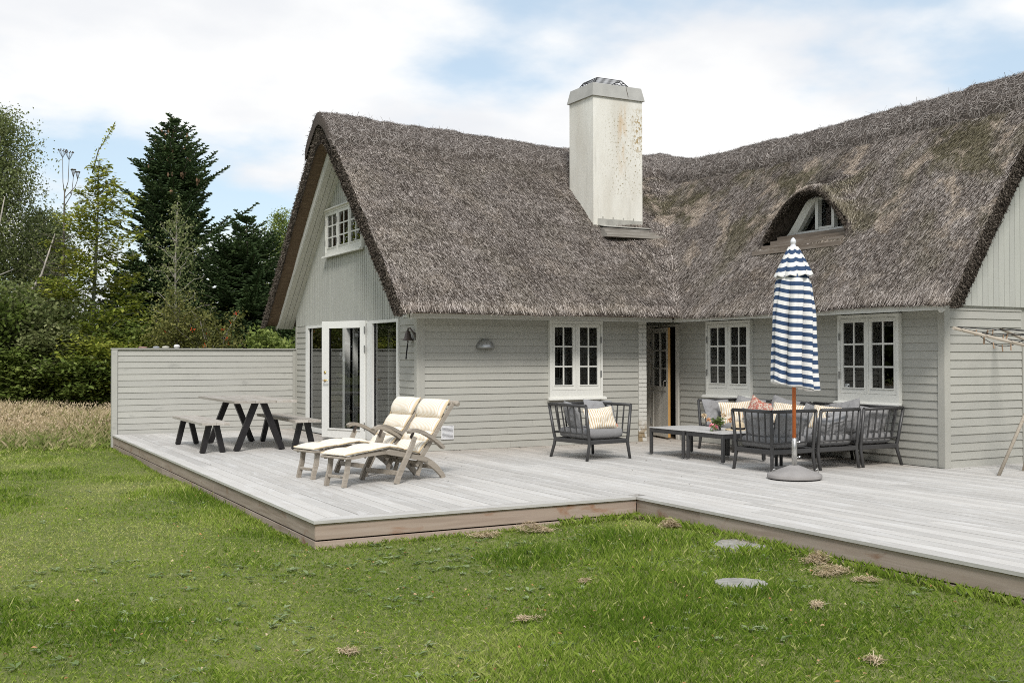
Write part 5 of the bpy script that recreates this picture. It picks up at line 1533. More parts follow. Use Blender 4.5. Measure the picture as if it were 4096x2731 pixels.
def cloth(name, zs_, rfun, nphi, sfun, hemz, parent):
    ph = np.linspace(0, 2*math.pi, nphi, endpoint=False); PH, Z0 = np.meshgrid(ph, zs_, indexing='ij')
    R, dz = rfun(PH, Z0); X = UX+R*np.cos(PH); Y = UY+R*np.sin(PH); Z = Z0+dz
    a, b = X.shape; i, j = np.meshgrid(np.arange(a), np.arange(b-1), indexing='ij')
    q = (i*b+j).ravel(); q2 = (((i+1) % a)*b+j).ravel()
    F = np.stack([q, q+1, q2+1, q2], 1)
    me = np_mesh(name, np.stack([X, Y, Z], -1).reshape(-1, 3), F, cloth_m, smooth=True)
    at_ = me.attributes.new('stripe', 'FLOAT', 'POINT'); at_.data.foreach_set('value', sfun(PH, Z0).astype(np.float32).ravel())
    at_ = me.attributes.new('hem', 'FLOAT', 'POINT'); at_.data.foreach_set('value', (Z0 < hemz).astype(np.float32).ravel())
    o = link(name, me, parent)
    md = o.modifiers.new('thickness', 'SOLIDIFY'); md.thickness = 0.004; md.offset = 0
    return o
def folds(PH, tw):
    p = PH + tw
    return (1.25*np.abs(np.sin(4.0*p+0.6*np.sin(p*2+1)))**0.55 + 0.22*np.cos(3*p+0.8) + 0.10*np.cos(13*p+2.1) - 0.95)
def r_main(PH, Z):
    f = (2.47-Z)/(2.47-1.09)
    base = 0.125 + 0.068*np.clip(f*7, 0, 1)**0.6 + 0.050*f
    tw = 0.28*f+0.1*np.sin(3*f)
    R = base*(1+0.50*np.clip(f*2.5, 0.15, 1)*folds(PH, tw))
    R += 0.012*fbm(np.cos(PH)*2, np.sin(PH)*2, Z*3.0, 41, 2)
    dz = 0.010*np.cos(PH*4+1.0)*f + 0.045*f*np.cos(PH-2.6) 
    return R, dz
cloth('canopy', np.concatenate([[1.083, 1.0995, 1.1005], np.arange(1.115, 2.47, 0.02)]), r_main, 180, lambda P_, Z_: Z_+0.006*np.cos(3*P_+1)+0.018*np.cos(P_+1.2), 1.1, par)
# the rolled-in lower edge
def r_in(PH, Z):
    R, dz = r_main(PH, np.full_like(Z, 1.083)); f = (1.15-Z)/(1.15-1.075)
    return R*(0.35+0.62*np.clip(f, 0, 1)), dz+(-0.012)*np.sin(np.pi*f)
cloth('canopy_lining', np.linspace(1.078, 1.15, 7), r_in, 180, lambda P_, Z_: Z_*0, 3.0, par)
def r_tier(PH, Z):
    f = (2.715-Z)/(2.715-2.385)
    base = 0.055+0.15*f**0.85
    R = base*(1+0.13*f*(np.abs(np.cos(4*PH+0.5))-0.5)*1.6); dz = -0.022*np.abs(np.sin(4*PH+0.5))*f**3+0.012*np.cos(PH)*f
    return R, dz
cloth('vent_tier', np.linspace(2.385, 2.715, 26), r_tier, 144, lambda P_, Z_: Z_+0.022*np.abs(np.cos(4*P_+0.5))+0.005, 2.392, par)
fm = MB(); fm.lathe([(0.0, 2.700), (0.056, 2.702), (0.056, 2.714), (0.034, 2.722), (0.034, 2.736), (0.024, 2.742), (0.024, 2.748), (0.031, 2.756), (0.035, 2.772), (0.031, 2.795), (0.019, 2.815), (0.006, 2.826), (0.0, 2.828)], 20, Matrix.Translation((UX, UY, 0)))
fm.build('finial', MAT['silver'], par)
for k in range(8):
    an = k*math.pi/4+0.3; d = Vector((math.cos(an), math.sin(an), 0))
    MB().tube([Vector((UX, UY, 2.66))+d*0.04, Vector((UX, UY, 1.9))+d*0.09, Vector((UX, UY, 1.10))+d*0.13], 0.006, 5).build('rib', MAT['silver'], par)
pb = empty('parasol_stand', 'round grey concrete parasol stand with a steel tube', 'parasol stand', (UX, UY, 0))
TB = Matrix.Translation((UX, UY, 0))
MB().lathe([(0.29, 0.0), (0.30, 0.0), (0.30, 0.014), (0.29, 0.014)], 40, TB).build('foot_ring', MAT['cord'], pb)
MB().lathe([(0.0, 0.0145), (0.312, 0.0145), (0.314, 0.02), (0.314, 0.052), (0.306, 0.062), (0.20, 0.102), (0.10, 0.142), (0.055, 0.160), (0.0, 0.161)], 48, TB).build('concrete_cone', MAT['concrete'], pb)
tm = MB(); V = []
prof = [(0.0285, 0.158), (0.0285, 0.45), (0.0265, 0.452), (0.0265, 0.476), (0.0235, 0.477)]
tm.lathe(prof, 24, TB)
for k in range(12):
    an = 2*math.pi*k/12; tm.bar((UX+0.0285*math.cos(an), UY+0.0285*math.sin(an), 0.16), (UX+0.0285*math.cos(an), UY+0.0285*math.sin(an), 0.448), 0.005, 0.005, up=(math.cos(an), math.sin(an), 0))
tm.build('steel_tube', MAT['steel'], pb)
for zz_ in (0.25, 0.425):
    kn = MB(); d = Vector((0.88, -0.47, 0)); c = Vector((UX, UY, zz_))
    kn.tube([c+d*0.028, c+d*0.052], 0.006, 6); kn.tube([c+d*0.052+Vector((-.01, -.02, .012)), c+d*0.056, c+d*0.07+Vector((.008, .0, .014))], 0.0055, 6)
    kn.build('clamp_knob', MAT['steel'], pb)
for s in (-1, 1):
    c = Vector((UX, UY, 0)) + Vector((0.88, -0.47, 0))*0.252*s
    lp = MB(); lp.tube([c+Vector((0, 0, 0.075)), c+Vector((0, 0, 0.108)), c+Vector((0.012, -0.006, 0.118)), c+Vector((0.024, -0.012, 0.108)), c+Vector((0.024, -0.012, 0.072))], 0.0055, 6); lp.build('lifting_loop', MAT['steel'], pb)

# ================================================================== ON THE WALLS
bl = empty('ship_bell', 'small dark bronze bell hanging from a curved bracket on the house corner', 'bell', (XG-0.08, 6.0, 1.7))
bx, by = XG-0.10, 6.065
MB().lathe([(0.0, 1.835), (0.022, 1.834), (0.030, 1.825), (0.044, 1.785), (0.052, 1.74), (0.064, 1.71), (0.084, 1.692), (0.086, 1.685), (0.076, 1.684), (0.05, 1.72), (0.0, 1.80)], 22, Matrix.Translation((bx, by, 0))).build('bell_body', MAT['bronze'], bl)
bk_ = MB(); bk_.tube([(bx, by, 1.832), (bx, by-0.01, 1.868), (bx+0.01, by-0.06, 1.872), (bx+0.03, by-0.11, 1.82), (XG-0.04, by-0.13, 1.76), (XG-0.036, by-0.135, 1.72)], [0.012, 0.013, 0.012, 0.013, 0.016, 0.010], 7)
bk_.box((XG-0.040, by-0.155, 1.69), (XG-0.0365, by-0.115, 1.80)); bk_.build('bracket', MAT['bronze'], bl)
cl = MB(); cl.tube([(bx, by, 1.72), (bx, by, 1.672)], 0.006, 5); cl.lathe([(0.0, 1.655), (0.014, 1.66), (0.016, 1.672), (0.0, 1.684)], 8, Matrix.Translation((bx, by, 0))); cl.build('clapper', MAT['bronze'], bl)
rp = MB(); rp.tube([(bx, by, 1.66), (bx-0.003, by+0.01, 1.60), (bx-0.006, by+0.03, 1.52), (bx-0.008, by+0.05, 1.425)], [0.005, 0.011, 0.011, 0.009], 6); rp.tube([(bx-0.008, by+0.05, 1.43), (bx-0.009, by+0.053, 1.40)], [0.012, 0.010], 6); rp.build('pull_rope', MAT['cord'], bl)

LX, LZ = 4.64, 1.572
lp = empty('wall_lamp', 'galvanised half-dome lamp on the long wall', 'lamp', (LX, YA-0.03, LZ))
mb = MB(); V = []; F = []; nu, nv = 20, 10
for a in range(nv+1):
    th = math.pi/2*a/nv
    for b in range(nu+1):
        ph = math.pi*b/nu
        V.append((LX+0.148*math.cos(th)*math.cos(ph), YA-0.03-0.155*math.cos(th)*math.sin(ph), LZ+0.138*math.sin(th)))
for a in range(nv):
    for b in range(nu): F.append((a*(nu+1)+b+1, a*(nu+1)+b, (a+1)*(nu+1)+b, (a+1)*(nu+1)+b+1))
mb.add(V, F, True); sh = mb.build('shade', MAT['zinc'], lp)
md = sh.modifiers.new('thickness', 'SOLIDIFY'); md.thickness = 0.004; md.offset = 1
mb = MB(); mb.box((LX-0.05, YA-0.06, LZ+0.0), (LX+0.05, YA-0.026, LZ+0.08)); mb.lathe([(0.0, LZ+0.005), (0.03, LZ+0.01), (0.03, LZ+0.09), (0.0, LZ+0.09)], 12, Matrix.Translation((LX, YA-0.085, 0))); mb.build('lamp_holder', MAT['hinge'], lp)

VX0, VX1, VZ0, VZ1 = 3.905, 4.085, 0.185, 0.372
vt = empty('wall_vent', 'square shiny metal louvre vent low on the long wall behind the chairs', 'vent', ((VX0+VX1)/2, YA-0.03, VZ0))
alum = simple('bright_aluminium', (0.86, 0.86, 0.87), 0.3, 0.5, 0.25, 0.04)
f = MB(); y0, y1 = YA-0.040, YA-0.022
f.box((VX0-.012, y0, VZ0-.012), (VX1+.012, y1, VZ0)); f.box((VX0-.012, y0, VZ1), (VX1+.012, y1, VZ1+.012)); f.box((VX0-.012, y0, VZ0), (VX0, y1, VZ1)); f.box((VX1, y0, VZ0), (VX1+.012, y1, VZ1)); f.box((VX0, y1-.004, VZ0), (VX1, y1-.001, VZ1))
f.build('vent_frame', alum, vt)
for k in range(10):
    z0 = VZ0+0.003+k*0.0184
    MB().prism([(y1-.005, z0+.014), (y0-.004, z0), (y0-.004, z0+.0025), (y1-.005, z0+.0165)], VX0+.001, VX1-.001, 0).build('louvre', alum, vt)

# small printed sticker in the right window's lower pane
stk = MB(); stk.box((XB+0.0505, 1.945, 0.935), (XB+0.0512, 2.018, 0.985)); 
so = tag(stk.build('window_sticker', simple('sticker_paper', (0.62, 0.64, 0.64), 0.6), None, Matrix.Translation((-0.105, 0, 0.062))), 'tiny pale alarm sticker in the lower corner of the right window', 'sticker')
for k, (ya, yb, za, zb, m) in enumerate(((2.012, 1.985, 0.966, 0.980, 'cord'), (1.975, 1.952, 0.942, 0.962, 'cord'), (2.012, 1.98, 0.941, 0.9445, 'hinge'), (2.012, 1.985, 0.949, 0.9525, 'hinge'))):
    MB().box((XB+0.0498, yb, za), (XB+0.0503, ya, zb), Matrix.Translation((-0.105, 0, 0.062))).build('print_mark', MAT[m], so)

# ================================================================== CLOTHES DRYER
dr = empty('rotary_dryer', 'pale wooden rotary clothes dryer with black lines at the right edge', 'clothes dryer', (8.85, -0.85, 0))
hub = Vector((8.85, -0.85, 1.48))
MB().tube([(8.85, -0.85, 0.55), (8.85, -0.85, 1.52)], 0.028, 10).build('pole', MAT['polewood'], dr)
for (fx, fy) in ((8.308, -0.514), (9.05, -0.303), (9.39, -1.19), (8.65, -1.40)):
    MB().tube([(fx, fy, 0.0), (fx+(8.85-fx)*0.93, fy+(-0.85-fy)*0.93, 1.38)], 0.021, 8).build('leg', MAT['polewood'], dr)
tips = [Vector((7.19, -0.80, 1.75)), Vector((9.30, 0.19, 1.783)), Vector((10.3, -0.9, 1.75)), Vector((8.4, -2.2, 1.74))]
for t_ in tips:
    mb = MB(); mb.tube([hub, t_], [0.021, 0.019], 8); mb.build('arm', MAT['polewood'], dr)
LN = []
for f in (0.96, 0.72, 0.46, 0.30):
    for k in range(4):
        a = hub.lerp(tips[k], f)+Vector((0, 0, 0.024)); b = hub.lerp(tips[(k+1) % 4], f)+Vector((0, 0, 0.024))
        sg = 0.05 if f > 0.9 else 0.03
        pts_ = [a.lerp(b, q_/8)-Vector((0, 0, sg*math.sin(math.pi*q_/8))) for q_ in range(9)]
        LN.append(pts_); MB().tube(pts_, 0.0048, 4).build('line', MAT['cord'], dr)
a = hub.lerp(tips[0], 0.75); b = hub.lerp(tips[1], 0.55)
pts_ = [a.lerp(b, q_/10)-Vector((0, 0, 0.015+0.10*math.sin(math.pi*q_/10))) for q_ in range(11)]; LN.append(pts_); MB().tube(pts_, 0.0048, 4).build('line', MAT['cord'], dr)
pegm = simple('wooden_peg', (0.34, 0.235, 0.155), 0.8, 0.15)
def peg(p, an, tl, lab):
    M = Matrix.Translation(p) @ Matrix.Rotation(an, 4, 'Z') @ Matrix.Rotation(tl, 4, 'Y')
    mb = MB(); mb.box((-0.009, -0.006, -0.062), (-0.002, 0.006, 0.018)); mb.box((0.002, -0.006, -0.062), (0.009, 0.006, 0.018)); mb.box((-0.002, -0.005, -0.012), (0.002, 0.005, 0.002))
    tag(mb.build('clothes_peg', pegm, None, M), lab, 'clothes peg', 'wooden pegs on the clothes dryer')
PL = ['first wooden peg from the arm tip on the low slack dryer line', 'second wooden peg on the low slack dryer line, hanging aslant', 'third wooden peg from the arm tip on the low slack dryer line', 'last wooden peg on the low slack dryer line, under the rear arm', 'tilted wooden peg on the outermost dryer line', 'wooden peg lying along the outermost dryer line', 'wooden peg on the outermost dryer line nearest the rear arm tip', 'wooden peg on the second dryer line, farther from the rear arm', 'wooden peg on the second dryer line, close to the rear arm']
for kk, (li, q_, an, tl) in enumerate(((16, 1, 0.2, 0.05), (16, 3, 0.9, 0.5), (16, 5, 0.4, -0.3), (16, 7, 0.8, 0.15), (0, 3, 0.3, 0.6), (0, 5, 1.2, -0.5), (0, 6, 0.5, 0.3), (4, 5, 0.9, -0.2), (4, 6, 0.1, 0.4))):
    peg(LN[li][q_], an, tl, PL[kk])

# ================================================================== IN THE LAWN
def flat_stone(x, y, r, seed, label):
    rs = random.Random(seed); mb = MB(); pr = []; zt = float(lawn_z(x, y))+0.028
    pts_ = [(x+r*(1+0.05*math.sin(3*a+seed)+0.03*rs.uniform(-1, 1))*math.cos(a), y+r*(1+0.05*math.cos(2*a+seed))*math.sin(a)) for a in [2*math.pi*k/28 for k in range(28)]]
    mb.prism(pts_, zt-0.08, zt, 2)
    tag(mb.build('stepping_stone', MAT['stepstone']), label, 'stepping stone', 'round stepping stones in the lawn')
STONES = [(3.20, -1.89, 0.27), (2.22, -3.02, 0.19)]
flat_stone(3.20, -1.89, 0.27, 1, 'round stepping stone strewn with dry straw beside the deck edge')
flat_stone(2.22, -3.02, 0.19, 2, 'bare round stepping stone half grown over by long dark grass')
def clump(x, y, r, h, n_, label, seed, lean=0.0):
    rs = np.random.default_rng(seed); n_ = int(n_*2.4); cc = rs.integers(0, 4, n_); ox = rs.normal(0, r*0.42, 4); oy = rs.normal(0, r*0.30, 4)
    px = x+ox[cc]+rs.normal(0, r*0.22, n_); py = y+oy[cc]+rs.normal(0, r*0.20, n_); d2 = np.hypot(px-x, py-y)/r
    pz = lawn_z(px, py)+0.025+np.clip(1-d2, 0, 1)*h*rs.random(n_)
    an = rs.uniform(0, 6.28, n_); D = np.stack([np.cos(an), np.sin(an), rs.normal(0.05, 0.35, n_)], 1)
    R = np.stack([rs.normal(0, .5, n_), rs.normal(0, .5, n_), np.ones(n_)], 1); R /= np.linalg.norm(R, axis=1, keepdims=True)
    P = np.stack([px, py, pz], 1)
    Dn = D/np.linalg.norm(D, axis=1, keepdims=True); S = np.cross(Dn, R); S /= np.linalg.norm(S, axis=1, keepdims=True)
    L = rs.uniform(0.03, 0.09, n_)[:, None]; W = rs.uniform(0.0007, 0.0017, n_)[:, None]
    V = np.stack([P-Dn*L/2-S*W, P-Dn*L/2+S*W, P+Dn*L/2+S*W, P+Dn*L/2-S*W], 1).reshape(-1, 3)
    o = link('straw_clump', np_mesh('straw_clump', V, np.arange(4*n_).reshape(-1, 4), MAT['reed_straw'], np.clip(rs.normal(0.42, 0.28, n_), 0, 1)))
    return tag(o, label, 'straw', 'dry straw clumps lying on the lawn')
clump(1.60, -0.20, 0.20, 0.03, 190, 'flattish tan straw clump against the front skirt of the deck', 1)
clump(2.02, -0.22, 0.20, 0.10, 330, 'ragged upright straw clump in front of the deck, next to a flatter one', 2)
clump(3.22, -0.80, 0.13, 0.10, 300, 'round ball of dry straw between the deck corner and the stepping stone', 3)
clump(3.33, -0.18, 0.14, 0.04, 150, 'straw clump tucked in the inner corner of the deck', 4)
clump(3.27, -2.72, 0.17, 0.09, 300, 'curled straw roll lying against the deck edge past the strewn stone', 5)
clump(3.05, -3.02, 0.20, 0.07, 300, 'arched straw strand lying just in front of the curled roll', 6)
clump(3.10, -3.36, 0.10, 0.03, 80, 'thin straw clump in the grass right of the arched strand', 7)
clump(2.20, -3.78, 0.08, 0.03, 70, 'small pointed straw clump below the bare stepping stone', 8)
clump(0.36, -3.17, 0.09, 0.02, 70, 'single straw clump in the middle of the front lawn', 9)
clump(1.33, -2.33, 0.07, 0.02, 50, 'small pale straw clump in the dark grass before the deck corner', 10)
clump(1.54, -4.90, 0.07, 0.03, 60, 'bushy straw clump at the very bottom of the lawn, right of centre', 11)
clump(-0.88, -3.27, 0.08, 0.02, 60, 'straw clump on the bald patch at the lower left of the lawn', 12)
# ================================================================== GRASS
def blades(name, x, y, h, w, lean, tone, mat, zbase=None):
    n = len(x); z = (lawn_z(x, y) if zbase is None else zbase) - 0.005
    an = RNG.uniform(0, 6.283, n); la = RNG.uniform(0, 6.283, n)
    bx, by = np.cos(an)*w/2, np.sin(an)*w/2
    tx, ty = np.cos(la)*lean*h, np.sin(la)*lean*h
    P = np.stack([x, y, z], 1)
    z0 = np.zeros(n)
    A = P+np.stack([-bx, -by, z0], 1); B = P+np.stack([bx, by, z0], 1)
    Cc = P+np.stack([tx*0.35+bx*0.75, ty*0.35+by*0.75, h*0.55], 1); Dd = P+np.stack([tx, ty, h*np.sqrt(np.clip(1-lean**2*0.5, 0.2, 1))], 1)
    V = np.stack([A, B, Cc, Dd], 1).reshape(-1, 3)
    o = link(name, np_mesh(name, V, np.arange(4*n).reshape(-1, 4), mat, tone)); o['kind'] = 'stuff'
    return o
def polar(n, dmin, dmax, pw, amin=-8.0, amax=66.0):
    """points over the lawn round the viewing side, thinning with distance"""
    u = RNG.random(n); d = (dmin**pw+u*(dmax**pw-dmin**pw))**(1/pw)
    a = np.radians(RNG.uniform(amin, amax, n))
    return CAM.x+d*np.sin(a), CAM.y+d*np.cos(a), d
def on_lawn(x, y):
    deck_ = ((x > -0.0) & (x < 3.40) & (y > -0.0) & (y < 12.1)) | ((x > 3.39) & (y > -9.5)) | ((x > -0.05) & (y > 11.9) & (x < 12.7))
    for (sx, sy, r) in STONES: deck_ |= np.hypot(x-sx, y-sy) < r*0.94
    return ~deck_
def patch(x, y):
    """0..1 : lush longer tufts"""
    p = np.clip(fbm(x*0.75, y*0.75, 0.0, 51, 3)*1.3-0.30, 0, 1)
    for (cx_, cy_, r, s) in ((1.75, -2.75, 0.6, 1.0), (2.1, -3.25, 0.35, 1.0), (1.2, -3.5, 0.8, 0.8), (2.75, -2.45, 0.45, 1.0), (-0.1, -4.6, 1.0, 0.7), (-1.9, -2.1, 0.5, 0.6), (2.9, -0.6, 0.6, 0.35), (1.9, -4.3, 0.9, 0.5), (0.6, -3.9, 0.6, 0.6)):
        p = np.maximum(p, s*np.exp(-((x-cx_)/(r*1.2))**2-((y-cy_)/(r*0.75))**2))
    return np.clip(p, 0, 1)
n = 560000
x, y, d = polar(n, 3.4, 24.0, 0.55, -5.0, 61.0)
k = on_lawn(x, y) & (y < 13.0); x, y, d = x[k], y[k], d[k]
pp_ = patch(x, y); n = len(x)
dry = np.clip(fbm(x*0.55+7, y*0.55, 0.0, 61, 4)*0.9, -0.5, 0.8)
far_ = np.clip((y-10.3+0.5*fbm(x*0.9, y*0.0, 0.0, 99, 2))/1.9, 0, 1)*(x < 0)
h = RNG.uniform(0.014, 0.036, n)*(1+2.6*pp_*RNG.uniform(0.3, 1, n)+4.5*far_**2*RNG.random(n)**2)
w = RNG.uniform(0.0022, 0.0036, n)*np.clip(d/6.5, 0.9, 2.8)
tone = np.clip(0.44+0.17*RNG.normal(0, 1, n)+0.42*dry-0.24*pp_+0.012*np.clip(d-6, 0, 8), 0, 1)
strw = RNG.random(n) < (0.05+0.12*np.clip(dry, 0, 1)+0.35*far_); tone[strw] = RNG.uniform(0.8, 1.0, strw.sum())
blades('lawn_grass', x, y, h, w, RNG.uniform(0.2, 1.1, n)*(1-0.45*pp_), tone, MAT['grassblade'])
# longer fringe along the deck skirts and round the stones
ex, ey = [], []
m_ = 1500
t = RNG.random(m_)*3.4; ex.append(t); ey.append(-RNG.random(m_)**1.5*0.10-0.012)
m_ = 2600
t = RNG.random(m_)*12; ex.append(-RNG.random(m_)**1.5*0.10-0.012); ey.append(t)
m_ = 3600
t = -RNG.random(m_)*8; ex.append(3.395-RNG.random(m_)**1.5*0.10); ey.append(t)
for (sx, sy, r) in STONES:
    a = RNG.uniform(0, 6.283, 420); rr = r*(0.96+0.35*RNG.random(420)); ex.append(sx+rr*np.cos(a)); ey.append(sy+rr*np.sin(a))
nfr = sum(len(a_) for a_ in ex)
for (sx, sy, r, m_) in ((3.20, -1.89, 0.27, 90), (2.22, -3.02, 0.19, 260)):   # long grass hanging over the near side of the stones
    a = RNG.normal(4.2, 0.65, m_); rr = r*RNG.uniform(0.86, 1.5, m_); ex.append(sx+rr*np.cos(a)); ey.append(sy+rr*np.sin(a))
ex = np.concatenate(ex); ey = np.concatenate(ey); n = len(ex)
blades('edge_grass', ex, ey, RNG.uniform(0.015, 0.065, n)*(1+0.8*(ex > 2.5)+0.1*(np.arange(n) >= nfr)), RNG.uniform(0.0025, 0.004, n), RNG.uniform(0.2, 0.9, n), np.clip(0.38+0.2*RNG.normal(0, 1, n), 0, 1), MAT['grassblade'])
# broad-leaved weeds
wx, wy, wd = polar(1500, 3.6, 17.0, 1.0, -6, 60)
cl_ = fbm(wx*0.8, wy*0.8, 0.0, 71, 3)
k = on_lawn(wx, wy) & (wy < 11) & (cl_ > 0.12) & (np.abs(wx-0) > 0.02); wx, wy = wx[k], wy[k]
for (cx_, cy_, m_) in ((-0.9, -0.7, 22), (-0.3, -1.0, 16), (0.5, -0.75, 18), (0.9, -1.3, 16), (1.5, -1.2, 14), (-1.8, 0.2, 16), (0.1, -2.0, 14), (0.9, -2.4, 10), (-1.2, -2.2, 12), (-2.4, -0.4, 12), (0.4, -0.2, 8)):
    wx = np.concatenate([wx, cx_+RNG.normal(0, 0.3, m_)]); wy = np.concatenate([wy, cy_+RNG.normal(0, 0.22, m_)])
k = on_lawn(wx, wy); wx, wy = wx[k], wy[k]
LV, TN = [], []
for (px, py) in zip(wx, wy):
    z = float(lawn_z(px, py))+0.012; m_ = RNG.integers(4, 8); sz = RNG.uniform(0.6, 1.25); tn0 = RNG.uniform(0.3, 0.95)
    for k in range(m_):
        a = RNG.uniform(0, 6.283); L = RNG.uniform(0.03, 0.075)*sz; W = L*RNG.uniform(0.26, 0.42); e = RNG.uniform(0.05, 0.4)
        dx, dy = math.cos(a), math.sin(a)
        p1 = (px+dx*L*0.5-dy*W/2, py+dy*L*0.5+dx*W/2, z+L*e*0.7); p2 = (px+dx*L, py+dy*L, z+L*e*0.75); p3 = (px+dx*L*0.5+dy*W/2, py+dy*L*0.5-dx*W/2, z+L*e*0.7)
        LV += [(px, py, z), p3, p2, p1]; TN.append(np.clip(tn0+RNG.normal(0, 0.15), 0, 1))
o = link('lawn_weeds', np_mesh('lawn_weeds', np.array(LV), np.arange(len(LV)).reshape(-1, 4), MAT['weed'], np.array(TN))); o['kind'] = 'stuff'
# fallen leaves and straw scraps
fx, fy, fd = polar(900, 3.6, 15.0, 1.0, -6, 58); k = on_lawn(fx, fy) & (fy < 11); fx, fy = fx[k], fy[k]
LV, TN = [], []
for (px, py) in zip(fx, fy):
    z = float(lawn_z(px, py))+0.035; a = RNG.uniform(0, 6.283); L = RNG.uniform(0.014, 0.034); W = L*0.62; dx, dy = math.cos(a), math.sin(a); c1, c2 = RNG.uniform(0, 0.016, 2)
    LV += [(px-dx*L/2, py-dy*L/2, z), (px-dy*W/2, py+dx*W/2, z+c1), (px+dx*L/2, py+dy*L/2, z+0.004), (px+dy*W/2, py-dx*W/2, z+c2)]; TN.append(RNG.random())
o = link('fallen_leaves', np_mesh('fallen_leaves', np.array(LV), np.arange(len(LV)).reshape(-1, 4), MAT['fallen'], np.array(TN))); o['kind'] = 'stuff'
n = 5200
sx, sy, sd = polar(n, 3.6, 13.0, 1.0, -4, 58)
cl_ = fbm(sx*1.6, sy*1.6, 0.0, 81, 3); k = (cl_ > 0.33) | (RNG.random(n) < 0.05)
sx, sy = sx[k], sy[k]
for (cx_, cy_, r, m_) in ((3.38, -1.85, 0.10, 260), (3.1, -1.8, 0.14, 120), (3.28, -1.5, 0.10, 120), (3.2, -2.6, 0.2, 120), (-0.75, -3.35, 0.3, 120)):
    sx = np.concatenate([sx, cx_+RNG.normal(0, r, m_)]); sy = np.concatenate([sy, cy_+RNG.normal(0, r, m_)])
k = (sx < 3.395) & ~((sx > -0.01) & (sy > -0.01)); sx, sy = sx[k], sy[k]; n = len(sx)
a = RNG.uniform(0, 6.283, n); D = np.stack([np.cos(a), np.sin(a), RNG.normal(0, .15, n)], 1); R = np.tile([0, 0, 1.0], (n, 1))
S = np.stack([-np.sin(a), np.cos(a), np.zeros(n)], 1); P = np.stack([sx, sy, lawn_z(sx, sy)+RNG.uniform(0.022, 0.04, n)], 1)
L = RNG.uniform(0.02, 0.06, n)[:, None]; W = RNG.uniform(0.0007, 0.0014, n)[:, None]
V = np.stack([P-D*L/2-S*W, P-D*L/2+S*W, P+D*L/2+S*W, P+D*L/2-S*W], 1).reshape(-1, 3)
o = link('straw_litter', np_mesh('straw_litter', V, np.arange(4*n).reshape(-1, 4), MAT['reed_straw'], RNG.random(n))); o['kind'] = 'stuff'
# specks of dry leaf and reed blown on to the deck
lx = np.concatenate([RNG.uniform(3.7, 7.5, 26), 8.4-np.abs(RNG.normal(0, 0.25, 20)), RNG.uniform(0.2, 8, 22), RNG.uniform(8.5, 10.4, 14)])
ly = np.concatenate([5.86-np.abs(RNG.normal(0, 0.22, 26)), RNG.uniform(0.5, 5.6, 20), RNG.uniform(0.4, 5.6, 22), 0.3-np.abs(RNG.normal(0, 0.2, 14))]); n = len(lx)
a = RNG.uniform(0, 6.283, n); D = np.stack([np.cos(a), np.sin(a), np.zeros(n)], 1); S = np.stack([-np.sin(a), np.cos(a), np.zeros(n)], 1); P = np.stack([lx, ly, np.full(n, 0.006)], 1)
L = RNG.uniform(0.012, 0.05, n)[:, None]; W = RNG.uniform(0.003, 0.011, n)[:, None]
V = np.stack([P-D*L/2, P-S*W+[0, 0, 0.006], P+D*L/2, P+S*W+[0, 0, 0.004]], 1).reshape(-1, 3)
o = link('deck_litter', np_mesh('deck_litter', V, np.arange(4*n).reshape(-1, 4), MAT['reed_dark'], RNG.uniform(0.2, 1, n))); o['kind'] = 'stuff'
# tall dry meadow beyond the lawn
n = 85000
x = RNG.uniform(-9, 0.8, n); y = 11.4+RNG.random(n)**0.9*7.0
k = (y > 12.15+0.8*RNG.random(n)**2+0.5*fbm(x*0.8, x*0, 0.0, 91, 2)-0.35*np.clip(-x-1.5, 0, 2)) & ~((x > -0.04) & (y < 12.2)); x, y = x[k], y[k]; n = len(x)
ed = np.clip((y-12.1)/2.2, 0, 1)
h = RNG.uniform(0.22, 0.66, n)*(0.30+0.75*ed)*(1+0.30*fbm(x*0.9, y*0.9, 0.0, 93, 2))
tone = np.clip(0.06+0.52*ed**1.3+0.20*RNG.normal(0, 1, n)+0.12*fbm(x*0.7, y*0.7, 0.0, 95, 2), 0, 1)
blades('meadow_grass', x, y, h, RNG.uniform(0.0035, 0.0075, n), RNG.uniform(0.2, 1.0, n), tone, MAT['meadow'])
n = 26000
x = RNG.uniform(-9, 0.6, n); y = RNG.uniform(13.0, 18.4, n); z = lawn_z(x, y)+RNG.uniform(0.36, 0.74, n)*np.clip((y-12.2)/1.6, 0.3, 1)
LV = np.stack([x, y, z], 1); D = RNG.normal(0, 0.5, (n, 3)); D[:, 2] = 1; D /= np.linalg.norm(D, axis=1, keepdims=True)
S = np.cross(D, RNG.normal(0, 1, (n, 3))); S /= np.linalg.norm(S, axis=1, keepdims=True)
L = RNG.uniform(0.03, 0.07, n)[:, None]; W = RNG.uniform(0.006, 0.013, n)[:, None]
V = np.stack([LV-D*L/2, LV-S*W, LV+D*L/2, LV+S*W], 1).reshape(-1, 3)
o = link('meadow_seed_heads', np_mesh('meadow_seed_heads', V, np.arange(4*n).reshape(-1, 4), MAT['meadow'], np.clip(RNG.normal(0.72, 0.16, n), 0, 1))); o['kind'] = 'stuff'

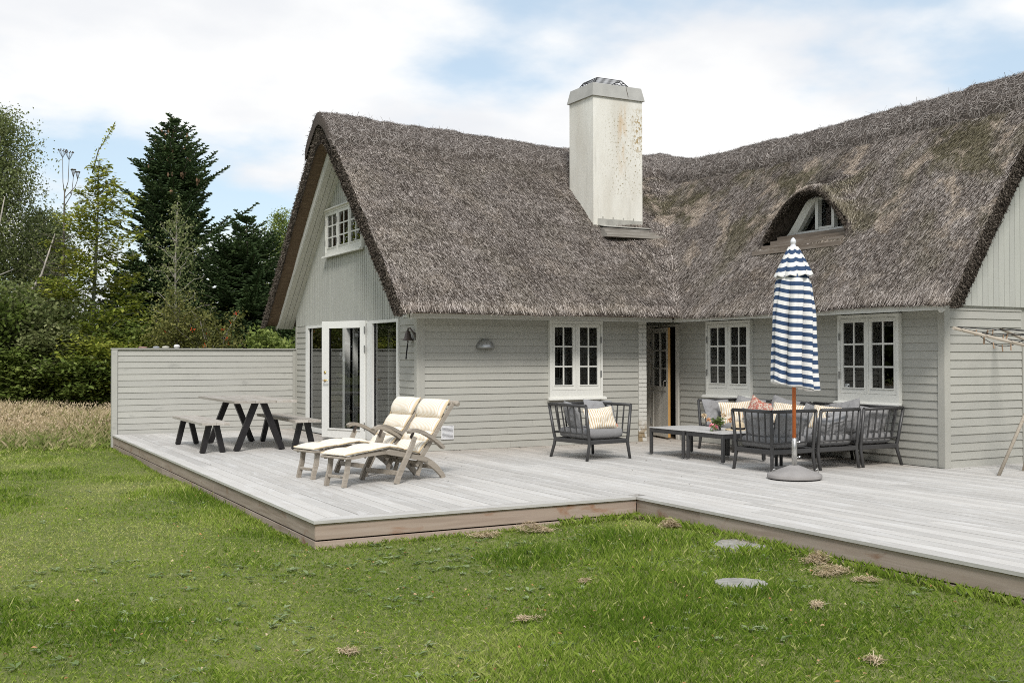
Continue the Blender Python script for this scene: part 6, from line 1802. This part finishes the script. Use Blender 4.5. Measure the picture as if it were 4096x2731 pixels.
# ================================================================== TREES
def leaf_quads(P, L, W, tone, flat=0.0):
    n = len(P); D = RNG.normal(0, 1, (n, 3)); D[:, 2] *= (1-flat*0.8); D[:, 2] -= 0.15
    D /= np.linalg.norm(D, axis=1, keepdims=True); R = RNG.normal(0, 1, (n, 3)); R[:, 2] += flat*4
    S = np.cross(D, R); S /= np.linalg.norm(S, axis=1, keepdims=True)
    L = L[:, None]; W = W[:, None]
    return np.stack([P-D*L*0.5, P-S*W*0.5, P+D*L*0.5, P+S*W*0.5], 1).reshape(-1, 3)
def gz(x, y): return float(lawn_z(x, y))
def broadleaf(name, label, cat, x, y, h, z0, rfun, nbr, per_m, leaf, lmat, bmat, up=0.5, flat=0.2, droop=0.15, r0=0.07, lean=(0, 0), spread=0.22, group='trees beyond the fence', tonebias=0.0, berries=0, multi=1, seed=1, toptone=0.0):
    rs = np.random.default_rng(seed); base = gz(x, y)
    tree = empty(name, label, cat, (x, y, base), 0, group)
    tk = MB(); LP, LT = [], []; BP = []
    for mstem in range(multi):
        ox, oy = (0, 0) if multi == 1 else rs.normal(0, 0.25*min(1, h/2.5), 2)
        hh = h*(1 if mstem == 0 else rs.uniform(0.6, 0.95))
        ph = rs.uniform(0, 6.28)
        def ax(z):
            f = z/h
            return Vector((x+ox*(0.3+f*1.5)+lean[0]*f+0.10*h/6*math.sin(3*f+ph), y+oy*(0.3+f*1.5)+lean[1]*f+0.10*h/6*math.cos(2.6*f+ph), base+z))
        zs = [hh*k/9 for k in range(10)]
        tk.tube([ax(z)-Vector((0, 0, 0.1 if k == 0 else 0)) for k, z in enumerate(zs)], [max(0.008, r0*(1-0.93*k/9))/(1 if multi == 1 else 1.6) for k in range(10)], 7)
        for b in range(nbr//multi):
            f = (b+rs.random())/(nbr//multi); z = z0+(hh*0.99-z0)*f
            a = b*2.39996+rs.normal(0, 0.35); Rr = rfun(z/h)*rs.uniform(0.6, 1.12)
            if Rr < 0.08: Rr = 0.08
            el = up*rs.uniform(0.6, 1.3)+0.55*f
            d0 = Vector((math.cos(a), math.sin(a), math.tan(min(1.25, el)))).normalized()
            p = ax(z); pts_ = [p]; L = Rr/max(0.35, math.hypot(d0.x, d0.y))*1.0; L = min(L, Rr*1.6)
            for q_ in range(1, 6):
                ff = q_/5
                pts_.append(p+d0*L*ff+Vector((0, 0, -droop*L*ff*ff))+Vector(rs.normal(0, 0.03*L, 3)))
            tk.tube(pts_, [max(0.004, r0*0.30*(1-f*0.6)*(1-0.85*q_/5)) for q_ in range(6)], 4, False)
            nl = max(6, int((2.4 if flat > 0.45 else 3.1)*per_m*L*(1+0.6*rs.random())))
            A = np.array(pts_); tt = rs.beta(2.0, 1.3, nl)*5; i0 = np.minimum(tt.astype(int), 4); fr_ = (tt-i0)[:, None]
            q_ = A[i0]*(1-fr_)+A[i0+1]*fr_
            sp = spread*(0.45+0.75*np.sin(np.clip(tt/5, 0, 1)*math.pi))[:, None]*min(1.4, 0.5+L*0.5)
            off = rs.normal(0, 1, (nl, 3))*sp; off[:, 2] *= (1-flat*0.75)
            # gather leaves into sprays
            nc = max(2, nl//14); cen = rs.normal(0, 0.8, (nc, 3))*sp.mean(); cen[:, 2] *= (1-flat*0.75)
            off = 0.55*off+cen[rs.integers(0, nc, nl)]*0.8
            LP.append(q_+off); LT.append(np.clip(0.45+tonebias+toptone*f+rs.normal(0, 0.10)+rs.normal(0, 0.16, nl), 0, 1))
            if berries and rs.random() < berries:
                BP.append(A[4]+rs.normal(0, 0.1, 3))
    fix = tk.build('trunk', bmat, tree)
    LP = np.concatenate(LP); LT = np.concatenate(LT); n = len(LP)
    L = rs.uniform(0.7, 1.3, n)*leaf; W = L*rs.uniform(0.5, 0.75, n)
    cr = link('crown', np_mesh('crown', leaf_quads(LP, L, W, LT, flat), np.arange(4*n).reshape(-1, 4), lmat, LT), tree); cr['kind'] = 'stuff'
    for bp in BP:
        mb = MB()
        for k in range(10):
            c = Vector(bp)+Vector(rs.normal(0, 0.024, 3)); r = 0.013
            mb.add([c+Vector((r, 0, 0)), c+Vector((-r, 0, 0)), c+Vector((0, r, 0)), c+Vector((0, -r, 0)), c+Vector((0, 0, r)), c+Vector((0, 0, -r))], [(0, 2, 4), (2, 1, 4), (1, 3, 4), (3, 0, 4), (2, 0, 5), (1, 2, 5), (3, 1, 5), (0, 3, 5)], True)
        mb.build('berry_cluster', MAT['berry'], tree)
    return tree
def prof(pts_):
    xs_, ys_ = zip(*pts_)
    return lambda f: float(np.interp(f, xs_, ys_))
def conifer(label, x, y, h, R, z0, nwh, seed, extra=(), group='trees beyond the fence', dens=1.0, cones=0):
    rs = np.random.default_rng(seed); base = gz(x, y)
    tree = empty('fir_tree', label, 'tree', (x, y, base), 0, group)
    tk = MB(); tk.tube([(x, y, base-0.1), (x+0.02, y, base+h*0.5), (x, y, base+h)], [0.14, 0.08, 0.012], 8)
    Vq, Tq = [], []; br = MB(); cn = []
    def twig(P, D, Nn, L, W, t):
        D = np.asarray(D); D /= np.linalg.norm(D); S = np.cross(D, Nn); S /= np.linalg.norm(S)+1e-9; U = np.cross(S, D)
        for (s_, w_) in ((S, 1.0), (U, 0.75)):
            Vq.extend([P-s_*W*w_*0.35, P+D*L*0.55-s_*W*w_*0.5, P+D*L, P+D*L*0.55+s_*W*w_*0.5]); Tq.append(np.clip(t+rs.normal(0, 0.10), 0, 1))
    def branch(z, a, L, el, droop, tn):
        d = np.array([math.cos(a), math.sin(a), 0.0]); side = np.array([-math.sin(a), math.cos(a), 0.0])
        m = max(4, int(L/0.085*dens)); prev = None; pts_ = []
        for q_ in range(m+1):
            f = q_/m
            p = np.array([x, y, base+z])+d*L*f+np.array([0, 0, L*(math.tan(el)*f-droop*math.sin(f*math.pi*0.75)+0.16*f*f)])
            pts_.append(p)
        br.tube([Vector(p) for p in pts_[::max(1, m//4)]]+[Vector(pts_[-1])], 0.012, 4, False)
        for q_ in range(1, m+1):
            f = q_/m; p = pts_[q_]; t_ = pts_[q_]-pts_[q_-1]; t_ /= np.linalg.norm(t_)
            for s in (-1, 1):
                tl = (0.10+0.42*min(1.0, L)*(1-f)**0.8*min(1, f*4+0.25))*rs.uniform(0.7, 1.2)
                dd = t_*0.75+side*s*0.8+np.array([0, 0, rs.normal(-0.02, 0.16)])
                k_ = max(1, int(tl/0.16))
                twig(p, dd, np.array([0, 0, 1.0]), tl, 0.062, tn)
                for r in range(k_):
                    c = p+dd/np.linalg.norm(dd)*tl*(r+0.7)/(k_+0.3)
                    for s2 in (-1, 1):
                        twig(c, dd*0.8+np.cross(dd, [0, 0, 1.0])*s2*0.8+np.array([0, 0, rs.normal(0, 0.12)]), np.array([0, 0, 1.0]), tl*0.42*rs.uniform(.7, 1.2)+0.05, 0.055, tn+0.08)
            twig(p-t_*0.05, t_, np.array([0, 0, 1.0]), 0.15, 0.05, tn+0.1*f)
        return pts_
    for k in range(nwh):
        f = k/(nwh-1); z = z0+(h*0.975-z0)*f
        L0 = R(f); nb = int(rs.integers(10, 14)) if f < 0.9 else 7
        for b in range(nb):
            L = L0*rs.uniform(0.62, 1.12)
            pts_ = branch(z+rs.normal(0, 0.05), b*6.283/nb+k*0.7+rs.normal(0, 0.25), max(0.12, L), rad(-3+36*f**2.2)+rad(rs.normal(0, 4)), 0.20*(1-f)+0.02, 0.40+rs.normal(0, 0.12))
            if cones and f > 0.70 and f < 0.95 and rs.random() < cones: cn.append(pts_[len(pts_)*2//3])
    for (z, a, L, el, dr) in extra: branch(z, a, L, el, dr, 0.42)
    tk.build('trunk', MAT['bark'], tree); br.build('limb', MAT['bark'], tree)
    Vq = np.array(Vq); o = link('crown', np_mesh('crown', Vq, np.arange(len(Vq)).reshape(-1, 4), MAT['firneedle'], np.array(Tq)), tree); o['kind'] = 'stuff'
    cm = simple('fir_cone', (0.30, 0.19, 0.12), 0.8, 0.1) if cn else None
    for c in cn:
        for r in range(2):
            mb = MB(); q_ = Vector(c)+Vector(rs.normal(0, 0.06, 3)); mb.tube([q_+Vector((0, 0, 0.02)), q_+Vector((0, 0, -0.05)), q_+Vector((0, 0, -0.12))], [0.02, 0.035, 0.012], 6)
            mb.build('cone', cm, tree)
    return tree

# the big fir: long arms out to both sides, as in the photograph
aR = math.atan2(_r.y, _r.x)
conifer('tall dark fir with cones near its tip, highest tree beyond the fence', 3.23, 23.27, 8.75, prof([(0, 2.7), (0.25, 2.5), (0.42, 2.0), (0.53, 1.35), (0.62, 1.2), (0.75, 1.3), (0.85, 0.95), (0.93, 0.6), (1, 0.15)]), 0.6, 33, 11,
        extra=((4.9, aR+0.12, 2.35, rad(24), 0.06), (4.8, aR-0.35, 1.9, rad(20), 0.06), (5.4, aR+3.0, 1.9, rad(18), 0.05), (5.9, aR+3.3, 1.75, rad(22), 0.05), (5.05, aR+3.5, 2.0, rad(14), 0.06), (5.6, aR+2.7, 1.7, rad(18), 0.05), (4.2, aR+3.2, 2.2, rad(4), 0.05), (3.9, aR+2.8, 2.3, rad(4), 0.05), (6.6, aR+0.3, 1.5, rad(20), .05), (6.9, aR-0.2, 1.3, rad(24), .05)), cones=0.5)
conifer('broad fir filling the gap between the thin birch and the thatched gable', 4.5, 19.9, 5.45, prof([(0, 2.6), (0.3, 2.4), (0.6, 1.75), (0.8, 1.1), (1, 0.25)]), 0.3, 21, 12, dens=1.05)
conifer('low dark fir half hidden behind the yellow-green beech', 2.0, 22.6, 4.6, prof([(0, 1.9), (0.4, 1.5), (0.75, 0.8), (1, 0.1)]), 0.35, 15, 13)
conifer('small fir just over the fence beside the house corner', 4.5, 16.6, 2.55, prof([(0, 1.25), (0.5, 0.95), (1, 0.1)]), 0.3, 10, 14, dens=1.1)
B1, B2 = MAT['birchleaf'], MAT['beechleaf']
broadleaf('birch_tree', 'tall grey-green birch at the far left edge', 'tree', -1.75, 20.6, 7.6, 1.2, prof([(0, 1.3), (0.35, 1.7), (0.6, 1.65), (0.8, 1.15), (0.92, 0.6), (1, 0.15)]), 96, 75, 0.068, B1, MAT['bark_pale'], up=0.75, droop=0.25, r0=0.085, spread=0.26, seed=31)
broadleaf('birch_tree', 'loose grey-green birch right of the tallest one at the left edge', 'tree', -0.45, 22.6, 5.6, 0.9, prof([(0, 1.2), (0.4, 1.4), (0.75, 0.95), (1, 0.15)]), 70, 66, 0.066, B1, MAT['bark'], up=0.8, droop=0.2, r0=0.05, spread=0.26, seed=32)
broadleaf('birch_tree', 'thin pale-stemmed birch in front of the tall dark fir', 'tree', 2.1, 16.87, 5.35, 0.8, prof([(0, 0.5), (0.2, 0.75), (0.5, 0.8), (0.75, 0.6), (0.9, 0.32), (1, 0.08)]), 50, 26, 0.06, B1, MAT['bark_pale'], up=0.6, droop=0.28, r0=0.06, lean=(0.05, 0.0), spread=0.19, tonebias=0.12, seed=33)
broadleaf('beech_tree', 'slender yellow-green beech with a leaning bare-twigged top', 'tree', 0.19, 18.68, 6.4, 0.5, prof([(0, 1.9), (0.2, 2.0), (0.42, 1.55), (0.6, 1.1), (0.75, 0.9), (0.88, 0.42), (1, 0.12)]), 84, 62, 0.105, B2, MAT['bark_beech'], up=0.05, droop=0.02, flat=0.92, r0=0.085, lean=(0.35, -0.1), spread=0.20, tonebias=0.02, toptone=0.28, seed=34)
tw = MB(); tw.tube([(0.42, 18.6, 5.9), (0.55, 18.55, 6.45), (0.78, 18.5, 6.85), (0.92, 18.45, 7.15)], [0.018, 0.012, 0.007, 0.003], 5)
lastb = [o for o in bpy.data.objects if o.name.startswith('beech_tree')][0]
tw.build('bare_twig', MAT['bark'], lastb)
nn = 120; t = RNG.random(nn); q_ = np.array([(0.42, 18.6, 5.9), (0.55, 18.55, 6.45), (0.78, 18.5, 6.85), (0.92, 18.45, 7.15)])
i0 = np.minimum((t*3).astype(int), 2); fr_ = (t*3-i0)[:, None]; P = q_[i0]*(1-fr_)+q_[i0+1]*fr_+RNG.normal(0, 0.07, (nn, 3))*(1.2-t)[:, None]
link('top_leaves', np_mesh('top_leaves', leaf_quads(P, RNG.uniform(0.05, 0.085, nn), RNG.uniform(0.03, 0.05, nn), None), np.arange(4*nn).reshape(-1, 4), B2, RNG.uniform(0.5, 1.0, nn)), lastb)
broadleaf('young_tree', 'thin half-bare sapling between the left birches and the beech', 'tree', 0.2, 24.0, 5.7, 1.4, prof([(0, 0.9), (0.5, 0.9), (0.8, 0.55), (1, 0.1)]), 60, 36, 0.064, B1, MAT['bark'], up=0.9, droop=0.05, r0=0.05, spread=0.24, seed=35)
bs = empty('dead_sapling', 'bare upright stem topped with dark dry seed umbels', 'tree', (-0.15, 19.72, gz(-0.15, 19.72)), 0, 'trees beyond the fence')
mb = MB(); mb.tube([(-0.15, 19.72, -0.2), (-0.12, 19.72, 3.0), (-0.10, 19.72, 5.0), (-0.09, 19.72, 5.6)], [0.045, 0.036, 0.022, 0.016], 6)
for (dx, dz, tp) in ((-0.05, 0.0, 6.62), (0.10, 0.02, 6.58), (0.30, -0.1, 6.1), (0.2, -0.3, 6.15)):
    mb.tube([(-0.09, 19.72, 5.5+dz), (-0.09+dx*0.8, 19.72, 5.8+dz), (-0.09+dx, 19.72, tp-0.22)], [0.012, 0.009, 0.007], 5)
    if tp > 6.0:
        for k in range(9):
            a = k*0.7; e = 0.10 if tp > 6.3 else 0.05
            mb.tube([(-0.09+dx, 19.72, tp-0.22), (-0.09+dx+e*math.cos(a), 19.72+e*math.sin(a), tp-0.03)], 0.004, 3)
            c = Vector((-0.09+dx+e*math.cos(a), 19.72+e*math.sin(a), tp-0.02)); r = 0.022
            mb.add([c+Vector((r, 0, 0)), c+Vector((-r, 0, 0)), c+Vector((0, r, 0)), c+Vector((0, -r, 0)), c+Vector((0, 0, r)), c+Vector((0, 0, -r))], [(0, 2, 4), (2, 1, 4), (1, 3, 4), (3, 0, 4), (2, 0, 5), (1, 2, 5), (3, 1, 5), (0, 3, 5)])
mb.build('stem', MAT['bark'], bs)
ld = empty('dead_branch_tree', 'leaning pale dead trunk with bare twigs at the left', 'tree', (-1.9, 18.9, 0), 0, 'trees beyond the fence')
mb = MB(); rs = random.Random(9)
main = [Vector((-2.1, 18.4, 1.0)), Vector((-1.35, 18.5, 2.3)), Vector((-0.7, 18.6, 3.4)), Vector((-0.4, 18.7, 4.4))]
mb.tube(main, [0.05, 0.042, 0.028, 0.012], 6)
mb.tube([Vector((-2.3, 18.3, 2.0)), Vector((-1.9, 18.5, 3.5)), Vector((-1.6, 18.6, 4.6)), Vector((-1.5, 18.6, 5.2))], [0.04, 0.036, 0.022, 0.01], 6)
mb.tube([Vector((-2.6, 18.3, 3.05)), Vector((-1.9, 18.4, 3.2)), Vector((-1.3, 18.5, 3.5))], [0.03, 0.024, 0.01], 6)
mb.build('trunk', MAT['bark_pale'], ld)
mb = MB()
for k in range(90):
    f = rs.uniform(0.2, 1); i0 = min(2, int(f*3)); p = main[i0].lerp(main[i0+1], f*3-i0); d = Vector((rs.gauss(0.5, .6), rs.gauss(-0.1, .5), rs.gauss(-.05, .4))); L = rs.uniform(0.3, 0.9)
    mb.tube([p, p+d*L*0.5+Vector((0, 0, rs.gauss(0, .05))), p+d*L], [0.009, 0.006, 0.003], 3, False)
mb.build('twig', MAT['bark'], ld)
broadleaf('leafy_tree', 'bright green leafy tree close beside the thatched gable', 'tree', 6.5, 23.4, 6.0, 1.0, prof([(0, 1.1), (0.45, 1.15), (0.8, 0.7), (1, 0.1)]), 70, 62, 0.065, MAT['bushleaf'], MAT['bark'], up=0.8, droop=0.05, r0=0.06, spread=0.26, tonebias=0.22, seed=36)
broadleaf('leafy_tree', 'paler leafy tree behind the broad fir, showing over it', 'tree', 5.6, 24.6, 5.0, 1.0, prof([(0, 1.0), (0.5, 1.1), (1, 0.15)]), 50, 50, 0.065, MAT['bushleaf'], MAT['bark'], up=0.8, droop=0.05, r0=0.05, spread=0.26, tonebias=0.12, seed=37)
SH = 'shrubs along the edge of the wood'
R_ = MAT['rowanleaf']
broadleaf('rowan_shrub', 'rowan shrub with orange-red berries right of the thin birch', 'shrub', 2.95, 15.6, 2.55, 0.3, prof([(0, 0.7), (0.5, 1.0), (1, 0.35)]), 42, 54, 0.062, R_, MAT['bark_pale'], up=0.6, flat=0.5, droop=0.18, r0=0.03, spread=0.18, group=SH, berries=0.7, multi=3, seed=41)
broadleaf('rowan_shrub', 'olive-green rowan shrub at the foot of the thin birch', 'shrub', 1.75, 16.2, 2.95, 0.3, prof([(0, 0.7), (0.5, 0.95), (1, 0.3)]), 46, 60, 0.066, R_, MAT['bark'], up=0.6, flat=0.5, droop=0.15, r0=0.03, spread=0.2, group=SH, berries=0.18, multi=3, tonebias=0.05, seed=42)
for k, (bx_, by_, bh, br_, lab, mt, tb_, fl_) in enumerate((
        (-1.45, 17.6, 3.0, 1.0, 'rounded grey-green shrub at the far left below the birch', B1, 0.05, 0.3), (-0.55, 17.3, 2.3, 0.9, 'broad pale-leaved shrub under the leaning dead trunk', B1, 0.15, 0.85),
        (0.30, 17.0, 1.95, 1.0, 'yellow-green shrub in tiers under the beech', B2, 0.08, 0.92), (1.15, 17.3, 2.2, 0.95, 'dark green shrub rising behind the corner of the fence', MAT['bushleaf'], 0.15, 0.85),
        (-1.2, 16.7, 1.55, 0.85, 'low bramble shrub at the meadow edge on the far left', MAT['bushleaf'], 0.18, 0.85), (-0.1, 16.55, 1.45, 0.8, 'low dark bramble shrub at the meadow edge by the fence', MAT['bushleaf'], 0.15, 0.85),
        (3.85, 14.3, 2.0, 0.8, 'fresh green shrub against the house corner above the fence', MAT['bushleaf'], 0.18, 0.3), (-2.9, 17.4, 3.4, 1.2, 'dense green shrub cut by the left edge of the picture', MAT['bushleaf'], 0.05, 0.4))):
    broadleaf('shrub', lab, 'shrub', bx_, by_, bh, 0.12, prof([(0, br_*0.8), (0.45, br_*1.1), (1, br_*0.35)]), 64, 62, 0.10, mt, MAT['bark'], up=0.45, flat=fl_, droop=0.12, r0=0.025, spread=0.22, group=SH, tonebias=tb_, multi=3, seed=50+k)
fe = empty('fern', 'clump of green fern at the meadow edge, far left', 'fern', (-1.55, 16.1, gz(-1.55, 16.1)))
for k in range(11):
    a = k*0.6+0.2; V_, F_, T_2 = [], [], []; L = random.uniform(0.7, 1.0); d = Vector((math.cos(a), math.sin(a), 0)); s = Vector((-d.y, d.x, 0))
    for q_ in range(1, 16):
        f = q_/16; c = Vector((-1.55, 16.1, gz(-1.55, 16.1)+0.25))+d*L*f*0.8+Vector((0, 0, L*(0.95*f-0.65*f*f)))
        wl_ = 0.17*math.sin(math.pi*min(1, 0.15+f*0.9))
        for sg in (-1, 1): leafq(V_, F_, c, s*sg+d*0.35, (0, 0, 1), wl_, 0.04); T_2.append(random.uniform(0.2, 0.9))
    link('frond', np_mesh('frond', np.array(V_), np.array(F_), MAT['fernleaf'], np.array(T_2)), fe)
# the wood behind reads as one mass; it also closes the horizon all round
def wood_mass(name, regions, n, leaf, seed):
    rs = np.random.default_rng(seed); Ps = []
    for (x0, x1, y0, y1, hh, fr_) in regions:
        m_ = int(n*fr_); x = rs.uniform(x0, x1, m_); y = rs.uniform(y0, y1, m_)
        top_ = hh*(0.75+0.25*fbm(x*0.5, y*0.5, 0.0, seed, 3)); z = top_*rs.beta(1.5, 1.15, m_)
        c = rs.integers(0, m_, m_); f = 0.55
        Ps.append(np.stack([x, y, z], 1))
    P = np.concatenate(Ps); m_ = len(P); L = rs.uniform(0.7, 1.4, m_)*leaf
    cl2 = np.clip(0.45+0.35*fbm(P[:, 0]*1.3, P[:, 1]*1.3, P[:, 2]*1.5, seed+3, 3), 0, 1)
    o = link(name, np_mesh(name, leaf_quads(P, L, L*0.65, None), np.arange(4*m_).reshape(-1, 4), MAT['woodleaf'], np.clip(cl2+rs.normal(0, 0.12, m_), 0, 1)))
    o['kind'] = 'stuff'; return o
wood_mass('woodland', [(-9, 2.5, 25, 29.5, 3.9, 0.38), (2.0, 11.5, 25, 29, 3.7, 0.32), (-9, 2, 21, 25, 1.7, 0.10), (1.0, 9.0, 19, 24, 1.6, 0.12)], 52000, 0.15, 3)
wood_mass('surrounding_wood', [(-40, -34, -40, 34, 9.0, 0.30), (-34, 40, -44, -38, 10.0, 0.34), (-34, -9, 26, 34, 7.0, 0.14), (34, 40, -38, 6, 9.0, 0.22)], 36000, 0.85, 5)
